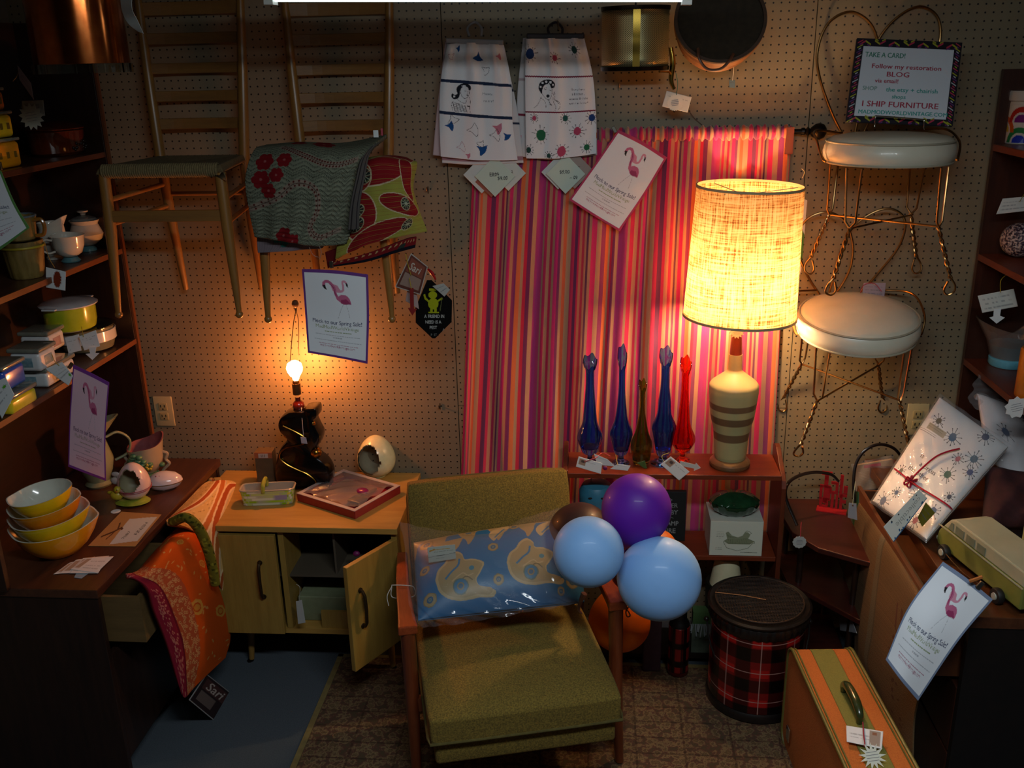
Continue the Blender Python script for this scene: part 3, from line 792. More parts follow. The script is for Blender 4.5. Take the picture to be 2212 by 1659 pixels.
# ================================================================== hung ladder-back chairs
hw = wood('chair_wood', '7a5426', '96682f', 2, .35, coat=.3); hwx = wood('chair_wood_flat', '77502a', '8f632f', 0, .4)
def ladder_chair(label, loc):
    t = thing('ladderback_chair', label, 'chair', loc, 0, 'wooden ladderback chairs hung on the pegboard')
    z0, zs = 0.0, .47
    yb, ysx, yt = -.055, -.10, -.035
    for s in (-1, 1):
        MB().tube([(s*.1425, yb, z0), (s*.145, -.085, .25), (s*.149, ysx, zs), (s*.165, -.07, .75), (s*.178, yt, 1.05)], [.010, .0165, .0185, .017, .012], 14).build('back_post', hw, t)
        g = MB(); g.tube([(s*.203, -.447, .010), (s*.200, -.442, .10), (s*.192, -.432, .28), (s*.188, -.428, zs-.012)], [.0085, .0125, .018, .018], 14)
        l = g.build('leg', hw, t); MB().ball((s*.203, -.447, .008), .0125, 10).build('foot_knob', hw, l)
        for z in (.30, .375): MB().tube([(s*.190, -.43, z), (s*.147, -.09, z+.01)], .0085, 10).build('side_stretcher', hwx, t)
    MB().bar((-.19, -.432, .325), (.19, -.432, .325), .017, .036).build('front_stretcher', hwx, t, smooth=False, bevel=.003)
    MB().tube([(-.146, -.088, .35), (.146, -.088, .35)], .008, 10).build('rear_stretcher', hwx, t)
    for z, hh in ((.585, .036), (.675, .034), (.765, .034), (.86, .036), (.955, .042)):
        wz = .149+.029*(z-zs)/.58; yy = ysx+(yt-ysx)*(z-zs)/.58
        A = _cr(np.array([(-wz, yy, z), (-wz*.5, yy+.016, z), (0, yy+.02, z), (wz*.5, yy+.016, z), (wz, yy, z)]), np.linspace(0, 1, 11))
        mb = MB(); vs = []
        for q in A:
            for a, b in ((-.5, -.5), (.5, -.5), (.5, .5), (-.5, .5)): vs.append((q[0], q[1]+a*.010, q[2]+b*hh))
        mb.add(vs, [(3, 2, 1, 0), (40, 41, 42, 43)]+[(i*4+j, i*4+(j+1) % 4, i*4+4+(j+1) % 4, i*4+4+j) for i in range(10) for j in range(4)])
        mb.build('slat', hwx, t, smooth=False, bevel=.002)
    # woven seat: cord ridges as real relief
    def top(u, v):
        y = -.445+.355*(1-v); wx = .205-(.205-.155)*(1-v)*1.0
        a = 2*u-1; x = a*wx; fx = np.abs(a); fy = np.abs(2*(1-v)-1)
        cord = np.where(fx > fy, np.sin((y)*2*PI/.0075), np.sin(x*2*PI/.0075))
        edge = np.maximum(np.abs(a), np.abs(2*v-1))
        z = zs+.012-.010*(1-edge)-.022*np.clip((edge-.93)/.07, 0, 1)**2+.0009*cord
        return np.stack([x, y, z], -1)
    sheet('seat', top, 150, 130, mat('rush_cord', '6a5a3a', '54462c', rough=.9, scale=120), thick=.03, parent=t)
    n = 52; g = MB()
    pts = []
    prof = []
    def fr(u, v):
        a = -PI/2+v*2*PI; x = -.187+u*.374; r = .0195+.0012*np.sin(x*2*PI/.0072)
        return np.stack([x, -.432-r*np.cos(a)*.85, zs-.004+r*np.sin(a)], -1)
    sheet('wrapped_rail', fr, 420, 16, mat('rush_cord_front', '7c6c48', '5f5234', rough=.9, scale=140), thick=.002, parent=t)
    return t
ch1 = ladder_chair('wooden ladderback chair hung left, its woven cord seat empty', (-.835, 0, 1.378))
ch2 = copytree(ch1); ch2.location = (-.335, 0, 1.362)
ch2['label'] = 'wooden ladderback chair hung right, with two quilts folded over its seat'
PM[ch2.name] = Matrix.Translation(ch2.location)

# quilts
cv = CV(.46, .42, 430, '6f7362')
for j in range(38):
    y = j*.012
    for q in (0, .0035):
        pts = []; x = -.02
        k = 0
        while x < .5:
            pts.append((x, y+q*1.1+(.012 if k % 2 else -.006)+.004*math.sin(j))); x += .035; k += 1
        cv.line(pts, .0018 if q == 0 else .0009, '1c1d1b' if (j % 2 == 0) else '3c3f38')
def vine(pts):
    A = _cr(np.array(pts, float), np.linspace(0, 1, 60))
    cv.line([tuple(a) for a in A], .022, '7d6f63')
    cv.line([tuple(a) for a in A], .002, '33211d')
    for i in range(2, 58, 2):
        d = A[min(i+1, 59)]-A[i-1]; d /= np.hypot(*d); n_ = np.array([-d[1], d[0]])
        for s in (-1, 1): c = A[i]+n_*s*.0065; cv.circ(c, .0036, '4a1d1a', n=8)
vine([(.10, .09), (.18, .13), (.27, .155), (.40, .14)]); vine([(.0, .31), (.10, .27), (.17, .225), (.24, .24), (.26, .30), (.25, .36), (.31, .39), (.40, .36)])
for c0, k in (((.055, .155), 1.0), ((.12, .15), .85), ((.05, .215), 1.0), ((.10, .20), .8), ((.075, .25), .8), ((.24, .035), 1.3), ((.15, .03), 1.0), ((.14, .40), 1.1), ((.19, .415), .9)):
    for i in range(6): cv.circ((c0[0]+.018*k*math.cos(i*PI/3), c0[1]+.018*k*math.sin(i*PI/3)), .013*k, '6d1218', n=12)
    cv.circ(c0, .018*k, '6d1218'); cv.circ(c0, .005*k, '8a4a48', n=8)
q1 = thing('quilt', 'grey-green chevron quilt with dark red flowers, folded over the right ladderback chair', 'quilt', tuple(PY(640, 420, -.47)))
G = pxrows([[(575, 312, -.30), (650, 306, -.28), (740, 308, -.26), (835, 290, -.24)],
            [(548, 325, -.44), (640, 322, -.47), (740, 330, -.49), (800, 322, -.47)],
            [(530, 385, -.50), (630, 385, -.53), (720, 392, -.53), (782, 385, -.50)],
            [(538, 455, -.51), (630, 460, -.54), (705, 465, -.53), (768, 470, -.50)],
            [(550, 512, -.51), (615, 522, -.54), (680, 532, -.53), (745, 528, -.50)]])
sheet('front_fold', gridS(G, lambda u, v: .003*np.sin(u*38)*v+.0012*np.sin(v*180)), 330, 300, VF_, cv, .012, parent=q1, world=True, back='5a5a50')
cv2 = CV(.3, .1, 160, '7a6e74')
cv2.circ((.07, .03), .02, '2f7a74'); cv2.circ((.1, .045), .016, '2f7a74'); cv2.circ((.24, .09), .02, '3d6a66')
for i in range(30): cv2.rect(i*.01, 0, .0015, .1, '665a62')
G = pxrows([[(556, 470, -.475), (640, 470, -.49), (720, 480, -.48)], [(555, 520, -.475), (640, 530, -.49), (700, 532, -.48)], [(557, 546, -.475), (620, 543, -.49), (672, 538, -.48)]])
sheet('lining', gridS(G), 120, 50, VF_, cv2, .006, parent=q1, world=True, back='6a6068')
sheet('selvage', gridS(pxrows([[(800, 318, -.505), (822, 305, -.49)], [(781, 345, -.535), (800, 330, -.51)], [(770, 385, -.55), (789, 380, -.535)], [(758, 440, -.555), (778, 440, -.545)], [(752, 497, -.555), (776, 495, -.545)]])), 20, 120, VF_, CV(.03, .3, 20, '4a4644').rect(.006, 0, .004, .3, '1e1a1c').rect(.02, 0, .003, .3, '262226'), .006, parent=q1, world=True, back='3c383a')
string('fringe', [PY(690, 532, -.545), PY(694, 545, -.54), PY(690, 560, -.54)], .0009, mat('thread', '8a8078', rough=.9), q1)
string('fringe', [PY(668, 534, -.545), PY(676, 550, -.54), PY(688, 556, -.54)], .0008, mat('thread', '8a8078'), q1)
cv = CV(.34, .38, 330, '8c8a3c')
for (x, y, a, b, an) in ((.20, .045, .10, .045, .1), (.11, .12, .12, .05, -.1), (.25, .155, .10, .034, 1.0), (.06, .27, .085, .05, 1.2), (.22, .25, .11, .034, .35), (.02, .14, .06, .05, 0), (.14, .345, .10, .04, -.3)):
    cv.circ((x, y), a+.004, 'b8a888', b+.004, an, 28); cv.circ((x, y), a, '7a161c', b, an, 28)
for (x, y) in ((.055, .14), (.045, .255), (.055, .30), (.225, .245), (.245, .33)):
    cv.circ((x, y), .026, 'a8a080', n=18); cv.circ((x, y), .023, '232a26', n=18)
    for i in range(10): cv.line([(x, y), (x+.021*math.cos(i*PI/5), y+.021*math.sin(i*PI/5))], .0022, '9aa088')
    cv.circ((x, y), .006, '9aa088', n=10)
for j in range(60):
    cv.rect(0, j*.0065, .34, .0006, '80402c' if j % 3 else '8c8a3c')
q2 = thing('quilt', 'red and olive yellow petal-patterned quilt beside the chevron quilt on the hung chair', 'quilt', tuple(PY(820, 440, -.46)))
G = pxrows([[(770, 345, -.36), (830, 335, -.34), (880, 340, -.32), (885, 350, -.30)],
            [(755, 365, -.44), (820, 345, -.46), (880, 352, -.44), (901, 352, -.40)],
            [(752, 420, -.47), (820, 412, -.49), (872, 408, -.48), (893, 405, -.44)],
            [(735, 480, -.48), (810, 470, -.50), (880, 462, -.49), (906, 455, -.45)],
            [(724, 560, -.48), (790, 530, -.50), (860, 512, -.49), (923, 500, -.45)]])
sheet('front_fold', gridS(G, lambda u, v: .002*np.sin(u*30)*v), 260, 260, VF_, cv, .010, parent=q2, world=True, back='7a5a20')
cv3 = CV(.3, .05, 150, '6b161a')
for i in range(16): cv3.poly([(i*.02, .005), (i*.02+.008, .012), (i*.02, .02)], 'a88a60'); 
cv3.circ((.22, .03), .016, '28302c'); cv3.rect(0, .034, .3, .02, '15131c')
G = pxrows([[(722, 566, -.47), (800, 545, -.485), (870, 520, -.475), (900, 512, -.46)], [(716, 577, -.47), (790, 566, -.485), (850, 548, -.475), (897, 535, -.46)]])
sheet('lower_fold', gridS(G), 150, 24, VF_, cv3, .008, parent=q2, world=True, back='1a1520')
G = pxrows([[(702, 545, -.46), (730, 535, -.46)], [(708, 580, -.46), (722, 572, -.46)]])
sheet('corner_fold', gridS(G), 10, 20, VF_, CV(.03, .05, 10, '5a1418'), .006, parent=q2, world=True)
# ================================================================== wire parlour stools
wire = mat('brassy_wire', 'b08a58', '9c7648', rough=.28, metal=1)
vin = mat('cream_vinyl', 'd6cfbc', 'cec7b2', rough=.38, coat=.2, scale=12)
def stool(label, loc, rot, dome, hk_=1.0, wk_=1.0):
    t = thing('wire_stool', label, 'stool', loc, 0, 'wire parlour stools hung on the pegboard', rot)
    pr = [(0, .0), (.17, 0), (.186, .004), (.195, .018), (.197, .035), (.192, .055), (.182, .07), (.170, .078), (.12, .083+dome*.55), (.06, .085+dome*.9), (0, .086+dome)]
    MB().lathe(pr, (0, 0, 0), 56).build('seat', vin, t)
    sm = mat('seat_piping', 'a39c88', rough=.4)
    for r, z in ((.1885, .066), (.1885, .003)): MB().tube([(r*math.cos(2*PI*k/56), r*math.sin(2*PI*k/56), z) for k in range(56)], .0034, 8, closed=True).build('piping', sm, t)
    for sx, sy in ((-1, 1), (1, 1), (-1, -1), (1, -1)):
        fx, fy = sx*.165, sy*.165
        k = Vector((sx*.132, sy*.135, -.185))
        g = MB(); a = Vector((sx*.115, sy*.145, -.0055)); b = Vector((sx*.150, sy*.105, -.0055))
        g.tube([a, k+Vector((-.012*sx, .012*sy, .02)), k], .0034, 8); l = g.build('leg', wire, t)
        MB().tube([b, k+Vector((.012*sx, -.012*sy, .02)), k+Vector((0, 0, -.001))], .0034, 8).build('leg_wire', wire, l)
        e = Vector((fx*1.06, fy*1.0, -.335)); d = e-k
        for ph in (0, PI):
            pts = []
            for i in range(41):
                s_ = i/40; q = k+d*s_; an = ph+s_*PI*7; pts.append(q+Vector((math.cos(an)*.0042, math.sin(an)*.0042, 0)))
            MB().tube(pts, .0033, 7).build('twisted_wire', wire, l)
        MB().ctube([e+Vector((0, 0, .002)), e+Vector((.016*sx, 0, -.022)), e+Vector((.018*sx, -.008*sy, -.045)), e+Vector((.0, -.012*sy, -.055)), e+Vector((-.012*sx, -.008*sy, -.04)), e+Vector((-.006*sx, 0, -.01))], .0033, 7).build('foot_loop', wire, l)
    for q in (-1, 1): MB().tube([(-.132, q*.135, -.185), (.132, -q*.135, -.185+.004*q)], .0034, 8).build('cross_wire', wire, t)
    s = .00146; Lp = [(1838, 640), (1800, 590), (1768, 530), (1762, 490), (1780, 452), (1822, 437), (1865, 458), (1888, 505), (1893, 545), (1888, 580), (1868, 625)]
    Rp = [(1850, 640), (1857, 590), (1866, 530), (1882, 480), (1915, 447), (1955, 432), (1990, 445), (2003, 475), (1995, 520), (1965, 570), (1915, 640)]
    for pts, yy in ((Lp, .193), (Rp, .20)):
        A = _cr(np.array([((x-1888)*s*wk_, yy, .04+(640-y)*s*1.06*hk_) for x, y in pts]), np.linspace(0, 1, 60))
        MB().tube([tuple(a) for a in A], .0042, 8).build('back_loop', wire, t)
    A = _cr(np.array([(-.10, .19, .075), (-.20, .13, .088), (-.215, .02, .06), (-.205, -.02, .015), (-.196, -.03, .006)]), np.linspace(0, 1, 24))
    MB().tube([tuple(a) for a in A], .0038, 8).build('seat_bracket', wire, t)
    A[:, 0] *= -1; MB().tube([tuple(a) for a in A], .0038, 8).build('seat_bracket', wire, t)
    return t
p1 = PY(1960, 365, -.415)
s1_ = stool('upper wire stool with round cream vinyl seat, under the chevron framed sign', (p1[0], -.215, p1[2]), (0, 0, 0), .006, 1.30, 1.08)
p2 = PY(1885, 762, -.40)
s2_ = stool('lower wire stool with round cream vinyl seat and looped wire back fully in view', (p2[0]-.005, -.215, p2[2]+.012), (R(9), 0, 0), .02)
# pegboard hooks with round brass-brown bulbs or bent wire left on the board
hk = mat('steel_hook', '6a6055', rough=.4, metal=1)
def hook(px, py, label):
    p = PY(px, py, 0); t = thing('peg_hook', label, 'hook', tuple(p))
    MB().ctube([(0, .01, 0), (0, -.02, 0), (0, -.026, .002), (0, -.03, .012)], .0022, 8).build('hook_wire', hk, t)
    MB().tube([(0, -.0035, -.012), (0, -.0035, .012)], .0018, 6).build('hook_stem', hk, t)
hook(925, 410, 'small wire peg hook on the bare pegboard right of the petal quilt')
hook(1337, 188, 'small wire peg hook under the perforated metal lamp shade')
hook(951, 877, 'small dark peg hook on the pegboard above the broken-egg vase')
# ================================================================== helpers for small goods
def mpp(p):
    q = (np.array(tuple(p))-CAM) @ AX[2]; return float(q)/FPX
def FM(p, ang=0, pitch=0, yaw=0):
    """local x right, y up, z towards the shop; ang turns in the plane"""
    B = Matrix(((1, 0, 0, 0), (0, 0, -1, 0), (0, 1, 0, 0), (0, 0, 0, 1)))
    return Matrix.Translation(Vector(p)) @ rotm(0, 0, yaw) @ B @ rotm(pitch, 0, 0) @ rotm(0, 0, ang)
paper = mat('white_card', 'dcdfdf', 'e2e4e4', rough=.7)
ink = '5a5c66'
def scrib(cv, x, y, w, n, dy, col=ink, wd=.0007, seed=1):
    rr = random.Random(seed)
    for i in range(n):
        xx = x; yy = y+i*dy
        while xx < x+w*rr.uniform(.8, 1):
            l = rr.uniform(.003, .008); cv.line([(xx, yy), (xx+l, yy+rr.uniform(-.0004, .0004))], wd, col); xx += l+.0016
def price_tag(label, pts, cv=None, base='dfe3e4', w=.055, h=.035, strpts=None, scol='8f8464', seed=0, name='price_tag', lines=4, group=None, decor=None, nx=40, bulge=None):
    """pts: TL,TR,BR,BL world points"""
    pts = [Vector(p) for p in pts]; c = sum(pts, Vector())/4
    t = thing(name, label, 'tag', tuple(c), group=group)
    if cv is None:
        cv = CV(w, h, nx, base); scrib(cv, w*.12, h*.3, w*.75, lines, h*.62/max(lines, 1), seed=seed)
        if decor: decor(cv)
    sheet('card', quadS(*pts, bulge), max(8, cv.nx), max(8, cv.ny), VP_, cv, .0006, parent=t, world=True, back='d4d6d6')
    if strpts: string('string', strpts, .0011, mat('string_'+scol, scol, rough=.8), t)
    return t
def star_pts(r1, r2, n): return [((r1 if k % 2 == 0 else r2)*math.cos(PI*k/n), (r1 if k % 2 == 0 else r2)*math.sin(PI*k/n)) for k in range(2*n)]
def star_tag(label, p, r, n=12, ang=0, col='dcdfdf', strpts=None, scol='8f8464', r2=.72, name='star_tag', pitch=0, yaw=0):
    t = thing(name, label, 'tag', tuple(p))
    MB().prism(star_pts(r, r*r2, n), .0007, FM(p, ang, pitch, yaw)).build('card', mat('card_'+col, col, rough=.7), t, world=True, smooth=False)
    if r > .02:
        g = MB()
        for i in range(4): g.box((0, .3*r-i*.2*r, .0009), (r*(1.0-.15*abs(i-1.5)), .0012, .0003), M=FM(p, ang, pitch, yaw))
        g.build('writing', mat('tag_ink', '6c6c74', rough=.8), t, world=True, smooth=False)
    if strpts: string('string', strpts, .0011, mat('string_'+scol, scol, rough=.8), t)
    return t
def tq(a, b, c, d, Y): return [PY(*a, Y), PY(*b, Y), PY(*c, Y), PY(*d, Y)]
# ------------------------------------------------------------------ flyers
def flyer_cv(edge, paper_='e6eaf0', head='3b4266', sub='8a9a6a', foot='a85a78', nx=210):
    W, H = .216, .279; cv = CV(W, H, nx, edge); b = .007
    cv.rect(b, b*1.4, W-2*b, H-2.6*b, paper_)
    pk, dp, lt = 'c2668c', '9c3a66', 'd690a8'
    def S_(pts, n=26): return [tuple(a) for a in _cr(np.array(pts, float), np.linspace(0, 1, n))]
    # far bird
    far = S_([(.098, .062), (.092, .048), (.10, .042), (.112, .044), (.12, .054), (.126, .062), (.12, .066), (.108, .064)]); cv.poly(far, lt)
    cv.line(S_([(.12, .062), (.131, .058), (.132, .044), (.130, .034), (.136, .030), (.143, .036)]), .006, lt)
    cv.poly([(.140, .034), (.146, .036), (.150, .050), (.143, .044)], '1d1a20')
    # near bird
    cv.line(S_([(.112, .080), (.106, .068), (.102, .052), (.092, .040), (.080, .034), (.070, .038), (.068, .048)]), .0085, pk)
    cv.line(S_([(.110, .078), (.104, .066), (.100, .052), (.090, .042)]), .003, dp)
    cv.poly([(.064, .046), (.073, .045), (.078, .060), (.068, .055)], '1d1a20')
    body = S_([(.104, .072), (.112, .078), (.124, .072), (.140, .072), (.152, .082), (.158, .099), (.146, .097), (.132, .100), (.118, .092), (.108, .084), (.104, .072)], 40); cv.poly(body, pk)
    cv.poly([(.124, .086), (.142, .084), (.158, .099), (.132, .100), (.122, .094)], dp)
    cv.line([(.132, .099), (.122, .118), (.112, .146)], .0009, '8c8f98'); cv.line([(.140, .099), (.148, .124), (.152, .144)], .0008, '9a9da4')
    cx = W/2
    cv.text('Flock to our Spring Sale!', cx, .166, .0185, head, 'c', .92, wt=.0002)
    cv.text('MadModWorldVintage', cx, .183, .0175, sub, 'c', .92)
    def row(y, w, col, s):
        rr = random.Random(s); x = cx-w/2
        while x < cx+w/2: l = rr.uniform(.004, .010); cv.rect(x, y, l, .0017, col); x += l+.0016
    row(.191, .085, sub, 1); row(.204, .150, '5c6070', 2); row(.2105, .03, '5c6070', 3); row(.2225, .16, '5c6070', 4)
    row(.2335, .13, foot, 5); cv.text('madmodworldvintage.com', cx, .2455, .0118, foot, 'c', .98)
    return cv
def flyer(label, G, edge, nx=210, bulge=None, **k):
    cv = flyer_cv(edge, nx=nx, **k); c = PY(*G[len(G)//2][len(G[0])//2])
    t = thing('flyer', label, 'flyer', tuple(c), group='flamingo sale flyers')
    sheet('sheet_of_paper', gridS(pxrows(G), bulge), cv.nx, cv.ny, VP_, cv, .0005, parent=t, world=True, back=edge)
    return t
clipm = mat('clip_metal', '8a857a', rough=.3, metal=1)
def clip(t, p, ang=0):
    MB().box((0, .006, .004), (.012, .022, .007), M=FM(p, ang)).build('clip', clipm, t, world=True, smooth=False, bevel=.0015)
f1 = flyer('purple-edged flamingo flyer hanging upright under the folded quilts', [[(652, 581, -.47), (724, 584, -.475), (795, 593, -.47)], [(659, 675, -.46), (728, 684, -.465), (797, 688, -.465)], [(665, 762, -.47), (730, 773, -.47), (794, 786, -.47)]], '6b3a86')
clip(f1, PY(717, 575, -.475))
f2 = flyer('pink-edged flamingo flyer tilted over the striped curtain', [[(1336, 280, -.10), (1392, 308, -.09), (1441, 340, -.085)], [(1281, 360, -.09), (1335, 395, -.085), (1392, 422, -.08)], [(1229, 432, -.085), (1285, 468, -.08), (1338, 500, -.085)]], 'b03a62')
clip(f2, PY(1329, 283, -.10), R(30))
f3 = flyer('pink flamingo flyer hanging from the left hutch shelf, turned edgeways', [[(158, 787, -.60), (198, 806, -.60), (236, 826, -.60)], [(150, 905, -.60), (190, 921, -.60), (228, 940, -.60)], [(147, 1008, -.60), (188, 1024, -.60), (229, 1039, -.61)]], '7a3a92', paper_='e0bccc', head='6b4a66', sub='9c8a78', foot='a04a6a')
clip(f3, PY(152, 792, -.60), R(-40))
f4 = flyer('blue-edged flamingo flyer curling down from the toy van on the right', [[(2037, 1213, -1.08), (2090, 1250, -1.10), (2145, 1295, -1.11)], [(1962, 1312, -1.13), (2012, 1352, -1.16), (2070, 1385, -1.16)], [(1913, 1425, -1.15), (1946, 1470, -1.18), (1983, 1514, -1.18)]], '7c8aa6', paper_='eceff6')
clip(f4, PY(2112, 1266, -1.105), R(-35))
f5 = flyer('green-edged flyer cut off by the left edge, hanging over the bark mugs', [[(-150, 330, -.80), (-75, 345, -.80), (0, 363, -.80)], [(-120, 420, -.80), (-50, 432, -.80), (32, 438, -.80)], [(-90, 588, -.80), (-8, 545, -.80), (64, 492, -.80)]], '5c8a4a')
clip(f5, PY(2, 363, -.80), 0)

# ------------------------------------------------------------------ left hutch goods
def lathe_thing(name, label, cat, loc, parts, group=None, rot=None):
    t = thing(name, label, cat, loc, 0, group, rot)
    for nm, pr, m_, *r in parts: MB().lathe(pr, (0, 0, 0), 40, None, r[0] if r else None).build(nm, m_, t)
    return t
def shelf_pt(x, y, z): return PZ(x, y, z)
opal = mat('opal_white', 'c8ccce', 'd0d4d6', rough=.15, coat=.5)
lime = mat('lime_enamel', '9cb01e', 'a8bc2c', rough=.2, coat=.5)
clearg = glass('clear_glass', 'dfe6e2')
gl = PX(196, 742, -1.315); gz = 1.191
def bowlprof(r, h, t=.004, flare=0):
    return [(0, 0), (r*.80, 0), (r*.90, .006), (r*.97, h*.35), (r*.99+flare, h), (r*.99+flare-t, h), (r*.96-t, h*.4), (r*.86, .01), (0, .008)]
L1 = (-1.312, PX(196, 760, -1.31)[1], 1.191)
lathe_thing('casserole', 'round clear glass casserole with a white band, under the lime green one', 'dish', L1, [('bowl', bowlprof(.095, .085), mat('frosted_glass', '6e6e58', '7c7c66', rough=.12, coat=.6)), ('band', [(.0955, .035), (.0985, .036), (.0985, .072), (.0965, .073), (.0955, .035)], opal), ('lid', [(0, .091), (.06, .090), (.10, .087), (.103, .0862), (.103, .0875), (.06, .0935), (0, .095)], clearg)])
L2 = (-1.318, PX(150, 672, -1.318)[1], 1.2875)
t = lathe_thing('casserole', 'lime green round casserole with an opal lid, stacked on the banded glass one', 'dish', L2, [('bowl', bowlprof(.088, .085), lime), ('lid', [(0, .095), (.04, .096), (.085, .0905), (.096, .0862), (.097, .090), (.084, .097), (.04, .101), (0, .1)], opal)])
for s in (-1, 1): MB().rbox((s*.012, s*.098, .090), (.05, .022, .006), .0028, 2).build('lid_tab', opal, t)
def fridge(label, loc, size, body, lid, deco=None, rz=0):
    t = thing('refrigerator_dish', label, 'dish', loc, rz, 'lidded glass refrigerator dishes')
    MB().rbox((0, 0, size[2]/2), size, min(size[2]*.25, .012), 4).build('dish_body', body, t)
    MB().rbox((0, 0, size[2]+.0075), (size[0]+.008, size[1]+.008, .014), .005, 3).build('lid', lid, t)
    if deco: 
        MB().rbox((size[0]/2+.0002, 0, size[2]*.5), (.0012, size[1]*.45, size[2]*.5), .0005, 2).build('printed_band', deco, t)
        MB().rbox((0, -size[1]/2-.0002, size[2]*.5), (size[0]*.5, .0012, size[2]*.5), .0005, 2).build('printed_band', deco, t)
    return t
bluef = mat('blue_print', '5a7f8c', '8aa0a8', rough=.3, scale=90); smoke = glass('smoky_glass', 'a8a898'); smk = mat('grey_lid', '6e7064', '7c7e72', rough=.1, coat=.8)
A_ = PX(92, 800, -1.28); zz = 1.191
fridge('white refrigerator dish with blue print, bottom right of the lidded dishes', (-1.29, A_[1], zz), (.15, .17, .05), opal, smk, bluef)
fridge('small white refrigerator dish with blue print, stacked at the left on the long one', (-1.255, PX(68, 735, -1.25)[1], zz+.0655), (.10, .095, .06), opal, smk, bluef)
fridge('small white refrigerator dish with a pinkish print, behind the blue printed one', (-1.335, PX(110, 715, -1.30)[1], zz+.0655), (.10, .10, .06), opal, smk, mat('pink_print', 'a08484', 'b09a98', rough=.3, scale=90))
fridge('cobalt blue refrigerator dish with a clear lid, at the left picture edge', (-1.25, -.80, zz+.0655), (.10, .11, .065), mat('cobalt', '1c4cb0', '2456bc', rough=.2, coat=.5), smk)
fridge('lemon yellow refrigerator dish under the cobalt blue one', (-1.25, -.80, zz), (.13, .135, .045), mat('lemon', 'c8c01c', 'd2ca2c', rough=.25, coat=.4), smk)
# upper shelf
ora = mat('orange_enamel', 'd0640e', 'da7016', rough=.25, coat=.4); yel = mat('yellow_enamel', 'e2ba0c', 'eac418', rough=.25, coat=.4); gold = mat('golden_enamel', 'e48e08', 'ee9c10', rough=.25, coat=.4)
fz = 1.873
for i, (m_, s, h, lab) in enumerate(((gold, .135, .075, 'golden square dish, bottom of the stack on the top left shelf'), (yel, .125, .065, 'yellow square dish, middle of the stack on the top left shelf'), (ora, .11, .055, 'orange square dish, top of the stack on the top left shelf'))):
    t = thing('square_dish', lab, 'dish', (-1.30, -.575, fz), 0, 'stacked square printed dishes')
    MB().rbox((0, 0, h/2), (s, s, h), .012, 4).build('dish_body', m_, t)
    MB().rbox((0, 0, h+.006), (s+.006, s+.006, .010), .004, 2).build('lid', smk, t)
    g = MB()
    for sx in (-1, 0, 1):
        for (dx, dy) in ((sx*s*.28, -s/2-.0004), (s/2+.0004, sx*s*.28)):
            g.box((dx, dy, h*.5), (.014 if abs(dy) > abs(dx) else .0008, .0008 if abs(dy) > abs(dx) else .014, .018))
    g.build('printed_marks', mat('ochre_print', '7a5a14', rough=.4), t, smooth=False); fz += h+.0125
amb = glass('amber_brown_glass', '8a3c14', .05); am2 = mat('amber_glass_dark', '4a1c0c', '5c2410', rough=.08, coat=.8)
PB = PX(118, 322, -1.31)
t = thing('casserole', 'brown glass oval casserole with a fruit pattern on the top left shelf', 'dish', (-1.32, PX(125, 320, -1.32)[1], 1.873))
ov = lambda p, t_, r, z: (p.x*.82, p.y*1.12, p.z)
MB().lathe([(0, 0), (.08, 0), (.093, .010), (.097, .04), (.10, .078), (.105, .080), (.101, .083), (.094, .08), (.09, .04), (.08, .012), (0, .010)], (0, 0, 0), 40, None, ov).build('bowl', am2, t)
MB().lathe([(0, .108), (.05, .106), (.09, .092), (.103, .0845), (.104, .0875), (.092, .096), (.05, .111), (0, .113)], (0, 0, 0), 40, None, ov).build('lid', am2, t)
g = MB(); rr = random.Random(5)
for i in range(26): g.ball((.074+rr.uniform(-.004, .004), rr.uniform(-.035, .055), .03+rr.uniform(-.012, .014)), .0055, 5)
g.build('fruit_print', mat('dark_fruit', '1c120c', rough=.3), t)
# middle shelf: bark mugs, creamer, cup, sugar bowl
bark = mat('bark_brown', '6a5626', '85703a', rough=.6, scale=60, stretch=(1, 1, .25), bump=.6)
mz = 1.531; MY = PX(62, 590, -1.27)[1]
t = thing('bark_mug', 'brown bark-textured mug, lower of the two nested ones, with a gold ribbon', 'mug', (-1.275, MY, mz), 0, 'nested bark-textured mugs')
bk = lambda p, a, r, z: (p.x*(1+.025*math.sin(13*a)), p.y*(1+.025*math.sin(13*a)), p.z)
MB().lathe([(0, 0), (.046, 0), (.05, .006), (.060, .09), (.061, .115), (.056, .115), (.053, .09), (.044, .01), (0, .01)], (0, 0, 0), 52, None, bk).build('mug_body', bark, t)
MB().ctube([(.0635*math.cos(2*PI*k/36), .0635*math.sin(2*PI*k/36), .098) for k in range(36)], .0038, 8, closed=True).build('ribbon', mat('gold_ribbon', 'a89a2e', rough=.35), t)
t2 = thing('bark_mug', 'brown bark-textured mug, upper of the two nested ones', 'mug', (-1.275, MY, mz+.117), 0, 'nested bark-textured mugs')
MB().lathe([(0, 0), (.040, 0), (.045, .004), (.050, .05), (.055, .075), (.051, .075), (.045, .05), (.038, .008), (0, .008)], (0, 0, 0), 52, None, bk).build('mug_body', bark, t2)
MB().ctube([(.048, .0, .06), (.07, .01, .062), (.078, .012, .04), (.07, .012, .015), (.048, .005, .012)], .006, 8).build('handle', mat('gold_glaze', '8a5a1e', rough=.15, coat=.8), t2)
MB().tube([(.0535*math.cos(2*PI*k/30), .0535*math.sin(2*PI*k/30), .074) for k in range(30)], .0035, 8, closed=True).build('rim', mat('blue_grey_glaze', '5f7078', rough=.2), t2)
china = mat('white_china', 'c8c2b2', 'd0cabc', rough=.15, coat=.6, scale=8); teal = mat('teal_foot', '4f7f86', rough=.15, coat=.6)
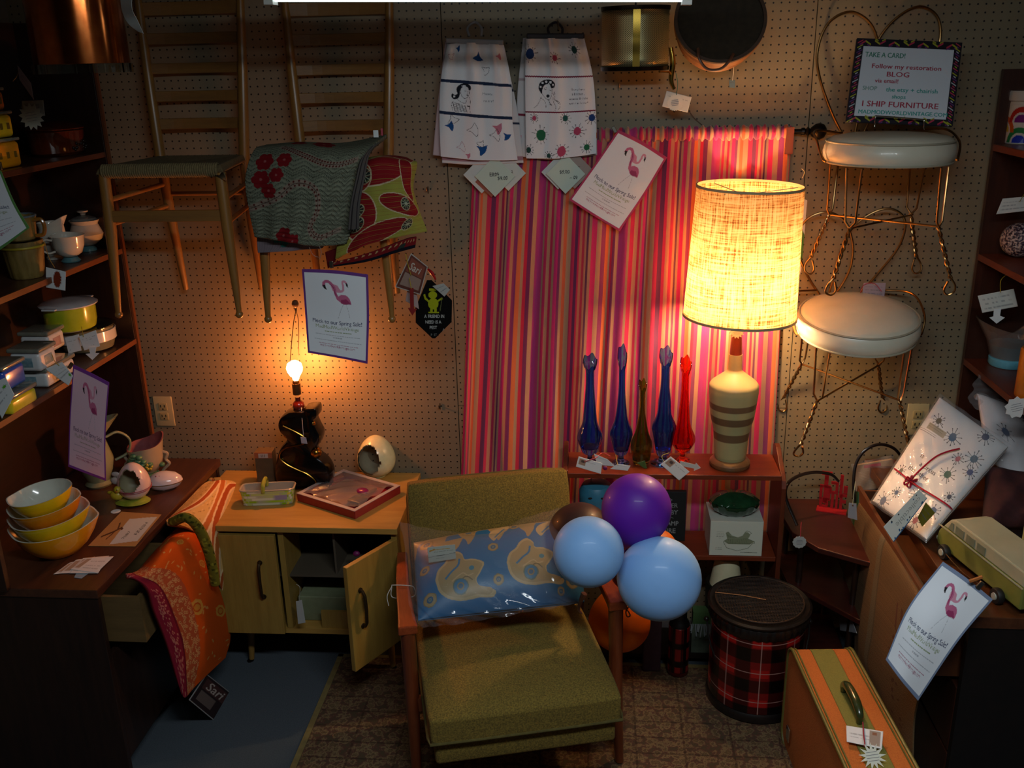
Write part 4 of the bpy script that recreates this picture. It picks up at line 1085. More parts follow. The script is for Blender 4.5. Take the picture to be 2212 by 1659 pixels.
def spout(p, a, r, z):
    k = max(0, math.cos(a-PI*.75))**6*max(0, (z-.05))*8*.1; return (p.x*(1+k), p.y*(1+k), p.z+k*.12)
def cup(label, px, Z, s, cat='cup', name='china_cup'):
    p = PX(px[0], px[1], -1.26 if s > .9 else -1.3); t = thing(name, label, cat, (p[0], p[1], Z))
    MB().lathe([(0, .004), (.030*s, 0), (.032*s, .004), (.024*s, .012), (.022*s, .016), (.0, .0165)], (0, 0, 0), 36).build('foot', teal, t)
    MB().lathe([(0, .0168), (.022*s, .017), (.040*s, .03*s), (.050*s, .055*s), (.053*s, .085*s), (.056*s, .09*s), (.053*s, .09*s), (.049*s, .08*s), (.045*s, .05*s), (.02*s, .024), (0, .022)], (0, 0, 0), 44, None, spout).build('bowl', china, t)
    MB().ctube([(-.034*s, -.038*s, .078*s), (-.05*s, -.055*s, .082*s), (-.06*s, -.068*s, .06*s), (-.046*s, -.052*s, .038*s), (-.03*s, -.034*s, .04*s)], .0035, 8).build('handle', china, t)
    return t
cup('white china cup with a teal foot, in front on the middle left shelf', (153, 558), mz, 1.0)
c2 = PX(120, 548, -1.33); t = thing('creamer', 'white china creamer with a tall curved lip, behind the cup', 'creamer', (-1.345, PX(118, 540, -1.345)[1], mz))
MB().lathe([(0, 0), (.03, 0), (.03, .006), (.022, .016), (.04, .04), (.046, .075), (.038, .105), (.044, .125), (.041, .125), (.034, .105), (.042, .075), (.036, .042), (0, .022)], (0, 0, 0), 40, None, lambda p, a, r, z: (p.x*(1+max(0, math.cos(a))**4*max(0, z-.09)*14), p.y, p.z+max(0, math.cos(a))**3*max(0, z-.09)*.7)).build('jug_body', china, t)
sg = PX(190, 540, -1.30); t = thing('sugar_bowl', 'white china sugar bowl with a knobbed lid and teal foot', 'bowl', (-1.30, PX(192, 540, -1.30)[1], mz))
MB().lathe([(0, 0), (.028, 0), (.028, .008), (.02, .018), (0, .018)], (0, 0, 0), 36).build('foot', teal, t)
MB().lathe([(0, .0185), (.03, .022), (.052, .042), (.058, .06), (.05, .08), (.044, .095), (.052, .110), (.048, .110), (.040, .095), (0, .09)], (0, 0, 0), 44).build('bowl', china, t)
l = MB().lathe([(0, .1105), (.044, .1105), (.040, .117), (.02, .124), (.010, .126), (.0, .126)], (0, 0, 0), 36).build('lid', mat('grey_china', '7d8684', rough=.15, coat=.6), t)
MB().lathe([(0, .1265), (.008, .127), (.010, .133), (.018, .138), (.019, .142), (.0, .144)], (0, 0, 0), 24).build('knob', china, l)
# tags on the left
price_tag('white card with a red-brown star sticker hanging below the bark mugs', tq((99, 577), (142, 587), (141, 628), (99, 621), PX(118, 600, -1.185)[1]), w=.05, h=.045, lines=0, decor=lambda c: (c.poly([(.029+q[0], .022+q[1]) for q in [(.6*a, 1.1*b) for a, b in star_pts(.019, .0155, 16)]], '7c2f14'),), strpts=[PX(95, 520, -1.213), PX(105, 555, -1.195), PX(118, 578, -1.186)], scol='a07830', seed=3)
price_tag('narrow white tag leaning against the banded glass casserole', tq((140, 730), (170, 722), (176, 757), (148, 764), -.44), w=.04, h=.05, seed=4, lines=5)
price_tag('white tag with an arrow tip tied by a yellow ribbon to the banded casserole', tq((170, 727), (207, 713), (216, 748), (182, 757), -.455), w=.04, h=.05, seed=5, lines=5, strpts=[PY(176, 706, -.44), PY(178, 716, -.452), PY(180, 728, -.457)], scol='a08a1c')
a_ = thing('arrow_tag', 'white arrow-shaped card tip under the tag on the banded casserole', 'tag', tuple(PY(200, 768, -.46)))
MB().prism([(-.012, .02), (.014, .026), (.010, .004), (.024, .006), (-.001, -.022), (-.024, -.004), (-.008, .0)], .0007, FM(PY(200, 764, -.46), R(-8))).build('card', paper, a_, world=True, smooth=False)
price_tag('white tag with a green dot clipped beside the pink flyer', tq((97, 797), (134, 782), (158, 812), (148, 833), -.62), w=.06, h=.05, seed=6, lines=4, decor=lambda c: c.circ((.05, .04), .006, '5fae2e', .004), strpts=[PY(112, 765, -.64), PY(118, 780, -.625), PY(128, 790, -.62)], scol='a08a1c')
price_tag('white tag with a green dot at the left edge below the yellow dish', tq((-30, 835), (12, 815), (31, 853), (4, 905), -.90), w=.06, h=.06, seed=7, lines=5, decor=lambda c: c.circ((.045, .02), .006, '5fae2e', .004))
price_tag('faded pink-white tag beside the orange square dish', tq((37, 140), (67, 180), (73, 216), (42, 172), PX(45, 160, -1.2)[1]), base='a0949a', w=.05, h=.05, seed=8, lines=2, strpts=[PY(42, 150, PX(45, 160, -1.2)[1]), PX(36, 165, -1.22), PX(28, 175, -1.246)])
star_tag('greyish white starburst tag hanging by the top left shelf dishes', PY(68, 252, PX(68, 252, -1.17)[1]), .040, 13, R(8), 'a4a498', strpts=[PX(68, 238, -1.172), PX(60, 225, -1.18), PX(46, 232, -1.232)])
price_tag('greyish rectangular tag behind the starburst tag on the top left shelf', tq((47, 218), (93, 216), (97, 250), (48, 255), PX(68, 252, -1.17)[1]+.01), base='96968c', w=.07, h=.05, seed=9, strpts=[PY(70, 220, -.68), PX(60, 222, -1.19), PX(46, 232, -1.233)])
# ------------------------------------------------------------------ dresser top goods
dz = .7005
def pour(p, a, r, z):
    k = math.exp(-((a-PI*1.05)/.30)**2)+math.exp(-(min(abs(a-.05), abs(a-.05-2*PI))/.30)**2)
    h = max(0, z-.045)/.05; return (p.x*(1+.10*k*h), p.y, p.z+.006*k*h)
inside = mat('bowl_inside', 'cfd0c2', 'd6d8ca', rough=.15, coat=.6)
BWL = PZ(124, 1130, .80)
bx, by = BWL[0], BWL[1]
for i, (rad, m_, lab, h0) in enumerate(((.124, gold, 'largest golden yellow nested mixing bowl, at the bottom of the stack', 0), (.114, yel, 'lemon yellow nested mixing bowl, second from the bottom', .042), (.104, mat('amber_enamel', 'dc8408', 'e69012', rough=.25, coat=.4), 'amber orange nested mixing bowl, third from the bottom', .084), (.093, mat('bright_yellow', 'ecbc08', 'f2c614', rough=.25, coat=.4), 'smallest yellow mixing bowl on top, showing its white inside', .126))):
    s = rad/.132
    t = thing('mixing_bowl', lab, 'bowl', (bx-.010*i, by+.002*i, dz+h0+.001), 0, 'nested yellow and orange mixing bowls', (R(2), R(-4-1.0*i), R(8)))
    H = .105*s+.004
    outer = [(0, 0), (.05*s, 0), (.062*s, .004), (.095*s, H*.30), (.118*s, H*.62), (.130*s, H*.93), (.132*s, H)]
    innr = [(.132*s, H), (.127*s, H), (.124*s, H*.9), (.112*s, H*.6), (.088*s, H*.30), (.05*s, .008), (0, .007)]
    MB().lathe(outer, (0, 0, 0), 60, None, pour).build('outside', m_, t)
    MB().lathe(innr, (0, 0, 0), 60, None, pour).build('inside', inside, t)
# ewer behind the flyer
P0 = PZ(228, 1050, dz); pgm = mat('cream_green_glaze', '7c8c6c', '9a9874', rough=.2, coat=.5, scale=10)
t = thing('pitcher', 'pale green and cream pottery pitcher with a pointed lip, behind the pink flyer', 'pitcher', (-1.30, PX(215, 1040, -1.30)[1], dz))
MB().lathe([(0, 0), (.045, 0), (.05, .008), (.04, .02), (.056, .06), (.062, .10), (.05, .15), (.038, .185), (.052, .235), (.048, .235), (.032, .185), (.044, .15), (0, .14)], (0, 0, 0), 44, None, lambda p, a, r, z: (p.x*(1+max(0, math.cos(a-.4))**5*max(0, z-.18)*18), p.y*(1+max(0, math.cos(a-.4))**5*max(0, z-.18)*14), p.z+max(0, math.cos(a-.4))**4*max(0, z-.18)*.5)).build('jug_body', pgm, t)
MB().ctube([(.035, .03, .175), (.07, .055, .185), (.10, .075, .15), (.09, .07, .10), (.052, .04, .08)], .007, 8, sq=.7).build('handle', pgm, t)
MB().lathe([(0, -.0), (.05, 0), (.05, .0005), (0, .0005)], (0, 0, 0), 8)
# floral pot
fl = PX(318, 1005, -1.13)
t = thing('floral_pot', 'pottery pot with green and yellow flowers and a pink inside', 'pot', (-1.155, PX(318, 1000, -1.155)[1], dz), 0, None, (0, 0, R(10)))
def potf(p, a, r, z):
    k = max(0, z-.06)/.065; e = .5+.5*math.cos(a-.5); return (p.x*(1+.16*e*k), p.y, p.z+(.040*e*e+.005*math.sin(3*a)-.012)*k)
cr_ = mat('cream_glaze', '9c8f78', 'a89b84', rough=.2, coat=.5, scale=14)
MB().lathe([(0, .012), (.03, .012), (.036, .016), (.055, .04), (.062, .07), (.060, .10), (.063, .125)], (0, 0, 0), 48, None, potf).build('outside', cr_, t)
MB().lathe([(.063, .125), (.059, .125), (.055, .10), (.05, .05), (0, .03)], (0, 0, 0), 48, None, potf).build('inside', mat('pink_glaze', '8a4a4c', '96585a', rough=.25, coat=.4), t)
MB().lathe([(0, 0), (.034, 0), (.038, .006), (.03, .0118), (0, .0118)], (0, 0, 0), 30).build('foot', mat('green_glaze', '3f6a4c', '56805c', rough=.25, coat=.4), t)
g = MB(); rr = random.Random(8); gg = mat('green_glaze', '3f6a4c')
for i in range(16):
    a = rr.uniform(-2.6, -.3); z = rr.uniform(.03, .10); g.ball((.061*math.cos(a), .061*math.sin(a), z), .012, 6, (1, 1, .8))
g.build('leaves', gg, t)
g = MB()
a = -1.2
for k in range(6): g.ball((.066*math.cos(a+.13*math.cos(k*PI/3)), .066*math.sin(a+.13*math.cos(k*PI/3)), .055+.009*math.sin(k*PI/3)), .0065, 6)
g.build('flower', mat('yellow_flower', 'b09a30', rough=.3), t)
for s in (0, PI): MB().ctube([(.06*math.cos(s), .06*math.sin(s), .09), (.078*math.cos(s), .078*math.sin(s), .08), (.07*math.cos(s), .07*math.sin(s), .058), (.08*math.cos(s), .08*math.sin(s), .04), (.06*math.cos(s), .06*math.sin(s), .02), (.05*math.cos(s), .05*math.sin(s), .006)], .006, 8).build('handle', cr_, t)
# broken-egg planters
def egg_broken(label, loc, rx, H, m_out, m_in, hole_c, hole_r, rot=(0, 0, 0), name='egg_vase', seed=1):
    t = thing(name, label, 'vase', loc, 0, None, rot)
    n, k = 64, 56; V = []; F = []; rr = random.Random(seed)
    jag = [1+rr.uniform(-.10, .10) for _ in range(22)]
    hc = Vector(hole_c).normalized()
    def pt(i, j, s):
        th = PI*i/k; ph = 2*PI*j/n; r = rx*math.sin(th)*(1-.16*math.cos(th)); z = H/2-H/2*math.cos(th)*-1
        z = H/2*(1-math.cos(th)) ; r = rx*math.sin(th)*(1+.18*math.cos(th)); return Vector((r*math.cos(ph)*s, r*math.sin(ph)*s, H/2+(z-H/2)*s))
    for s in (1, .93):
        base = len(V)
        for i in range(k+1):
            for j in range(n): V.append(pt(i, j, s))
        for i in range(k):
            for j in range(n):
                c = (V[base+i*n+j]+V[base+(i+1)*n+(j+1) % n])/2-Vector((0, 0, H/2)); d = c.normalized()
                ang = d.angle(hc); u = Vector((0, 0, 1)).cross(hc).normalized(); w_ = hc.cross(u)
                az = math.atan2(d.dot(w_), d.dot(u)); jj = (az+PI)/(2*PI)*22; q = jag[int(jj) % 22]*(1-(jj % 1))+jag[(int(jj)+1) % 22]*(jj % 1)
                if ang < hole_r*q: continue
                a, b, c2, d2 = base+i*n+j, base+i*n+(j+1) % n, base+(i+1)*n+(j+1) % n, base+(i+1)*n+j
                F.append(((a, b, c2, d2) if s == 1 else (d2, c2, b, a), 0 if s == 1 else 1))
    for q, nm, m_ in ((0, 'shell', m_out), (1, 'inner_shell', m_in)):
        mb = MB(); mb.v = V; mb.f = [f for f, w in F if w == q]; mb.mi = [0]*len(mb.f); mb.build(nm, m_, t)
    return t
pk = mat('pink_white_glaze', 'c8b0b0', 'd4c4c2', rough=.2, coat=.5, scale=20)
E1 = PZ(290, 1088, dz)
t = egg_broken('pink and white broken-egg planter with a yellow chick, on the dresser', (E1[0], E1[1]+.02, dz+.012), .055, .135, pk, mat('tan_inside', '9c9070', rough=.5), (.12, -1, .34), .74, (0, 0, 0), 'egg_planter')
MB().lathe([(0, 0), (.04, -.0), (.05, .006), (.042, .014), (.03, .016), (0, .016)], (-.008, -.012, -.011), 30, None, lambda p, a, r, z: (p.x*1.25, p.y*.9, p.z)).build('grass_base', mat('lime_glaze', '7a8a28', '93a238', rough=.3, coat=.3), t)
yc = mat('chick_yellow', 'a89a22', 'b3a630', rough=.35)
g = MB(); g.ball((-.05, -.035, .028), .020, 10, (1.15, .9, .95)); g.ball((-.040, -.042, .052), .013, 10); g.ball((-.074, -.03, .034), .008, 8, (1.6, .6, .8)); c_k = g.build('chick', yc, t)
MB().ball((-.036, -.0535, .056), .002, 6).build('chick_eye', dk, c_k)
MB().lathe([(0, 0), (.0032, 0), (0, .008)], (-.037, -.055, .051), 8, rotm(R(100), 0, 0)).build('chick_beak', mat('beak_orange', 'a86018'), c_k)
g = MB(); g.ball((-.055, -.02, .075), .014, 8, (1.2, .5, 1)); g.ball((-.05, -.02, .10), .012, 8, (1.3, .5, .8)); g.ball((-.04, -.02, .088), .007, 8)
g.build('bow', mat('white_glaze', 'aaa6a2', rough=.15, coat=.5), t)
for z, rq in ((.040, .0562), (.046, .0576)): MB().tube([(rq*math.cos(2*PI*k/40), rq*math.sin(2*PI*k/40), z) for k in range(40)], .0012, 6, closed=True).build('pink_line', mat('rose_line', '8a3a4a'), t)
E2 = PZ(357, 1060, dz)
t = thing('egg_box', 'lilac-white porcelain egg-shaped box with small flowers, lying on its side', 'box', (E2[0]-.01, E2[1]+.02, dz), R(15))
lil = mat('lilac_white', 'c4bac0', 'cec6cc', rough=.15, coat=.6, scale=10)
g = MB(); g.lathe([(0, 0), (.025, 0), (.042, .012), (.048, .027), (0, .027)], (0, 0, 0), 36, None, lambda p, a, r, z: (p.x*1.25*(1+.08*math.cos(a)), p.y*.9, p.z)); g.build('box_base', lil, t)
g = MB(); g.lathe([(0, .030), (.049, .030), (.046, .042), (.034, .056), (.015, .064), (0, .066)], (0, 0, 0), 36, None, lambda p, a, r, z: (p.x*1.25*(1+.08*math.cos(a)), p.y*.9, p.z)); g.build('lid', lil, t)
MB().lathe([(0, .0272), (.0495, .0272), (.0495, .0297), (0, .0297)], (0, 0, 0), 36, None, lambda p, a, r, z: (p.x*1.25*(1+.08*math.cos(a)), p.y*.9, p.z)).build('gilt_band', mat('gilt', '8a6a3a', rough=.3, metal=.6), t)
g = MB()
for q in range(9): g.ball((-.02+.012*(q % 4), -.022+.004*(q//3), .0585-.0012*q), .0028, 5)
g.build('painted_flowers', mat('mauve_flower', '7a3a5c'), t)
# cardboard header with a pale label, business cards, sticker
Q = [PZ(262, 1106, dz), PZ(349, 1112, dz), PZ(292, 1181, dz), PZ(190, 1180, dz)]
cv = CV(.20, .15, 150, 'a07c4c'); cv.poly([(.07, .03), (.19, .012), (.19, .125), (.085, .142)], 'b4baba')
cv.text('FINISH', .165, .10, .022, '2c2c2c', 'l', .9, ang=R(-82)); cv.text('2807', .125, .12, .02, '2c2c2c', 'l', .9, ang=R(-82))
cv.line([(.02, .11), (.05, .09), (.07, .07), (.08, .075)], .008, '4a2c1c'); cv.line([(.045, .05), (.06, .075), (.05, .12)], .006, '54341f')
t = thing('cardboard_label', 'brown cardboard label with a pale printed panel lying on the left dresser', 'card', tuple(PZ(275, 1145, dz)))
up = Vector((0, 0, .0012))
sheet('card', quadS(*[q+up for q in Q]), 150, 112, VP_, cv, .0009, parent=t, world=True, back='8a6a40')
for i, (pts, lab) in enumerate((([(150, 1216), (205, 1203), (205, 1232), (115, 1241)], 'business card at the left end of the fan on the dresser'), ([(165, 1210), (222, 1203), (208, 1236), (128, 1240)], 'second business card from the left in the fan on the dresser'), ([(180, 1207), (236, 1202), (212, 1240), (150, 1240)], 'third business card in the fan on the dresser'), ([(190, 1207), (246, 1204), (209, 1240), (152, 1232)], 'topmost business card of the fan at its right end'), ([(168, 1232), (195, 1236), (176, 1250), (160, 1248)], 'blue-grey card corner poking out under the business card fan'))):
    cv = CV(.089, .05, 60, 'd8d0cc' if i < 4 else '8a98a4'); scrib(cv, .03, .015, .05, 4, .008, '8a7a74', seed=i)
    if i < 4: cv.rect(.004, .006, .016, .036, 'a88a74')
    t = thing('business_card', lab, 'card', tuple(PZ(*pts[0], dz)), group='fanned business cards')
    sheet('card', quadS(*[PZ(*q, dz)+Vector((0, 0, .001+.0009*(i if i < 4 else -.4))) for q in pts]), 60, 34, VP_, cv, .0004, parent=t, world=True)
t = thing('sticker', 'small round white sticker card on the dresser below the chick', 'sticker', tuple(PZ(250, 1103, dz)))
MB().lathe([(0, 0), (.016, 0), (.016, .0008), (0, .0008)], tuple(PZ(250, 1105, dz)+Vector((0, 0, .0003))), 20).build('disc', paper, t, world=True)
# ------------------------------------------------------------------ draped kantha throws over the open drawer
cv = CV(.28, .50, 260, 'b84c10')
for (x, y, r) in ((.17, .06, .020), (.245, .20, .014), (.18, .30, .024), (.10, .19, .0), (.26, .33, .018), (.20, .12, .012), (.12, .40, .012)):
    if r: cv.circ((x, y), r, 'b88a3c', r*.8, n=16, wob=.12, seed=3); cv.circ((x, y), r*.6, 'a8440e', r*.5, n=12); cv.circ((x, y), r*.45, 'b07a30', r*.35, n=12)
rr = random.Random(3)
for i in range(60):
    x, y = rr.uniform(.11, .28), rr.uniform(.02, .48); a = rr.uniform(0, PI); cv.circ((x, y), .006, 'b88a4c', .0022, a, 8)
A = _cr(np.array([(.0, .0), (.03, .10), (.075, .22), (.095, .34), (.10, .5)]), np.linspace(0, 1, 30))
cv.poly([(0, 0)]+[tuple(a+np.array([.075-.0*a[1], 0])) for a in A]+[(0, .5)], '9a4a2c')
for i in range(520):
    y = rr.uniform(0, .5); xl = np.interp(y, A[:, 1], A[:, 0]); x = xl+rr.uniform(-.02, .073); cv.circ((x, y), .0042, 'b0885c', n=7); cv.circ((x+.001, y), .002, '8a3a1c', n=6)
cv.poly([(-.01, 0)]+[tuple(a+np.array([.012, 0])) for a in A]+[(-.01, .5)], '5e1020')
cv.poly([(-.01, 0)]+[tuple(a+np.array([.004, 0])) for a in A]+[(-.01, .5)], '78182c')
for i in range(330):
    y = rr.uniform(0, .5); xl = np.interp(y, A[:, 1], A[:, 0]); x = xl+rr.uniform(-.06, -.002)
    if not (.13 < y < .2): cv.circ((x, y), .0035, 'a8685c', n=6)
t = thing('throw', 'orange and crimson patterned throw hanging over the open dresser drawer', 'throw', tuple(PX(400, 1300, -.80)))
def pxX(rows): return [[PX(*q) for q in r] for r in rows]
DX = -.82
G = pxX([[(283, 1250, -.93), (315, 1212, -.93), (350, 1172, -.93), (385, 1136, -.93)],
         [(272, 1240, -.84), (318, 1232, -.815), (375, 1168, -.815), (428, 1150, -.82)],
         [(318, 1268, -.80), (350, 1262, -.79), (410, 1225, -.79), (452, 1215, -.80)],
         [(335, 1320, -.80), (372, 1330, -.785), (430, 1310, -.785), (480, 1290, -.80)],
         [(365, 1400, -.80), (392, 1405, -.785), (440, 1400, -.785), (498, 1370, -.80)],
         [(392, 1500, -.80), (402, 1506, -.79), (425, 1480, -.785), (488, 1420, -.80)]])
sheet('cloth', gridS(G), 260, 420, VF_, cv, .012, parent=t, world=True, back='7a2a18')
cv = CV(.2, .34, 200, 'c8a468')
rr = random.Random(9)
for i in range(900): cv.circ((rr.uniform(0, .2), rr.uniform(0, .34)), .0022, rr.choice(['b08c54', 'd0b07c', 'a4844c']), n=6)
for k, y0 in enumerate((-.02, .045, .11, .17, .23, .29, .34)):
    pts = [(x, y0+.05*math.sin(x*16+k)-.16*x+(.05)) for x in np.linspace(-.01, .21, 20)]
    cv.line(pts, .022, 'd8bc90'); cv.line([(x, y+.0) for x, y in pts], .013, 'a04c22' if k % 2 == 0 else 'b0622e')
    cv.line([(x, y+.014) for x, y in pts], .003, 'bba684')
for (x, y) in ((.135, .255), (.06, .30)): cv.rect(x-.012, y-.012, .024, .024, 'b89a70'); cv.rect(x-.008, y-.008, .016, .016, '5e2a18')
t = thing('throw', 'tan and rust striped throw draped at the back corner of the left dresser', 'throw', tuple(PX(470, 1150, -.80)))
G = pxX([[(366, 1118, -.93), (400, 1085, -.93), (440, 1045, -.93), (462, 1037, -.90)],
         [(362, 1128, -.88), (425, 1090, -.86), (478, 1045, -.86), (508, 1042, -.85)],
         [(420, 1150, -.82), (455, 1130, -.80), (500, 1105, -.80), (524, 1085, -.82)],
         [(465, 1235, -.80), (485, 1215, -.785), (515, 1200, -.785), (536, 1190, -.80)],
         [(488, 1290, -.80), (505, 1275, -.785), (528, 1262, -.785), (545, 1270, -.80)],
         [(525, 1332, -.80), (532, 1330, -.79), (540, 1322, -.79), (548, 1310, -.80)]])
sheet('cloth', gridS(G, lambda u, v: .004*np.sin(u*11)*v), 190, 300, VF_, cv, .012, parent=t, world=True, back='8a7040')
cv = CV(.04, .2, 40, '6f6620'); rr = random.Random(2)
for i in range(200): cv.circ((rr.uniform(0, .04), rr.uniform(0, .2)), .0022, rr.choice(['3a3a14', '96902e', '54501c']), n=6)
t = thing('throw', 'rolled olive green throw edge lying between the orange and tan throws', 'throw', tuple(PX(420, 1160, -.79)))
def RS(u, v):
    C_ = _cr(np.array([tuple(PX(*q)) for q in ((372, 1128, -.865), (402, 1118, -.80), (428, 1140, -.775), (447, 1180, -.765), (459, 1225, -.765), (465, 1262, -.77))]), v[:, 0])
    a = u*2*PI; r = (.017-.004*np.abs(v-.5))
    d = np.gradient(C_, axis=0); d /= np.linalg.norm(d, axis=1, keepdims=True); X = np.cross(d, np.array([0, 1, .2])); X /= np.linalg.norm(X, axis=1, keepdims=True); Z = np.cross(d, X)
    return C_[:, None, :]+X[:, None, :]*(r*np.cos(a))[..., None]*1.0+Z[:, None, :]*(r*np.sin(a))[..., None]*.7
sheet('cloth', RS, 40, 120, VF_, cv, .002, parent=t, world=True)
def sari(label, pts, Yo=None, world=None):
    cv = CV(.12, .11, 130, '2a1a1c'); cv.rect(0, 0, .12, .003, '8c8a8a'); cv.rect(.117, 0, .003, .11, '8c8a8a'); cv.rect(0, .107, .12, .003, '9a9898'); cv.rect(0, 0, .003, .11, '9a9898')
    cv.rect(.012, .01, .096, .04, '4a2c2a'); cv.rect(.016, .056, .062, .036, '6a5a54'); cv.text('Sari', .022, .044, .044, 'b8a8a0', 'l', 1.0, slant=.25, wt=.0006)
    t = thing('hang_tag', label, 'tag', tuple(pts[0])); sheet('card', quadS(*pts), 130, 119, VP_, cv, .0007, parent=t, world=True, back='b0b0b0'); return t, cv
t, _ = sari('dark hang tag reading Sari below the orange throw', [PX(446, 1455, -.80), PX(506, 1502, -.80), PX(466, 1560, -.80), PX(408, 1512, -.80)])
star_tag('white scalloped tag at the tip of the tan throw', PX(552, 1322, -.79), .026, 22, 0, 'd2d8dc', r2=.9)
# ================================================================== tall lamp with linen shade
def zat(y, Y, x=1600): return PY(x, y, Y)[2]
LX, LY = .988, -.225
Zb = .7805
tl = thing('table_lamp', 'tall cream banded ceramic table lamp with a big glowing linen drum shade', 'lamp', (LX, LY, Zb))
def zz_(y): return PY(1590, y, LY)[2]-Zb
base = wood('lamp_base_wood', '5e4426', '76583a', 0, .3, coat=.5)
MB().lathe([(0, 0), (.066, 0), (.070, .006), (.070, .016), (.062, .026), (.050, .030), (0, .030)], (0, 0, 0), 48).build('base', base, tl)
hb = .030; hs = zz_(838); hn = zz_(800); ht = zz_(765)
prof = [(0, hb), (.052, hb), (.055, hb+.012)]
key = [(hb+.012, .055), (hb+.10, .062), (hs-.10, .074), (hs-.03, .082), (hs, .0835), (hs+.02, .078), (hn-.012, .040), (hn, .026), (hn+.012, .0235), (ht, .0225)]
kz = [k[0] for k in key]; kr = [k[1] for k in key]
N_ = 150
zs_ = np.linspace(hb+.012, ht, N_)
P_ = _cr(np.array(key, float), np.linspace(0, 1, 200))
rs_ = np.interp(zs_, P_[:, 0], P_[:, 1])
mb = MB(); mb.lathe(prof+[(float(r), float(z)) for z, r in zip(zs_, rs_)]+[(0, ht)], (0, 0, 0), 56)
cl = np.array([v.z for v in mb.v]); colr = np.tile(np.array(lin('a8a070'), dtype=np.float32), (len(cl), 1))
def band(y0, y1, c):
    a, b = sorted((zz_(y0+6), zz_(y1+6))); colr[(cl > a) & (cl < b)] = lin(c)
band(858, 872, '6a5238'); band(886, 902, '6a5238'); band(922, 938, '6a5238')
colr[cl > hn-.004] = lin('b09868')
mb.build('ceramic_body', vcol('lamp_glaze', .45, coat=.25, spec=.4), tl, colors=colr)
hw_ = zz_(715)
MB().lathe([(0, ht+.0005), (.021, ht+.0005), (.0165, hw_), (0, hw_)], (0, 0, 0), 28).build('neck', wood('lamp_neck_wood', '5a1e10', '7a2e18', 2, .3, coat=.5), tl)
MB().cyl((0, 0, hw_+.0005), (0, 0, hw_+.055), .011, n=16).build('socket', brass, tl)
zb_ = PY(1610, 600, LY)[2]-Zb
MB().lathe([(0, hw_+.056), (.012, hw_+.058), (.014, zb_-.03), (.026, zb_-.004), (.030, zb_+.018), (.025, zb_+.040), (.012, zb_+.052), (0, zb_+.055)], (0, 0, 0), 24).build('bulb', emit('warm_bulb', 'ffd6a0', BULB_SHADE_E), tl)
sz0, sz1 = 1.318-Zb, 1.750-Zb
def shademat():
    m, nt, b = _new('linen_shade'); out = nt.nodes['Material Output']
    g = nt.nodes.new('ShaderNodeTexCoord'); 
    f1 = _noise(nt, _coord(nt, (1, 1, .04)), 210, 4, .65); f2 = _noise(nt, _coord(nt, (.05, .05, 1)), 210, 4, .65)
    ad = nt.nodes.new('ShaderNodeMath'); ad.operation = 'ADD'; nt.links.new(f1, ad.inputs[0]); nt.links.new(f2, ad.inputs[1])
    hf = nt.nodes.new('ShaderNodeMath'); hf.operation = 'MULTIPLY'; hf.inputs[1].default_value = .5; nt.links.new(ad.outputs[0], hf.inputs[0])
    col = _ramp(nt, hf.outputs[0], [(.40, '7c5028'), (.46, 'c89458'), (.5, 'e0b478'), (.58, 'eccb94')])
    df = nt.nodes.new('ShaderNodeBsdfDiffuse'); ts = nt.nodes.new('ShaderNodeBsdfTranslucent'); mx = nt.nodes.new('ShaderNodeMixShader')
    nt.links.new(col, df.inputs[0]); nt.links.new(col, ts.inputs[0]); mx.inputs[0].default_value = .24
    nt.links.new(df.outputs[0], mx.inputs[1]); nt.links.new(ts.outputs[0], mx.inputs[2]); nt.links.new(mx.outputs[0], out.inputs['Surface'])
    return m
SHM = Matrix.Translation((.004, 0, sz0)) @ rotm(0, R(1.6), 0)
hS = sz1-sz0
sh = MB().lathe([(.184, 0), (.1675, hS)], (0, 0, 0), 96, SHM).build('lamp_shade', shademat(), tl)
trm = mat('shade_trim', 'a8946c', 'b09c74', rough=.8)
for r, z in ((.184, .004), (.1675, hS-.004)): MB().lathe([(r+.0008, z-.004), (r+.0026, z-.004), (r+.0026, z+.004), (r+.0008, z+.004), (r-.0015, z+.004), (r-.0015, z-.004)], (0, 0, 0), 96, SHM, closed=True).build('shade_trim', trm, sh)
g = MB(); zt = sz1-.03
for k in range(3): g.tube([(0, 0, zt), (.165*math.cos(k*2*PI/3), .165*math.sin(k*2*PI/3), zt+.02)], .0016, 6)
g.build('shade_spider', steel_ if False else mat('steel_wire', '8a8a88'), tl)
for s in (-1, 1): MB().ctube([(0, 0, zt), (s*.03, 0, zt-.02), (s*.055, 0, zb_+.04), (s*.04, 0, hw_+.04), (s*.011, 0, hw_+.01)], .0016, 6).build('harp', mat('steel_wire', '8a8a88'), tl)
star_tag('white starburst tag hanging under the glowing linen lamp shade', PY(1592, 716, -.262), .026, 14, 0, 'e2e2dc')
t = thing('ribbon_tie', 'thin twisted ribbon end sticking up at the linen shade\'s top rim', 'ribbon', tuple(PY(1736, 375, -.24)))
MB().ctube([PY(1733, 385, -.235), PY(1738, 372, -.24), PY(1732, 364, -.235)], .0012, 6).build('ribbon', mat('tan_thread', 'a08a60', rough=.8), t, world=True)
price_tag('green and white narrow tag hanging behind the linen shade\'s right side', tq((1738, 430), (1744, 432), (1730, 595), (1724, 560), -.04), w=.02, h=.2, lines=0, nx=10, decor=lambda c: c.rect(0, .09, .02, .09, '4a7a3a'), strpts=[PY(1741, 400, -.035), PY(1740, 418, -.04), PY(1741, 432, -.04)], scol='8f8464')
MB()
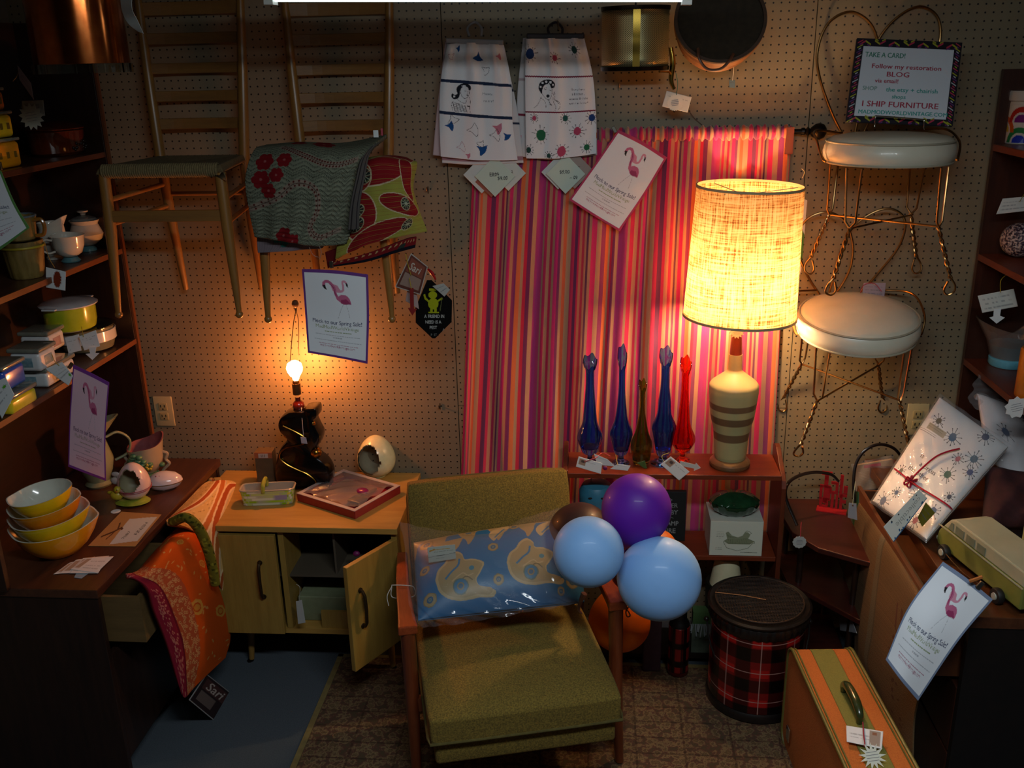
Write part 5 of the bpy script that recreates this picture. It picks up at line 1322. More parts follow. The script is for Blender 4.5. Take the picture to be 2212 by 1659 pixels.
# ================================================================== swung glass vases
def vase(label, px, ybase, ytop, wb, yb, m_, foot, mw, mh, Y=-.22, nw=8, lean=0):
    p = PY(px, ybase, Y); p = Vector((p[0], Y, Zb)); k = mpp(p)
    t = thing('swung_vase', label, 'vase', tuple(p), 0, 'swung glass vases on the bookcase')
    top = PY(px, ytop, Y)[2]-Zb; zb = PY(px, yb, Y)[2]-Zb; r = wb/2*k; n0 = nw*k; zm = top-mh*k
    if foot: pts = [(0, 0), (foot*k, 0), (foot*k, .005), (foot*k*.45, .012), (foot*k*.38, .03), (r*.62, .042), (r*.95, zb-.012), (r, zb), (r*.93, zb+.02)]
    else: pts = [(0, 0), (r*.62, 0), (r*.80, .008), (r*.98, zb-.014), (r, zb), (r*.95, zb+.018)]
    pts += [(r*.62, zb+.055), (n0*1.5, zb+.10), (n0*1.05, zm-.06), (n0, zm), (mw/2*k*.85, zm+.012), (mw/2*k, zm+.022)]
    A = _cr(np.array(pts), np.linspace(0, 1, 60)); A[:, 0] = np.maximum(A[:, 0], 0); A[0] = (0, 0)
    out = [(float(a), float(max(b, 0))) for a, b in A]
    inn = [(max(a-.0022, .0012), b) for a, b in out[::-1] if b > (.05 if foot else .014)]
    inn = [(out[-1][0]-.0022, out[-1][1])]+inn[1:]+[(0, inn[-1][1]-.002)]
    hh = top-zm-.022
    def fx(p_, a, rr, z):
        q = max(0, (z-(zm-.01)))/.032; rib = 1+.05*math.cos(8*a)*min(1, max(0, 1-abs(z-zb)/.05))*(1 if rr > .004 else 0)
        return (p_.x*rib+lean*z*.05, p_.y*rib, z+(.5+.5*math.sin(a))*hh*q+.006*q*math.cos(5*a))
    MB().lathe(out+inn, (0, 0, 0), 40, None, fx).build('glass', m_, t)
    return t
blu = glass('blue_glass', '5a98f2', .02); olg = glass('olive_glass', 'a6bc44', .02); red = glass('red_glass', 'f0482a', .02)
vase('shortest-mouthed blue swung glass vase at the left end of the row', 1274, 990, 769, 53, 945, blu, 15, 30, 36, nw=9)
vase('slim blue swung glass vase with the tallest teardrop mouth, second from left', 1341, 992, 747, 47, 938, blu, 17, 20, 60, nw=7)
vase('small olive green glass vase in the middle of the row', 1385, 993, 822, 45, 962, olg, 0, 18, 30, nw=6)
vase('blue swung glass vase with a wide fluted mouth beside the red vase', 1432, 988, 752, 50, 925, blu, 24, 28, 46, nw=9)
vase('red-orange swung glass vase at the right of the row, next to the tall lamp', 1474, 990, 772, 50, 950, red, 15, 24, 42, Y=-.19, nw=8)
Yb = -.332
def orn(c): c.rect(.004, .005, .014, .02, 'b08c74'); c.circ((.012, .012), .004, '5c4a44')
price_tag('white card tied with pink ribbon, leftmost on the bookcase front edge', tq((1250, 986), (1301, 1001), (1298, 1024), (1244, 1008), Yb), base='e4e2de', seed=11, decor=orn, strpts=[PY(1262, 998, Yb-.002), PY(1275, 993, Yb-.01), PY(1288, 988, Yb), PY(1302, 978, -.29), PY(1318, 985, Yb+.02)], scol='b8485c')
price_tag('grey-white folded tag beside the pink ribbon card on the bookcase', tq((1283, 980), (1312, 992), (1330, 1008), (1290, 1004), Yb+.01), base='c8caca', seed=12)
price_tag('white tag at the foot of the second blue vase', tq((1334, 1002), (1362, 1006), (1356, 1017), (1318, 1013), Yb+.006), base='dcdcd8', seed=13, lines=2, strpts=[PY(1330, 983, -.27), PY(1332, 993, -.31), PY(1334, 1004, Yb)], scol='a08a3c')
price_tag('green triangular tag in front of the olive vase', tq((1376, 1000), (1393, 995), (1398, 1012), (1392, 1012), Yb+.006), base='4a5e2c', seed=14, lines=0)
price_tag('white diamond-turned card in front of the red vase', tq((1449, 986), (1490, 1019), (1467, 1038), (1427, 1003), Yb-.003), base='e6e2da', seed=15, decor=orn, strpts=[PY(1436, 1000, Yb), PY(1430, 985, -.305), PY(1446, 978, -.28)], scol='7a7a3c')
a_ = thing('arrow_tag', 'white arrow-shaped tag pointing right, in front of the tall lamp', 'tag', tuple(PY(1495, 1006, Yb)))
MB().prism([(-.040, .012), (.012, .004), (.013, .012), (.032, -.006), (.010, -.020), (.010, -.011), (-.040, -.006)], .0007, FM(PY(1494, 1005, Yb), R(-6))).build('card', mat('card_c6', 'c2beb6', rough=.7), a_, world=True, smooth=False)
t = thing('ribbon_rosette', 'small purple ribbon rosette beside the pink ribbon card', 'ribbon', tuple(PY(1307, 1012, Yb-.004)))
MB().ball(PY(1307, 1011, Yb-.004), .008, 8, (1, .5, 1)).build('rosette', mat('magenta_ribbon', '6a1450', rough=.5), t, world=True)
# lower bookcase shelf
zl = .4685
P1 = PY(1580, 1190, -.235)
t = thing('cardboard_box', 'white carton printed with a hen-on-nest dish, on the lower bookcase shelf', 'box', (P1[0]+.002, -.235, zl))
cv = CV(.17, .135, 200, 'c8ccbc')
ln = '5d6650'
e = [(.085+.045*math.cos(a), .105+.020*math.sin(a)) for a in np.linspace(0, PI, 20)]
cv.poly([(.045, .078), (.06, .066), (.12, .066), (.145, .078), (.13, .09), (.06, .09)], '7d8468'); cv.line([(.045, .085), (.055, .105), (.09, .116), (.125, .105), (.14, .085)], .0016, ln); cv.line([(.045, .078), (.06, .066), (.12, .066), (.145, .078), (.145, .086), (.045, .086), (.045, .078)], .0014, ln)
cv.poly([(.055, .068), (.05, .045), (.058, .04), (.07, .055), (.09, .062), (.105, .055), (.112, .042), (.122, .042), (.13, .052), (.124, .066)], '848b70'); cv.line([(.112, .042), (.118, .036), (.126, .038), (.134, .046), (.128, .05)], .0016, ln)
for k in range(7): cv.line([(.05+.002*k, .046+.003*k), (.06+.006*k, .064)], .0008, ln)
for k in range(9): cv.line([(.06+.007*k, .07), (.058+.008*k, .088)], .0007, ln)
scrib(cv, .02, .042, .025, 5, .006, '6a7060', .0009, 2); scrib(cv, .018, .105, .02, 2, .006, '6a7060', .0009, 3); cv.line([(.10, .121), (.155, .123)], .0022, '4a5040')
Bw, Bd, Bh = .182, .15, .135
bx2 = MB().b2((-Bw/2, -Bd/2, 0), (Bw/2, Bd/2, Bh)).build('carton', mat('pale_carton', 'b4b8ac', 'bcc0b4', rough=.7), t, smooth=False)
sheet('printed_side', lambda u, v: np.stack([-Bw/2+.001+u*(Bw-.002), -Bd/2-.0012+0*u, Bh-.001-v*(Bh-.002)], -1), 200, 159, VP_, cv, .0008, parent=t)
gd = mat('dark_green_glass', '14301c', '1c4428', rough=.08, coat=1)
t = thing('green_glass_dish', 'dark green pressed glass dish sitting on the hen carton', 'dish', (P1[0], -.235, zl+.1355))
MB().lathe([(0, 0), (.055, 0), (.075, .014), (.085, .035), (.088, .045), (.084, .045), (.08, .036), (.07, .018), (0, .008)], (0, 0, 0), 48, None, lambda p, a, r, z: (p.x*(1+.03*math.cos(16*a)), p.y*.8*(1+.03*math.cos(16*a)), p.z)).build('dish_bowl', gd, t)
MB().lathe([(0, .075), (.03, .072), (.065, .06), (.084, .0455), (.086, .0465), (.066, .064), (.03, .077), (0, .08)], (0, 0, 0), 48, None, lambda p, a, r, z: (p.x*(1+.03*math.cos(16*a)), p.y*.8*(1+.03*math.cos(16*a)), p.z)).build('lid', gd, t)
p_ = PY(1458, 1165, -.17-.04)
t = thing('chalkboard_sign', 'dark sign with white hand lettering standing behind the purple balloon', 'sign', (p_[0], -.21, zl))
cv = CV(.16, .19, 150, '1e2120'); cv.line([(.01, .01), (.15, .01)], .001, '5c605e')
for s_, x, y, z in (('NER', .092, .060, .024), ('BY', .108, .087, .024), ('CAMP', .080, .130, .024), ('FIRE', .085, .160, .026)): cv.text(s_, x, y, z, '8c908e', 'l', .9, wt=.0004)
cv.line([(.095, .100), (.108, .097), (.12, .102)], .0015, '7c807e'); cv.line([(.10, .024), (.112, .03), (.104, .038)], .0016, '8c908e')
xr = PY(1482, 1100, -.21)[0]-p_[0]; z1 = PY(1470, 1062, -.21)[2]-zl
MB().b2((xr-.165, .0005, 0), (xr, .016, z1)).build('board', mat('sign_black', '191b1b', rough=.7), t, smooth=False)
sheet('lettering', lambda u, v: np.stack([xr-.163+u*.161, -.0005+0*u, z1-.002-v*(z1-.004)], -1), 150, 178, VP_, cv, .0006, parent=t)
t = thing('tin_bucket', 'light blue rounded tin on the bookcase shelf, mostly hidden behind the balloons', 'tin', (PY(1288, 1140, -.22)[0], -.22, zl))
bt = mat('sky_blue_tin', '2f6f8c', '3a7c96', rough=.4)
MB().lathe([(0, 0), (.05, 0), (.058, .01), (.062, .18), (.062, .205), (.05, .228), (.02, .238), (0, .239)], (0, 0, 0), 36).build('tin_body', bt, t)
g = MB(); 
for s in (-1, 1): g.ball((s*.022, -.060, .200), .006, 8, (1.2, .5, .6))
g.build('slot_holes', dk, t)
MB().tube([(-.02, 0, .236), (-.018, 0, .252), (-.026, 0, .27)], .0022, 8).build('wick', mat('grey_wick', '8a8a84', rough=.8), t)
# floor level goods under the bookcase
fz0 = .0455
P2 = PY(1568, 1260, -.20)
CZ = PY(1567, 1268, -.27)[2]
t = thing('cream_cup', 'cream tapered cup standing upside down on a dark tin under the bookcase', 'cup', (PY(1567, 1235, -.22)[0], -.24, CZ))
MB().lathe([(.058, 0), (.0575, .004), (.042, .10), (.040, .106), (.036, .1085), (0, .1085), (0, .104), (.036, .104), (.040, .098), (.054, .004), (.054, 0)], (0, 0, 0), 40).build('cup_body', mat('cream_plastic', 'c4bc98', 'ccc4a2', rough=.4), t)
t = thing('dark_tin', 'dark round tin supporting the upturned cream cup', 'tin', (PY(1567, 1235, -.22)[0], -.225, fz0))
MB().lathe([(0, 0), (.068, 0), (.07, .004), (.07, CZ-fz0-.005), (.068, CZ-fz0-.001), (0, CZ-fz0-.001)], (0, 0, 0), 36).build('tin_body', mat('dark_tin_paint', '12150f', rough=.4), t)
t = thing('gift_bag', 'green and grey paper package with torn fringe between the blue balloon and the plaid cooler', 'package', (PY(1518, 1300, -.26)[0], -.26, fz0))
mb = MB(); 
mb.box((0, .0, .06), (.075, .05, .12)).build('package_body', mat('grey_green_paper', '4c5648', '6a7462', rough=.8, scale=20), t, smooth=False)
MB().box((0.0, -.0, .146), (.07, .045, .05)).build('green_top', mat('leaf_green_paper', '3c5a30', '4f6e3c', rough=.8, scale=14), t, smooth=False)
g = MB(); rr = random.Random(4)
for i in range(15): x = -.045+.0062*i; g.bar((x, -.028, .125), (x+rr.uniform(-.01, .006), -.036, .125-rr.uniform(.02, .055)), .004, .0008)
g.build('torn_fringe', mat('pale_fringe', '8e9496', rough=.8), t, smooth=False)
cv = CV(.3, .16, 140, '0d0806')
for x in (0.02, .075, .13, .185, .24): cv.rect(x, 0, .028, .16, '8c1c1a'); cv.rect(x+.033, 0, .003, .16, '5c1414')
for y in (.05, .115): cv.rect(0, y, .3, .022, '0d0806')
t = thing('thermos', 'red and black plaid vacuum flask standing on the floor behind the blue balloon', 'flask', (PY(1465, 1410, -.35)[0], -.355, .0115))
sheet('flask_body', lambda u, v: np.stack([.038*np.cos(-PI/2+(u-.5)*2*PI), .038*np.sin(-PI/2+(u-.5)*2*PI), .20-v*.185], -1), 90, 60, bpy.data.materials['plaid_enamel'], cv, .002, parent=t)
MB().lathe([(0, 0), (.037, 0), (.039, .004), (.039, .0148), (0, .0148)], (0, 0, 0), 36).build('base', mat('dark_red_base', '4c0e0c', rough=.4), t)
MB().lathe([(0, .2005), (.037, .2005), (.033, .215), (.026, .225), (.026, .26), (.022, .265), (0, .266)], (0, 0, 0), 36).build('cap', mat('black_cap', '0f0d0c', rough=.4), t)
t = thing('mauve_box', 'dusty mauve box standing on the floor beside the plaid flask', 'box', (PY(1408, 1400, -.34)[0], -.342, .0115))
MB().rbox((0, 0, .125), (.065, .04, .25), .006, 3).build('box_body', mat('mauve_card', '3c242c', '472c34', rough=.8), t)

# ================================================================== blond cabinet top
cz = .6405
def cab(x, y): return PZ(x, y, cz)
# black lamp with gilt ribbon
YL = -.15; Pl = PY(660, 1047, YL)
t = thing('table_lamp', 'black free-form ceramic lamp with gilt ribbon and a bare glowing bulb', 'lamp', (Pl[0], YL, cz))
def lp(x, y, dy=0): p = PY(x, y, YL+dy); return Vector((p[0]-Pl[0], p[1]-YL, p[2]-cz))
zoff = -lp(660, 1044)[2]
out_px = [(608, 1044), (600, 1010), (604, 975), (612, 955), (625, 938), (611, 922), (606, 905), (612, 890), (628, 879), (640, 877), (660, 877), (663, 871), (684, 869), (690, 875), (690, 888), (683, 897), (690, 915), (697, 930), (693, 948), (683, 962), (690, 975), (703, 985), (714, 1000), (719, 1018), (716, 1036), (705, 1044)]
A = _cr(np.array(out_px+[out_px[0]], float), np.linspace(0, 1, 120))[:-1]
poly = [lp(*a) for a in A]
cx = sum((p.x for p in poly))/len(poly); 
mb = MB(); VS = []; n = len(poly)
cen = [(p.x, p.z+zoff) for p in poly]
for yy, ins in ((-.042, .010), (-.037, .003), (-.025, 0), (.025, 0), (.037, .003), (.042, .010)):
    for i in range(n):
        a, b = cen[(i-2) % n], cen[(i+2) % n]; d = Vector((b[0]-a[0], b[1]-a[1])); d.normalize(); nx_, nz_ = d.y, -d.x
        VS.append((cen[i][0]+nx_*ins, yy, max(0, cen[i][1]+nz_*ins)))
area_ = sum(cen[i][0]*cen[(i+1) % n][1]-cen[(i+1) % n][0]*cen[i][1] for i in range(n))
if area_ > 0: VS = [(cen[i % n][0]-(VS[i][0]-cen[i % n][0]), VS[i][1], max(0, cen[i % n][1]-(VS[i][2]-cen[i % n][1]))) for i in range(len(VS))]
F = [tuple(range(n)), tuple(range(5*n, 6*n))[::-1]]+[(k*n+i, (k+1)*n+i, (k+1)*n+(i+1) % n, k*n+(i+1) % n) for k in range(5) for i in range(n)]
mb.add(VS, F).build('ceramic_body', mat('gloss_black', '040303', '070505', rough=.22, coat=.25, spec=.3), t)
gm = mat('gilt_gold', 'a87830', rough=.22, metal=1)
gp = [(619, 905), (634, 912), (650, 920), (666, 931), (664, 943), (645, 948), (628, 952), (614, 962), (613, 975), (628, 988), (650, 999), (672, 1009), (688, 1023), (687, 1034), (668, 1040), (632, 1042)]
A = _cr(np.array(gp, float), np.linspace(0, 1, 70)); g = MB(); g.tube([lp(a[0], a[1])+Vector((0, -.0435, zoff)) for a in A], .0055, 8, sq=.6); g.build('gilt_ribbon', gm, t)
for (x, y, r) in ((687, 966, .0215), (680, 903, .0105), (623, 930, .009), (617, 1003, .011)): MB().ball(lp(x, y)+Vector((0, -.03, zoff)), r, 14).build('gilt_ball', gm, t)
rb = mat('red_brown_glass', '5a1408', '7a2010', rough=.08, coat=1)
MB().lathe([(0, 0), (.020, 0), (.022, .008), (.020, .022), (.010, .032), (.010, .045), (0, .045)], tuple(lp(645, 877)+Vector((0, 0, zoff))), 28).build('collar', rb, t)
b0 = lp(642, 852)+Vector((0, 0, zoff)); 
MB().cyl(b0+Vector((0, 0, .010)), b0+Vector((0, 0, .052)), .015, .0155).build('socket', mat('aged_socket', '5a4630', '6e5638', rough=.35, metal=.8), t)
MB().cyl(b0+Vector((0, 0, .0525)), b0+Vector((0, 0, .064)), .013, .012).build('bulb_base', brass, t)
bc_ = b0+Vector((0, 0, .098))
MB().lathe([(0, -.033), (.011, -.031), (.015, -.02), (.026, -.002), (.029, .012), (.025, .028), (.012, .038), (0, .041)], tuple(bc_), 28).build('bulb', emit('bare_bulb', 'ff9850', BULB_BARE_E), t)
MB().ctube([b0+Vector((.0, .012, .05)), bc_+Vector((.004, .036, .02)), lp(641, 700)+Vector((0, .02, zoff)), lp(639, 664)+Vector((0, 0, zoff))], .0014, 6).build('harp', mat('dark_harp', '3a2a1c', rough=.5, metal=.7), t)
MB().ctube([b0+Vector((.0, -.012, .05)), bc_+Vector((-.004, -.036, .02)), lp(636, 700)+Vector((0, -.02, zoff)), lp(639, 664)+Vector((0, 0, zoff))], .0014, 6).build('harp', mat('dark_harp', '3a2a1c'), t)
MB().lathe([(0, -.012), (.004, -.011), (.004, 0), (.010, .006), (.0125, .016), (.009, .026), (0, .030)], tuple(lp(638, 660)+Vector((0, 0, zoff))), 18).build('finial', mat('tan_finial', '7a5a3c', rough=.4), t)
price_tag('small white tag on a string hanging on the black free-form lamp', tq((649, 944), (661, 945), (664, 959), (651, 958), -.215), w=.02, h=.024, lines=0, nx=12, base='a8a4b0', strpts=[PY(651, 880, -.165), PY(653, 912, -.20), PY(656, 945, -.216)], scol='9a98a0')
# tall brown box behind
cp = cab(570, 1052); H_ = PY(570, 962, cp[1])[2]-cz
t = thing('carton', 'tall narrow brown carton with an orange top label, behind the ceramic basket', 'box', (cp[0]+.005, -.13, cz), R(3))
MB().b2((-.033, -.025, 0), (.033, .025, .135)).build('box_body', mat('brown_carton', '4a3c28', '57472f', rough=.7), t, smooth=False)
MB().b2((-.0335, -.0265, .112), (.0335, -.0252, .1345)).build('orange_label', mat('orange_label', '9a5432', rough=.6), t, smooth=False)
MB().b2((-.018, -.0275, .114), (.018, -.0266, .131)).build('white_label', mat('white_label', 'b0a49c', rough=.6), t, smooth=False)
g = MB(); 
for k in range(3): g.b2((-.008+.006*k, -.0282, .117), (-.006+.006*k, -.0276, .128))
g.build('printed_bars', mat('grey_print', '5c5450'), t, smooth=False)
# basket-weave ceramic planter
cv = CV(.30, .06, 240, 'a8a68e'); rr = random.Random(12)
for r in range(6):
    for c in range(22):
        x = c*.0142+(r % 2)*.007; col = rr.choice(['b4c070', '8cac1c', '9cbc2c', 'c8ccb0', 'a4c070', '86a01a', 'ccc02a']); cv.rect(x, r*.010+.0008, .0125, .0085, col)
cv.rect(.115, .02, .02, .02, '8a84a0')
pb = cab(575, 1092)
t = thing('ceramic_basket', 'small green and white basket-weave ceramic planter with a yellow bow handle', 'planter', (pb[0], pb[1]+.035, cz), R(8))
def bS(u, v):
    a = -PI*.5+(u-.38)*2*PI; c, s = np.cos(a), np.sin(a); X = .098*np.sign(c)*np.abs(c)**.3; Y_ = .036*np.sign(s)*np.abs(s)**.4
    k = 1-.08*v; return np.stack([X*k, Y_*k, .058*(1-v)], -1)
sheet('woven_side', bS, 260, 40, vcol('glazed_print', .2, coat=.5), cv, .004, parent=t, back='a8a090')
MB().rbox((0, 0, .004), (.175, .062, .007), .0034, 2).build('bottom', mat('cream_glaze2', 'a39a84', rough=.3), t)
def rimS(): 
    pts = []
    for k in range(48):
        a = 2*PI*k/48; c, s = math.cos(a), math.sin(a); pts.append((.097*math.copysign(abs(c)**.3, c), .035*math.copysign(abs(s)**.4, s), .058))
    return pts
MB().tube(rimS(), .0032, 8, closed=True).build('rim', mat('cream_glaze2', 'a39a84'), t)
MB().ctube([(-.01, -.033, .05), (-.01, -.030, .075), (-.008, 0, .086), (-.01, .030, .075), (-.01, .033, .05)], .008, 10, sq=1.2).build('handle', mat('yellow_green_glaze', '9a9a2e', '8a9440', rough=.2, coat=.5), t)
# shallow red box with clear wrapped contents
C4 = [cab(650, 1088), cab(735, 1030), cab(858, 1055), cab(775, 1128)]
ux = (C4[3]-C4[0]); ang_ = math.atan2(ux.y, ux.x); w_ = ux.length; d_v = (C4[1]-C4[0]); d_l = d_v.length
cc = sum(C4, Vector())/4
t = thing('gift_tray', 'red shallow box with a white rim and clear wrapping, on the blond cabinet', 'box', (cc.x, cc.y, cz), ang_)
W2, D2, Hh = w_/2, d_l/2*.97, .030
rdm = mat('red_card', '7c1018', '8c141e', rough=.4, coat=.3); whc = mat('white_rim_card', 'a8a0a0', rough=.5)
mb = MB(); mb.b2((-W2, -D2, 0), (W2, D2, .003))
for s in (-1, 1): mb.b2((s*W2-.0015, -D2, .003), (s*W2+.0015, D2, Hh)); mb.b2((-W2+.0015, s*D2-.0015, .003), (W2-.0015, s*D2+.0015, Hh))
mb.build('box_base', rdm, t, smooth=False)
mb = MB()
for s in (-1, 1): mb.b2((s*(W2-.006)-.0075, -D2-.002, Hh+.0003), (s*(W2-.006)+.0075, D2+.002, Hh+.002)); mb.b2((-W2+.0135, s*(D2-.006)-.0075, Hh+.0003), (W2-.0135, s*(D2-.006)+.0075, Hh+.002))
mb.build('rim', whc, t, smooth=False)
MB().rbox((-.02, 0, .012), (W2*1.1, D2*1.5, .014), .006, 3).build('contents', mat('beige_contents', '7c5c4c', '6a4438', rough=.5, scale=14), t)
MB().ball((.05, .02, .028), .024, 12, (1.1, .8, .45)).build('magenta_flower', mat('magenta', '84104a', '5c1460', rough=.3, scale=40), t)
MB().rbox((.075, -.035, .022), (.06, .05, .012), .005, 2).build('dark_packet', mat('dark_packet', '241a1c', rough=.4), t)
sheet('clear_wrap', lambda u, v: np.stack([(-1+2*u)*(W2-.014), (1-2*v)*(D2-.014), .036+.006*np.sin(u*7+v*5)*np.sin(v*9)+.004*np.sin(u*23+v*17)], -1), 40, 40, film('box_film', 'd8ccc8', .16, .10, .5, 22), None, .0004, parent=t, noback=True)
# broken egg vase
pe = cab(812, 1034)
t = egg_broken('large cream broken-egg vase standing at the back of the blond cabinet', (pe[0], pe[1]+.03, cz-.0), .072, .165, mat('cream_crackle', 'c4c69c', 'd0d0aa', rough=.3, coat=.3, scale=60), mat('cream_inner', '968c72', 'a0967c', rough=.35), (-.34, -1, .12), .80, (0, 0, 0), 'egg_vase', 4)
MB().lathe([(0, -.0), (.03, 0), (.034, .003), (.03, .006), (0, .006)], (0, 0, .0), 24).build('foot_ring', mat('cream_crackle', 'a4a684'), t)
# tag on the cabinet pull, and storage box body
MB().rbox((-.0, 0, .0), (.10, .06, .012), .004, 2)
MB().rbox((0, 0, .05), (.22, .16, .10), .004, 3).build('box_body', mat('pale_green_box', '6c7456', '767e60', rough=.7), bx_)
price_tag('white tag hanging from the left pull of the blond cabinet', tq((639, 1299), (652, 1296), (660, 1345), (644, 1348), -.507), w=.03, h=.08, lines=0, base='a8aaa8', strpts=[PY(640, 1262, -.507), PY(648, 1270, -.51), PY(646, 1297, -.509)], scol='9a9a90')
t = thing('magenta_bow', 'magenta ribbon bow inside the open blond cabinet', 'bow', tuple(PY(771, 1195, -.40)))
MB().ball(PY(770, 1196, -.42), .013, 8, (1, .7, .8)).build('bow_loop', mat('magenta_ribbon', '6a1450'), t, world=True)

# ================================================================== things on the pegboard
towelw = 'e6e6ea'
def burst(cv, x, y, r, c, n=11, seed=0, L=2.0):
    rr = random.Random(seed)
    for k in range(n):
        a = 2*PI*k/n+rr.uniform(-.15, .15); l = r*L*rr.uniform(.8, 1.15); cv.line([(x, y), (x+l*math.cos(a), y+l*math.sin(a))], .0015, '3a3f48'); cv.circ((x+l*math.cos(a), y+l*math.sin(a)), .0018, '2a2f38', n=6)
    cv.circ((x, y), r, c, r*1.12, 0, 14, .06, seed)
def woman(cv, x, y, s, kind):
    k = '22242c'
    def Q(pts): return [(x+a*s, y+b*s) for a, b in pts]
    def Sm(pts, n=30): return [tuple(a) for a in _cr(np.array(Q(pts)), np.linspace(0, 1, n))]
    if kind == 0:
        cv.poly(Sm([(.20, .34), (.16, .18), (.26, .05), (.42, .0), (.58, .05), (.62, .16), (.56, .22), (.50, .12), (.36, .12), (.28, .22), (.26, .36), (.22, .48), (.10, .52), (.02, .44), (.04, .34), (.12, .38), (.20, .34)], 60), k)
        cv.poly(Sm([(.30, .09), (.40, .06), (.46, .09), (.36, .12)]), towelw); cv.circ(Q([(.10, .43)])[0], .03*s, towelw)
        cv.line(Sm([(.29, .20), (.30, .34), (.38, .46), (.50, .44), (.56, .32), (.55, .20)]), .011*s, k)
        cv.line(Q([(.40, .25), (.46, .24)]), .014*s, k); cv.line(Q([(.51, .26), (.55, .27)]), .012*s, k); cv.circ(Q([(.50, .37)])[0], .022*s, k); cv.line(Q([(.49, .27), (.52, .32), (.49, .33)]), .006*s, k)
        cv.line(Sm([(.20, .52), (.32, .60), (.44, .62), (.48, .50)]), .010*s, k)
        cv.line(Sm([(.08, .58), (.02, .66), (.05, .80), (.08, .90)]), .010*s, k)
        for i in range(9): cv.line(Q([(.06+.045*i, .60+.012*i), (.14+.045*i, .90)]), .020*s if i % 2 == 0 else .009*s, k)
        cv.line(Sm([(.56, .42), (.60, .56), (.58, .74), (.60, .90)]), .010*s, k); cv.line(Q([(.50, .70), (.58, .72)]), .03*s, k)
    else:
        cv.poly(Sm([(.18, .42), (.10, .28), (.14, .10), (.30, .0), (.50, .0), (.62, .10), (.60, .22), (.50, .24), (.44, .14), (.30, .16), (.22, .26), (.20, .42)], 60), k)
        for a, b, r in ((.22, .10, .035), (.34, .06, .035), (.48, .07, .04), (.16, .22, .03), (.56, .15, .03), (.42, .11, .02)): cv.circ(Q([(a, b)])[0], r*s, towelw)
        cv.line(Sm([(.22, .26), (.20, .40), (.30, .54), (.42, .60), (.50, .50), (.53, .34), (.50, .22)]), .010*s, k)
        cv.line(Q([(.28, .30), (.36, .28)]), .014*s, k); cv.line(Q([(.44, .31), (.50, .33)]), .014*s, k); cv.line(Q([(.27, .26), (.36, .23)]), .007*s, k)
        cv.poly(Sm([(.34, .46), (.40, .44), (.45, .48), (.40, .54), (.35, .52), (.34, .46)]), k)
        cv.line(Sm([(.18, .52), (.12, .66), (.04, .78), (-.06, .86)]), .010*s, k); cv.line(Sm([(.16, .54), (.30, .66), (.34, .84)]), .010*s, k); cv.line(Sm([(.42, .60), (.46, .70), (.52, .76), (.44, .74)]), .016*s, k)
        cv.line(Sm([(.60, .36), (.63, .46), (.60, .58), (.66, .62), (.76, .66), (.80, .78), (.74, .90)]), .010*s, k); cv.line(Sm([(.60, .36), (.57, .50), (.58, .66), (.66, .80), (.64, .92)]), .010*s, k)
        for i in range(3): cv.line(Q([(.64+.035*i, .60+.04*i), (.70+.03*i, .62+.04*i)]), .014*s, k)
def towel_cv(kind):
    W, H = .27, .43; cv = CV(W, H, 240, towelw)
    if kind == 0:
        for y in (.137, .257): cv.poly([(0, y), (W, y+.010), (W, y+.021), (0, y+.011)], '28344e')
        woman(cv, .040, .150, .118, 0)
        cv.text('Honey..', .155, .190, .014, '6a7480'); cv.text('do me!', .158, .216, .014, '6a7480')
        B, P = '1f4f8c', 'c47a90'
        def tri(x, y, s, a, col, fill=True):
            pts = [(0, -1), (.55, -.1), (.5, .9), (-.3, .35), (-1, .25), (-.4, -.2)]; ca, sa = math.cos(a), math.sin(a)
            q = [(x+s*(px_*ca-py_*sa), y+s*(px_*sa+py_*ca)) for px_, py_ in pts]
            q = [tuple(v) for v in _cr(np.array(q+[q[0]]), np.linspace(0, 1, 24))]
            (cv.poly(q, col) if fill else cv.line(q+[q[0]], .0014, col))
        tri(.150, .055, .022, 2.0, B); tri(.175, .10, .02, .9, '2a2f3c', False); tri(.06, .02, .014, .4, B); tri(.04, .31, .02, .2, B); tri(.05, .288, .022, 1.4, '2a2f3c', False)
        tri(.125, .318, .026, .1, '2a2f3c', False); tri(.215, .31, .024, .6, P); tri(.205, .335, .024, .2, '2a2f3c', False); tri(.08, .385, .02, 0, 'b88a9a', False); tri(.155, .39, .024, .8, B); tri(.15, .37, .016, 2.4, '2a2f3c', False)
        tri(.245, .34, .018, 1.1, B); tri(.24, .045, .014, .3, P); tri(.03, .05, .016, 2.6, 'a87a8c', False); tri(.105, .415, .012, .6, P)
    else:
        for y in (.137, .262):
            for i in range(60): cv.line([(i*.0045, y+.002*(i % 2)), ((i+1)*.0045, y+.002*((i+1) % 2))], .0048, '7c1f38')
        woman(cv, .040, .148, .118, 1)
        for i, s_ in enumerate(('I only have', 'a kitchen...', 'because it came', 'with the house!')): cv.text(s_, .205, .187+.0165*i, .0125, '5a5460', 'c', .95)
        G_, P, B = '2c6a4a', 'b84a68', '24427c'
        for x, y, r, c, sd in ((.02, .055, .018, B, 1), (.125, .07, .010, P, 2), (.215, .042, .012, '2c4a44', 3), (.035, .285, .008, P, 4), (.155, .285, .010, '2c5a54', 5), (.255, .29, .012, B, 6), (.06, .345, .019, G_, 7), (.20, .335, .014, P, 8), (.01, .40, .010, '2c4a44', 9), (.14, .405, .017, P, 10), (.235, .40, .011, G_, 11), (.09, .42, .008, '2c4a44', 12)):
            burst(cv, x, y, r, c, 11, sd, 2.0 if r < .015 else 1.7)
    return cv
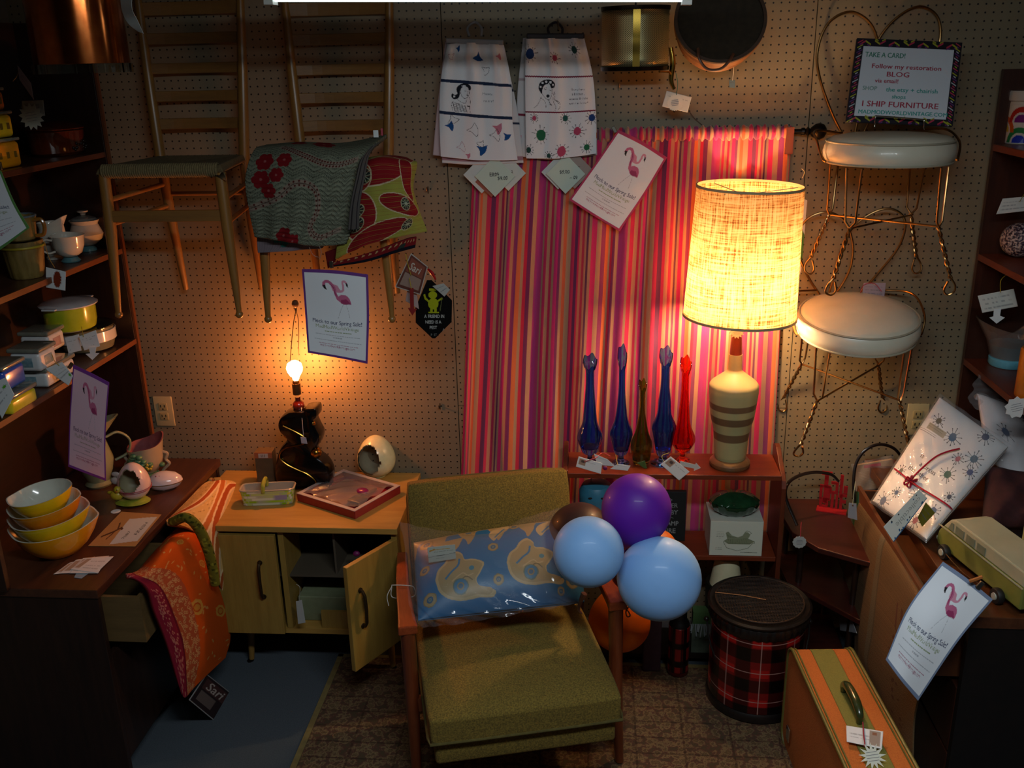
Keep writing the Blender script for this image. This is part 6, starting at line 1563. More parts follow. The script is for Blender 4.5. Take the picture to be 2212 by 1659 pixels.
def towel(label, G, cv, grp, fold=.004, ph=0, back='b4b2b4'):
    c = PY(*G[1][1]); t = thing('tea_towel', label, 'tea towel', tuple(c), group=grp)
    sheet('cloth', gridS(pxrows(G), lambda u, v: fold*np.sin(u*17+ph)*(1-.5*v)+.5*fold*np.sin(u*31+2*ph)*(1-v)), cv.nx, cv.ny, VF_, cv, .0016, parent=t, world=True, back=back)
    return t
plain = CV(.27, .43, 60, 'd4d0d2'); plain.rect(0, .40, .27, .02, 'a87a84'); plain.rect(0, .137, .27, .011, '30384c'); plain.rect(0, .257, .27, .011, '30384c')
plain2 = CV(.27, .43, 60, 'd2ccce'); plain2.rect(0, .137, .27, .006, '7c1f38'); plain2.rect(0, .262, .27, .006, '7c1f38'); plain2.circ((.05, .33), .015, '3a4a60'); plain2.circ((.06, .40), .015, '9a5a6c')
pinkp = CV(.27, .43, 60, 'd0b4b6')
g0 = 'tea towels clipped in the left bundle'
towel('pinkish back towel of the left bundle, peeking out lowest at its left', [[(962, 90, -.045), (1010, 86, -.045), (1062, 90, -.045)], [(945, 230, -.05), (1020, 235, -.05), (1110, 240, -.05)], [(935, 335, -.05), (1020, 345, -.05), (1100, 350, -.05)]], pinkp, g0, ph=1)
towel('middle towel of the left bundle, its hem showing below the front one', [[(966, 92, -.058), (1030, 88, -.058), (1086, 92, -.058)], [(955, 230, -.062), (1030, 235, -.062), (1118, 240, -.062)], [(955, 352, -.062), (1030, 356, -.062), (1131, 352, -.062)]], plain, g0, ph=2)
towel('front tea towel with navy bands, boomerang shapes and a dark-haired woman', [[(966, 95, -.074), (1022, 92, -.076), (1088, 97, -.074)], [(952, 174, -.078), (1030, 177, -.080), (1104, 180, -.078)], [(949, 256, -.078), (1030, 262, -.080), (1107, 264, -.078)], [(952, 338, -.078), (1030, 346, -.080), (1118, 346, -.078)]], towel_cv(0), g0, .006)
g1 = 'tea towels clipped in the right bundle'
towel('back towel of the right bundle showing as a strip at its left side', [[(1130, 82, -.045), (1190, 78, -.045), (1262, 82, -.045)], [(1117, 220, -.05), (1200, 225, -.05), (1286, 225, -.05)], [(1122, 338, -.05), (1200, 345, -.05), (1290, 335, -.05)]], plain2, g1, ph=1)
towel('front tea towel with red trim, atomic bursts and a woman with rolled hair', [[(1136, 84, -.070), (1196, 82, -.072), (1262, 82, -.070)], [(1134, 168, -.074), (1210, 170, -.076), (1281, 168, -.074)], [(1135, 256, -.074), (1210, 257, -.076), (1287, 252, -.074)], [(1137, 342, -.074), (1210, 342, -.076), (1288, 332, -.074)]], towel_cv(1), g1, .006)
# towel hangers, clips
for (lab, pts, col) in (('grey-white bag clip holding the left tea towel bundle', ((964, 88), (1088, 92)), 'a8a4a8'), ('dark bag clip holding the right tea towel bundle', ((1138, 78), (1262, 78)), '2a2630')):
    c = PY((pts[0][0]+pts[1][0])/2, pts[0][1]-3, -.065); t = thing('towel_clip', lab, 'clip', tuple(c))
    MB().bar(PY(*pts[0], -.062), PY(*pts[1], -.062), .026, .016).build('clip_bar', mat('clip_'+col, col, rough=.5), t, world=True, smooth=False, bevel=.003)
    mx_ = (pts[0][0]+pts[1][0])/2
    MB().ctube([PY(mx_-12, 78, -.06), PY(mx_-16, 60, -.05), PY(mx_, 48, -.03), PY(mx_+14, 60, -.05), PY(mx_+14, 78, -.06)], .004, 8).build('hanging_loop', mat('clip_'+col, col), t, world=True)
t = thing('peg_hook', 'chrome hook above the right tea towel bundle', 'hook', tuple(PY(1206, 45, -.02)))
MB().ctube([PY(1205, 40, .01), PY(1205, 42, -.03), PY(1206, 58, -.05), PY(1206, 66, -.06)], .0035, 8).build('hook_wire', mat('chrome', 'c8c8c8'), t, world=True)
# price cards under the towels
def dia(label, cx_, cy_, r, ang, Y, cv, base='a9b0a8'):
    c = PY(cx_, cy_, Y); k = mpp(c); M = FM(c, R(ang))
    q = [M @ Vector((a*r*k, b*r*k, 0)) for a, b in ((-1, 1), (1, 1), (1, -1), (-1, -1))]
    t = thing('price_card', label, 'price card', tuple(c), group='price cards under the tea towels')
    sheet('card', quadS(*q), cv.nx, cv.ny, VP_, cv, .0006, parent=t, world=True, back='a8a8a8')
def ccv(base, lines): 
    cv = CV(.075, .075, 84, base)
    for s_, x, y, z, a in lines: cv.text(s_, x, y, z, '23262a', 'c', .9, ang=a, wt=.0003)
    return cv
dia('left white price card in the fan under the left tea towels', 1040, 378, 28, 44, -.056, ccv('d0d4d0', [('$9', .05, .06, .012, R(45))]))
dia('reddish card sticking out low in the fan under the left tea towels', 1060, 392, 24, 46, -.057, ccv('a05a48', []))
dia('right white price card with curly writing under the left tea towels', 1098, 374, 27, 44, -.060, ccv('d0d4ce', [('EPO', .03, .02, .012, R(45)), ('2', .045, .045, .012, R(45))]))
dia('front pale green price card reading ER09 $9.00', 1069, 381, 31, 44, -.066, ccv('c4d6ca', [('ER09', .036, .036, .0135, R(44)), ('$9.00', .045, .058, .0135, R(44))]))
dia('left curly-lettered card under the right tea towels', 1206, 372, 26, 44, -.056, ccv('d0d4d0', [('B', .03, .035, .016, R(45)), ('38', .03, .065, .009, R(45))]))
dia('pinkish illustrated card under the right tea towels', 1242, 368, 28, 44, -.058, ccv('ac988e', [('HER', .032, .022, .012, R(45)), ('~', .05, .04, .012, R(45))]))
dia('front pale green price card reading $9.00 09', 1222, 376, 30, 44, -.066, ccv('c4d6ca', [('$9.00', .036, .034, .0135, R(44)), ('~ 09', .043, .062, .0125, R(44))]))
# perforated brass lamp
c = PY(1372, 85, -.16); k = mpp(c); zt_, zb2 = PY(1372, 14, -.16)[2], PY(1372, 152, -.16)[2]
t = thing('pendant_lamp', 'cylindrical perforated brass pendant lamp shade beside the right tea towels', 'lamp', (c[0], -.16, zb2))
Hh = zt_-zb2; rr0 = 72*k
def perf():
    m, nt, b = _new('perforated_brass'); out = nt.nodes['Material Output']
    v = nt.nodes.new('ShaderNodeTexCoord'); sx = nt.nodes.new('ShaderNodeSeparateXYZ'); nt.links.new(v.outputs['UV'], sx.inputs[0])
    def mth(op, a, bb=None):
        n = nt.nodes.new('ShaderNodeMath'); n.operation = op
        for i, q in enumerate((a, bb)):
            if q is None: continue
            if isinstance(q, (int, float)): n.inputs[i].default_value = q
            else: nt.links.new(q, n.inputs[i])
        return n.outputs[0]
    U = mth('MULTIPLY', sx.outputs['X'], 190.0); V = mth('MULTIPLY', sx.outputs['Y'], 60.0)
    a = mth('ADD', U, V); b_ = mth('SUBTRACT', U, V)
    fa = mth('ABSOLUTE', mth('SUBTRACT', mth('FRACT', mth('MULTIPLY', a, .5)), .5)); fb = mth('ABSOLUTE', mth('SUBTRACT', mth('FRACT', mth('MULTIPLY', b_, .5)), .5))
    h = mth('GREATER_THAN', mth('MINIMUM', fa, fb), .2)
    col = nt.nodes.new('ShaderNodeMixRGB'); nt.links.new(h, col.inputs[0]); col.inputs[1].default_value = (*lin('c8bc8c'), 1); col.inputs[2].default_value = (*lin('3c3424'), 1)
    nt.links.new(col.outputs[0], b.inputs['Base Color']); b.inputs['Metallic'].default_value = .85; b.inputs['Roughness'].default_value = .42
    _bump(nt, b, h, .5, .002); return m
sheet('perforated_drum', lambda u, v: np.stack([rr0*np.cos(-PI/2+(u-.5)*2*PI), rr0*np.sin(-PI/2+(u-.5)*2*PI), Hh-.012-v*(Hh-.024)], -1), 96, 8, perf(), None, .0015, parent=t)
shb = mat('polished_brass', 'b09040', rough=.16, metal=1); drk = mat('dark_bronze', '2a1e14', rough=.2, metal=.8)
for z in (0, Hh-.012): MB().lathe([(rr0-.008, z), (rr0+.003, z), (rr0+.004, z+.012), (rr0-.008, z+.012)], (0, 0, 0), 72, closed=True).build('rim_band', drk, t)
MB().b2((-.011, -rr0-.0035, .0125), (.011, -rr0-.0018, Hh-.0125)).build('brass_strip', shb, t, smooth=False)
MB().b2((-.0, -.0, .0), (.001, .001, .001))
MB().ctube([(rr0+.006, -.01, Hh*.35), (rr0+.014, -.01, .02), (rr0+.010, -.01, -.03), (rr0+.02, -.012, -.06)], [.007, .009, .008, .005], 12).build('pull_hardware', shb, t)
MB().ctube([(rr0*.7, -rr0*.75, -.004), (rr0+.0, -.03, -.007), (rr0+.008, -.02, -.012)], .0035, 8).build('side_arm', shb, t)
MB().cyl((0, 0, Hh-.004), (0, 0, 2.557-zb2), .003, n=8).build('hanging_cord', mat('dark_cord', '1a1512', rough=.7), t)
g = MB()
for a in (0, PI/2): g.tube([(rr0*.99*math.cos(a), rr0*.99*math.sin(a), Hh-.006), (-rr0*.99*math.cos(a), -rr0*.99*math.sin(a), Hh-.006)], .002, 6)
g.build('spider', drk, t)
price_tag('white card hanging behind the scalloped tag under the perforated lamp', tq((1440, 196), (1494, 210), (1485, 243), (1430, 230), -.145), base='d8cec2', seed=21, strpts=[PY(1460, 158, -.15), PY(1464, 180, -.148), PY(1461, 205, -.15)], scol='2c6a5c')
star_tag('white scalloped round tag on teal string under the perforated lamp', PY(1458, 222, -.152), .026, 22, R(5), 'dcd2c6', r2=.88)
# split-wood basket
c = PY(1556, 42, -.17); k = mpp(c); r_ = 96*k
t = thing('wood_basket', 'round split-wood basket hung on the pegboard with its dark opening showing', 'basket', tuple(c))
TM = rotm(R(90-24), 0, 0)      # local +z -> towards the shop, tipped up
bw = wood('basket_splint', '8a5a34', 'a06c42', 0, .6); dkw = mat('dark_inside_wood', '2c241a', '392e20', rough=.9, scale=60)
dp = .125
for i in range(5):
    f0, f1 = i/5, (i+.86)/5; r0 = r_*(.80+.20*(1-f0)); r1 = r_*(.80+.20*(1-f1))
    MB().lathe([(r0, -dp*f0), (r0+.004+.003*(i % 2), -dp*(f0+f1)/2), (r1, -dp*f1), (r1-.003, -dp*f1), (r0-.001, -dp*(f0+f1)/2), (r0-.003, -dp*f0)], (0, 0, 0), 56, TM, lambda p, a, r, z: (p.x, p.y, p.z+.003*math.sin(3*a+z*90)), closed=True).build('splint_hoop', bw, t)
MB().lathe([(0, -.016), (r_*.90, -.014), (r_*.975, -.006)], (0, 0, 0), 56, TM).build('mouth_disc', dkw, t)  # near-flush dark disc filling the basket mouth
MB().lathe([(r_-.006, -.004), (r_+.004, -.004), (r_+.004, .006), (r_-.006, .006)], (0, 0, 0), 64, TM, closed=True).build('rim_hoop', wood('rim_wood', '3c2a1c', '50382a', 0, .6), t)
hp = [PY(x, y, Y) for x, y, Y in ((1508, 104, -.235), (1511, 128, -.25), (1528, 149, -.25), (1556, 149, -.25), (1575, 132, -.25), (1584, 116, -.235))]
B = _cr(np.array([tuple(p) for p in hp]), np.linspace(0, 1, 24)); MB().ctube([tuple(b) for b in B], .0045, 8).build('handle', wood('handle_wood', '4a2c1c', '5e3a26', 0, .5), t, world=True)
price_tag('tiny blue-grey tag on a white thread below the wood basket', tq((1575, 173), (1588, 173), (1588, 190), (1575, 189), -.02), w=.02, h=.024, nx=12, lines=1, base='5f7684', strpts=[PY(1585, 145, -.10), PY(1584, 160, -.03), PY(1582, 174, -.02)], scol='b8b4ac')
t = thing('loose_cord', 'thin brown wire ends dangling on the pegboard above the curtain', 'wire', tuple(PY(1490, 240, -.02)))
MB().tube([PY(1487, 238, -.015), PY(1500, 255, -.012), PY(1517, 270, -.01)], .001, 5).build('wire', mat('brown_wire', '5a3a24'), t, world=True)
# copper pendant at upper left
cpd = PY(182, 158, -.95); zb3 = cpd[2]; k = mpp(cpd); rP = 97*k
t = thing('pendant_lamp', 'copper-toned glass cylinder pendant with a clear faceted rim, hanging top left', 'lamp', (cpd[0], -.95, zb3))
cop = mat('copper_mirror', 'c87038', 'b05a2a', rough=.14, metal=1)
MB().lathe([(rP, .022), (rP*.985, .40), (rP*.97, .40), (rP*.985, .022)], (0, 0, 0), 72, closed=True).build('copper_cylinder', cop, t)
MB().lathe([(rP*.90, 0), (rP*1.03, 0), (rP*1.03, .0215), (rP*.90, .0215)], (0, 0, 0), 36, None, lambda p, a, r, z: (p.x*(1+.012*(round(a/(2*PI)*36) % 2)), p.y*(1+.012*(round(a/(2*PI)*36) % 2)), p.z), closed=True).build('faceted_rim', clearg, t, smooth=False)
MB().lathe([(0, .385), (rP*.97, .385), (rP*.97, .392), (0, .392)], (0, 0, 0), 48).build('top_plate', drk, t)
MB().cyl((0, 0, .3925), (0, 0, 2.558-zb3), .003, n=8).build('hanging_cord', mat('dark_cord', '1a1512'), t)
cv = CV(.05, .11, 50, 'a9aca8')
tg = thing('paper_tag', 'curled white paper tag with notched end on the copper pendant', 'tag', tuple(PY(280, 30, -1.06)))
sheet('card', gridS(pxrows([[(258, -20, -1.07), (286, -20, -1.10)], [(263, 22, -1.08), (285, 18, -1.12)], [(276, 50, -1.09), (296, 42, -1.11)], [(297, 68, -1.09), (310, 73, -1.10)]])), 50, 110, VP_, cv, .0006, parent=tg, world=True)
# framed whiteboard sign on the upper stool
Q = [(1852, 82), (2079, 92), (2058, 272), (1827, 262)]
Ysg = [-.215, -.215, -.30, -.30]
W_, H_ = .345, .285
cv = CV(.35, .275, 520, '14101c')
fr = .026; cv.rect(fr*.95, fr, .35-2*fr*.95, .275-1.75*fr, 'ccd0d8')
cc_ = ['b0304c', '9a9a28', '5a2a6a', 'a8a8b0', '9a3a5c', '8a6a28']
for i in range(7):
    for y in (fr/2, .275-fr*.38):
        x = .03+i*.048
        for s in (-1, 1):
            up_ = 1 if i % 2 == 0 else -1
            cv.poly([(x, y-.007*up_), (x+s*.018, y+.004*up_), (x+s*.018, y+.010*up_), (x, y-.001*up_)], cc_[(i) % 2 if s < 0 else (i+1) % 2]); cv.poly([(x+s*.006, y+.0045*up_), (x+s*.018, y+.011*up_), (x+s*.018, y+.0145*up_), (x+s*.006, y+.009*up_)], cc_[1] if i % 2 else cc_[2])
for j in range(17):
    y = .008+j*.0162
    for x0, d in ((.004, 1), (.35-.021, -1)):
        c_ = cc_[j % 5]; cv.poly([(x0, y+.006*d), (x0+.017, y-.004*d+.0), (x0+.017, y+.004-.004*d), (x0, y+.004+.006*d)], c_); cv.poly([(x0+.005, y+.008+.003*d), (x0+.013, y+.008-.002*d), (x0+.013, y+.012-.002*d), (x0+.005, y+.012+.003*d)], cc_[(j+2) % 5])
gr_, rd_, tl_ = '2f7a66', 'a02a44', '3a948c'
def wr(s_, x, y, z, c, sx=1.0, w=.0005): cv.text(s_, x, y, z, c, 'l', sx, wt=w)
wr('TAKE A CARD!', .034, .060, .023, gr_, .88); wr('Follow my restoration', .060, .096, .021, rd_, 1.22); wr('BLOG', .112, .122, .023, rd_, 1.3); wr('via email!', .078, .143, .019, rd_, 1.1)
wr('SHOP', .040, .169, .019, '7a9890', 1.0); wr('the etsy + chairish', .118, .171, .020, tl_, 1.15); wr('shops', .140, .193, .018, tl_, 1.1); wr('I SHIP FURNITURE', .044, .222, .026, rd_, 1.22); wr('MADMODWORLDVINTAGE.COM', .036, .2465, .0185, tl_, 1.06)
q = [PY(x, y, Y) for (x, y), Y in zip(Q, Ysg)]
t = thing('framed_sign', 'small whiteboard with handwriting in a colourful chevron frame, on the upper stool', 'sign', tuple(q[3]))
sheet('board', quadS(*q), 520, 408, VP_, cv, .012, parent=t, world=True, back='1c1820')
cw = mat('chrome_wire', 'a8a090', rough=.2, metal=1)
e_ = thing('wire_easel', 'thin wire easel holding the chevron framed sign', 'easel', tuple(PY(1930, 268, -.31)))
MB().ctube([PY(1890, 266, -.325), PY(1892, 252, -.325), PY(1900, 251, -.325), PY(1990, 258, -.325), PY(1996, 262, -.325), PY(1996, 276, -.325)], .0022, 8).build('front_wire', cw, e_, world=True)
for x in (1890, 1996): MB().tube([PY(x, 266+(x-1890)*.09, -.325), PY(x, 274+(x-1890)*.05, -.325), PY(x, 262, -.20), PY(x, 200, -.19)], .002, 6).build('leg_wire', cw, e_, world=True)
# potholder cluster by the petal quilt
cv = CV(.12, .14, 130, '5a2e24'); cv.rect(0, 0, .12, .004, 'a8a49c'); cv.rect(0, 0, .004, .14, 'a8a49c'); cv.rect(0, .136, .12, .004, 'a8a49c'); cv.rect(.116, 0, .004, .14, 'a8a49c')
cv.rect(.014, .012, .092, .055, '7e4030'); cv.rect(.014, .072, .092, .052, '8e7468'); cv.text('Sari', .020, .055, .044, 'b8aca0', 'l', 1.0, slant=.25, wt=.0007)
t = thing('hang_tag', 'brown hang tag reading Sari under the petal quilt corner', 'tag', tuple(PY(890, 590, -.44)))
sheet('card', quadS(*tq((888, 547), (924, 576), (908, 637), (853, 620), -.445)), 130, 150, VP_, cv, .0007, parent=t, world=True, back='a8a8a8')
string('string', [PY(876, 548, -.45), PY(882, 575, -.452), PY(888, 595, -.45)], .0012, mat('string_a08a1c', 'a08a1c'), t)
cv = CV(.16, .20, 170, '0c0b0b')
yy = '9aa01a'; 
cv.circ((.076, .055), .017, yy, .012); cv.rect(.062, .034, .028, .008, yy); cv.circ((.078, .083), .020, yy, .018); cv.rect(.066, .098, .010, .012, yy); cv.rect(.082, .098, .010, .012, yy); cv.rect(.060, .109, .040, .004, yy); cv.line([(.06, .075), (.048, .066), (.044, .055)], .007, yy); cv.line([(.096, .074), (.112, .066)], .006, yy); cv.line([(.112, .064), (.104, .106)], .0025, '5a5e3a')
for s_, x, y in (('A FRIEND IN', .082, .128), ('NEED IS A', .078, .146), ('PEST', .078, .164)): cv.text(s_, x, y, .0145, 'a4a4a0', 'c', .95, wt=.0004)
cv.text('A', .118, .170, .012, 'a4a4a0', 'c'); cv.text('P  ST', .080, .186, .011, '7c7c78', 'c')
pcl = [(927, 606), (975, 650), (974, 696), (937, 731), (898, 697), (899, 664)]
tp = thing('potholder', 'black six-sided cloth potholder reading A FRIEND IN NEED IS A PEST', 'potholder', tuple(PY(936, 670, -.42)))
def hexS(u, v):
    # left and right outline as a function of v
    yv = 606+(731-606)*v; xl = np.interp(yv, [606, 664, 697, 731], [922, 898, 898, 934]); xr = np.interp(yv, [606, 650, 696, 731], [932, 976, 975, 940]); X = xl+(xr-xl)*u
    d = _rays(X, yv); Y = -.425; tt = (Y-CAM[1])/d[..., 1]; return CAM+d*tt[..., None]
def _rays(X, Y): return np.stack([(X-1106)/FPX, (829.5-Y)/FPX, np.ones_like(X)], -1)@AX
class HexCV:
    def sample(s, u, v):
        yv = 606+125*v; xl = np.interp(yv, [606, 664, 697, 731], [922, 898, 898, 934]); xr = np.interp(yv, [606, 650, 696, 731], [932, 976, 975, 940]); X = xl+(xr-xl)*u
        return cv.sample(np.clip((X-892)/90, 0, .999), np.clip((yv-600)/135*1.0, 0, .999))
sheet('cloth', hexS, 150, 180, VF_, HexCV(), .006, parent=tp, world=True, back='141212')
price_tag('white folded tag behind the black potholder at its right', tq((934, 618), (958, 612), (972, 626), (960, 641), -.44), w=.04, h=.03, lines=2, base='a2a09a')
price_tag('pink-white tag under the brown Sari tag', tq((880, 625), (900, 632), (905, 668), (876, 650), -.43), w=.04, h=.05, lines=3, base='a4908c')
t = thing('red_ribbon', 'red ribbon knot hanging beside the brown Sari tag', 'ribbon', tuple(PY(932, 590, -.43)))
MB().ctube([PY(925, 582, -.435), PY(933, 590, -.445), PY(941, 604, -.44)], [.004, .006, .003], 8).build('ribbon', mat('red_satin', '96101a', rough=.3), t, world=True)
a_ = thing('arrow_tag', 'red arrow-shaped tag pointing down in front of the brown Sari tag', 'tag', tuple(PY(890, 655, -.465)))
MB().prism([(-.006, .045), (.006, .045), (.006, -.022), (.016, -.022), (0, -.045), (-.014, -.020), (-.006, -.022)], .0008, FM(PY(890, 652, -.462), R(-2))).build('card', mat('red_card2', '7c1210', rough=.5), a_, world=True, smooth=False)
string('string', [PY(884, 600, -.455), PY(887, 615, -.462), PY(889, 624, -.462)], .0012, mat('string_a08a1c', 'a08a1c'), a_)
t = thing('paper_tag', 'small white and pink paper tab clipped to the quilt\'s top fold', 'tag', tuple(PY(815, 285, -.30)))
MB().box(PY(812, 289, -.30), (.016, .001, .022)).build('card', paper, t, world=True, smooth=False); MB().box(PY(825, 285, -.302), (.006, .001, .022)).build('pink_strip', mat('string_b8485c', 'b8485c'), t, world=True, smooth=False)
# ================================================================== balloons
def balloon(label, px, py, Y, r, h, col, col2, rot=(0, 0, 0), trans=.25):
    p = PY(px, py, Y); t = thing('balloon', label, 'balloon', tuple(p), 0, 'balloons tied to the armchair arm', rot)
    nm = 'balloon_'+col
    if nm not in _M:
        m, nt, b = _new(nm); b.inputs['Base Color'].default_value = (*lin(col), 1); b.inputs['Roughness'].default_value = .5
        b.inputs['Subsurface Weight'].default_value = trans; b.inputs['Subsurface Radius'].default_value = (.03, .03, .03); b.inputs['Subsurface Scale'].default_value = .6
        b.inputs['Coat Weight'].default_value = .05; b.inputs['Coat Roughness'].default_value = .1; b.inputs['Specular IOR Level'].default_value = .3
        nt.links.new(_ramp(nt, _noise(nt, _coord(nt), 2.5, 2), [(.3, col), (.7, col2)]), b.inputs['Base Color']); _M[nm] = m
    pts = [(0, -h*1.02), (.010, -h*1.0), (r*.30, -h*.86), (r*.62, -h*.60), (r*.88, -h*.25), (r, h*.12), (r*.93, h*.48), (r*.68, h*.78), (r*.36, h*.95), (0, h)]
    A = _cr(np.array(pts), np.linspace(0, 1, 44)); A[:, 0] = np.maximum(A[:, 0], 0); A[0, 0] = 0; A[-1, 0] = 0
    MB().lathe([(float(a), float(b)) for a, b in A], (0, 0, 0), 56).build('balloon_body', _M[nm], t)
    MB().lathe([(0, -h*1.021), (.004, -h*1.025), (.004, -h*1.025-.008), (.010, -h*1.025-.018), (.0, -h*1.025-.017)], (0, 0, 0), 14).build('knot', _M[nm], t)
    return t
balloon('purple balloon, tallest of the cluster beside the armchair', 1372, 1112, -.74, .1045, .131, '5c1a9c', '6420a6', (R(14), R(8), 0))
balloon('left light blue balloon in front of the pillow corner', 1270, 1191, -.90, .1015, .105, '86b4ea', '8cbcf0', (R(65), R(12), 0), .3)
balloon('right light blue balloon, the largest, in front of the chair\'s arm', 1424, 1247, -.84, .1235, .121, '86b4ec', '8cbcf2', (R(70), R(-15), 0), .3)
balloon('orange balloon hanging low behind the armchair\'s right leg', 1338, 1332, -.56, .104, .118, 'e0680c', 'e87214', (R(178), R(0), 0))
balloon('dark brown balloon behind the left light blue one', 1252, 1152, -.60, .097, .097, '2a1a1a', '321f1e', (R(0), R(-15), 0))
balloon('small orange balloon peeking between the purple and right blue balloons', 1418, 1187, -.68, .062, .064, 'c05c10', 'c86618', (0, R(10), 0))
t = thing('balloon_ribbon', 'curled dark ribbon and ring hanging from the chair\'s right arm end', 'ribbon', tuple(PY(1352, 1300, -.75)))
MB().ctube([PY(1345, 1290, -.76), PY(1346, 1306, -.765), PY(1352, 1316, -.77), PY(1358, 1322, -.77), PY(1361, 1330, -.77), PY(1355, 1332, -.77), PY(1352, 1322, -.77), PY(1357, 1312, -.77)], .0022, 8).build('ribbon', mat('brown_ribbon', '6a4026', rough=.3), t, world=True)
t = thing('balloon_ribbon', 'red ribbon tying the balloons just above the chair\'s right arm', 'ribbon', tuple(PY(1330, 1252, -.80)))
MB().ctube([PY(1330, 1238, -.80), PY(1326, 1250, -.79), PY(1333, 1262, -.78), PY(1338, 1268, -.77)], [.004, .006, .005, .003], 8).build('ribbon', mat('red_satin', '96101a'), t, world=True)
# ================================================================== pillow in a plastic bag
PB_ = lambda x, y, z=0: None
cv = CV(.50, .30, 520, '0f5a8a')
cr, cr2, bl, ol = '8a7a54', '70643c', '1c4f72', '9c8c66'
def medal(x, y, r): cv.circ((x, y), r*1.15, cr2, n=24, wob=.05, seed=1); cv.circ((x, y), r, cr, n=20); cv.circ((x, y), r*.55, bl, n=16); cv.circ((x, y), r*.28, '6a7a70', n=12); cv.circ((x, y), r*.14, bl, n=10)
def paisley(x, y, s):
    def q(pts): return [(x+a*s, y+b*s) for a, b in pts]
    def c(pts, n=60): return [tuple(v) for v in _cr(np.array(q(pts)), np.linspace(0, 1, n))]
    o = [(-.42, -.02), (-.36, -.22), (-.22, -.34), (-.14, -.48), (.0, -.56), (.12, -.46), (.16, -.32), (.32, -.30), (.52, -.18), (.44, .02), (.36, .14), (.42, .28), (.70, .36), (.64, .46), (.40, .44), (.10, .46), (-.18, .40), (-.36, .24), (-.42, -.02)]
    cv.poly(c(o), ol); oi = [(a*.9+.01, b*.9) for a, b in o]; cv.poly(c(oi), cr)
    cv.line(c([(-.22, .02), (-.10, -.10), (.02, -.20), (.06, -.34)], 16), .040*s, '155f88'); cv.circ(q([(.28, -.10)])[0], .05*s, '2c6a80'); 
    cv.line(c([(-.1, .1), (.1, -.02), (.2, .05), (.3, .02)], 14), .025*s, 'a08c68'); cv.line(c([(.0, .16), (.16, .06), (.28, .14)], 14), .02*s, '5c5234')
    cv.circ(q([(.05, .22)])[0], .15*s, '4a5c50', n=24, wob=.06, seed=2); cv.circ(q([(.05, .22)])[0], .13*s, '1c5f84'); cv.circ(q([(.05, .22)])[0], .07*s, cr2); cv.circ(q([(.05, .22)])[0], .045*s, bl)
for i in range(6):
    x = .01+i*.088; cv.poly([tuple(v) for v in _cr(np.array([(x-.06, -.01), (x-.045, .05), (x-.03, .075), (x-.022, .10), (x-.005, .07), (x+.004, .03), (x+.03, -.01)]), np.linspace(0, 1, 30))], cr); 
cv.rect(0, -.01, .5, .035, '8c7c58')
for x, y, r in ((.04, .045, .018), (.165, .035, .016), (.30, .038, .014), (.42, .045, .018)): medal(x, y, r)
for x in (.235, .375): cv.poly([tuple(v) for v in _cr(np.array([(x+.03, .02), (x+.0, .045), (x-.01, .075), (x+.004, .10), (x+.02, .078), (x+.045, .055), (x+.05, .025), (x+.03, .02)]), np.linspace(0, 1, 30))], ol); cv.line([(x+.008, .085), (x+.036, .045)], .005, '1c5f84')
cv.poly([(.085, .06), (.10, .10), (.115, .125), (.135, .10), (.15, .06)], cr)
paisley(.125, .205, .155); paisley(.335, .190, .150)
for x, y, r in ((.235, .125, .014), (.03, .15, .014), (.455, .15, .016), (.245, .235, .014), (.04, .255, .018), (.465, .25, .016), (.43, .275, .01)): medal(x, y, r)
Pc = [PY(893, 1172, -.64), PY(1252, 1118, -.52), PY(1262, 1300, -.78), PY(903, 1340, -.93)]
pil = thing('pillow', 'teal and tan paisley lumbar pillow in a clear plastic bag, leaning on the armchair back', 'pillow', tuple(sum(Pc, Vector())/4))
def puff(a): return lambda u, v: a*((1-np.abs(2*u-1)**3.2)*(1-np.abs(2*v-1)**2.6))**.7
S0 = quadS(*Pc, puff(.075)); S1 = quadS(*Pc, lambda u, v: -puff(.045)(u, v)-.002)
s_try = np.asarray(S0(np.array([[.5]]), np.array([[.5]])))[0, 0]
if s_try[1] > (sum(Pc, Vector())/4)[1]: S0 = quadS(*Pc, lambda u, v: -puff(.075)(u, v)); S1 = quadS(*Pc, lambda u, v: puff(.045)(u, v)+.002)
sheet('pillow_front', S0, 420, 250, vcol('satin_print', .42, spec=.4), cv, .002, parent=pil, world=True)
sheet('pillow_back', S1, 60, 40, mat('teal_back', '0f4a70', rough=.6), None, .002, parent=pil, world=True)
bagf = film('bag_film', 'd8c8cc', .06, .10, .6, 16)
Gb = [[(862, 1124, -.62), (930, 1140, -.60), (1050, 1150, -.58), (1130, 1118, -.55), (1200, 1098, -.53), (1246, 1086, -.50)],
      [(872, 1160, -.70), (930, 1168, -.70), (1050, 1158, -.70), (1130, 1150, -.68), (1200, 1138, -.64), (1262, 1112, -.56)],
      [(878, 1230, -.83), (940, 1232, -.86), (1050, 1226, -.86), (1140, 1218, -.84), (1215, 1206, -.80), (1268, 1190, -.70)],
      [(884, 1300, -.92), (940, 1310, -.96), (1050, 1304, -.97), (1150, 1292, -.94), (1222, 1280, -.88), (1270, 1268, -.80)],
      [(902, 1352, -.965), (950, 1350, -.98), (1050, 1336, -.98), (1150, 1318, -.95), (1225, 1306, -.90), (1268, 1296, -.82)]]
sheet('plastic_bag', gridS(pxrows(Gb), lambda u, v: .006+.005*np.sin(u*31+5*v)*np.sin(v*13)+.003*np.sin(u*60-v*40)), 110, 70, bagf, None, .0003, parent=pil, world=True, noback=True)
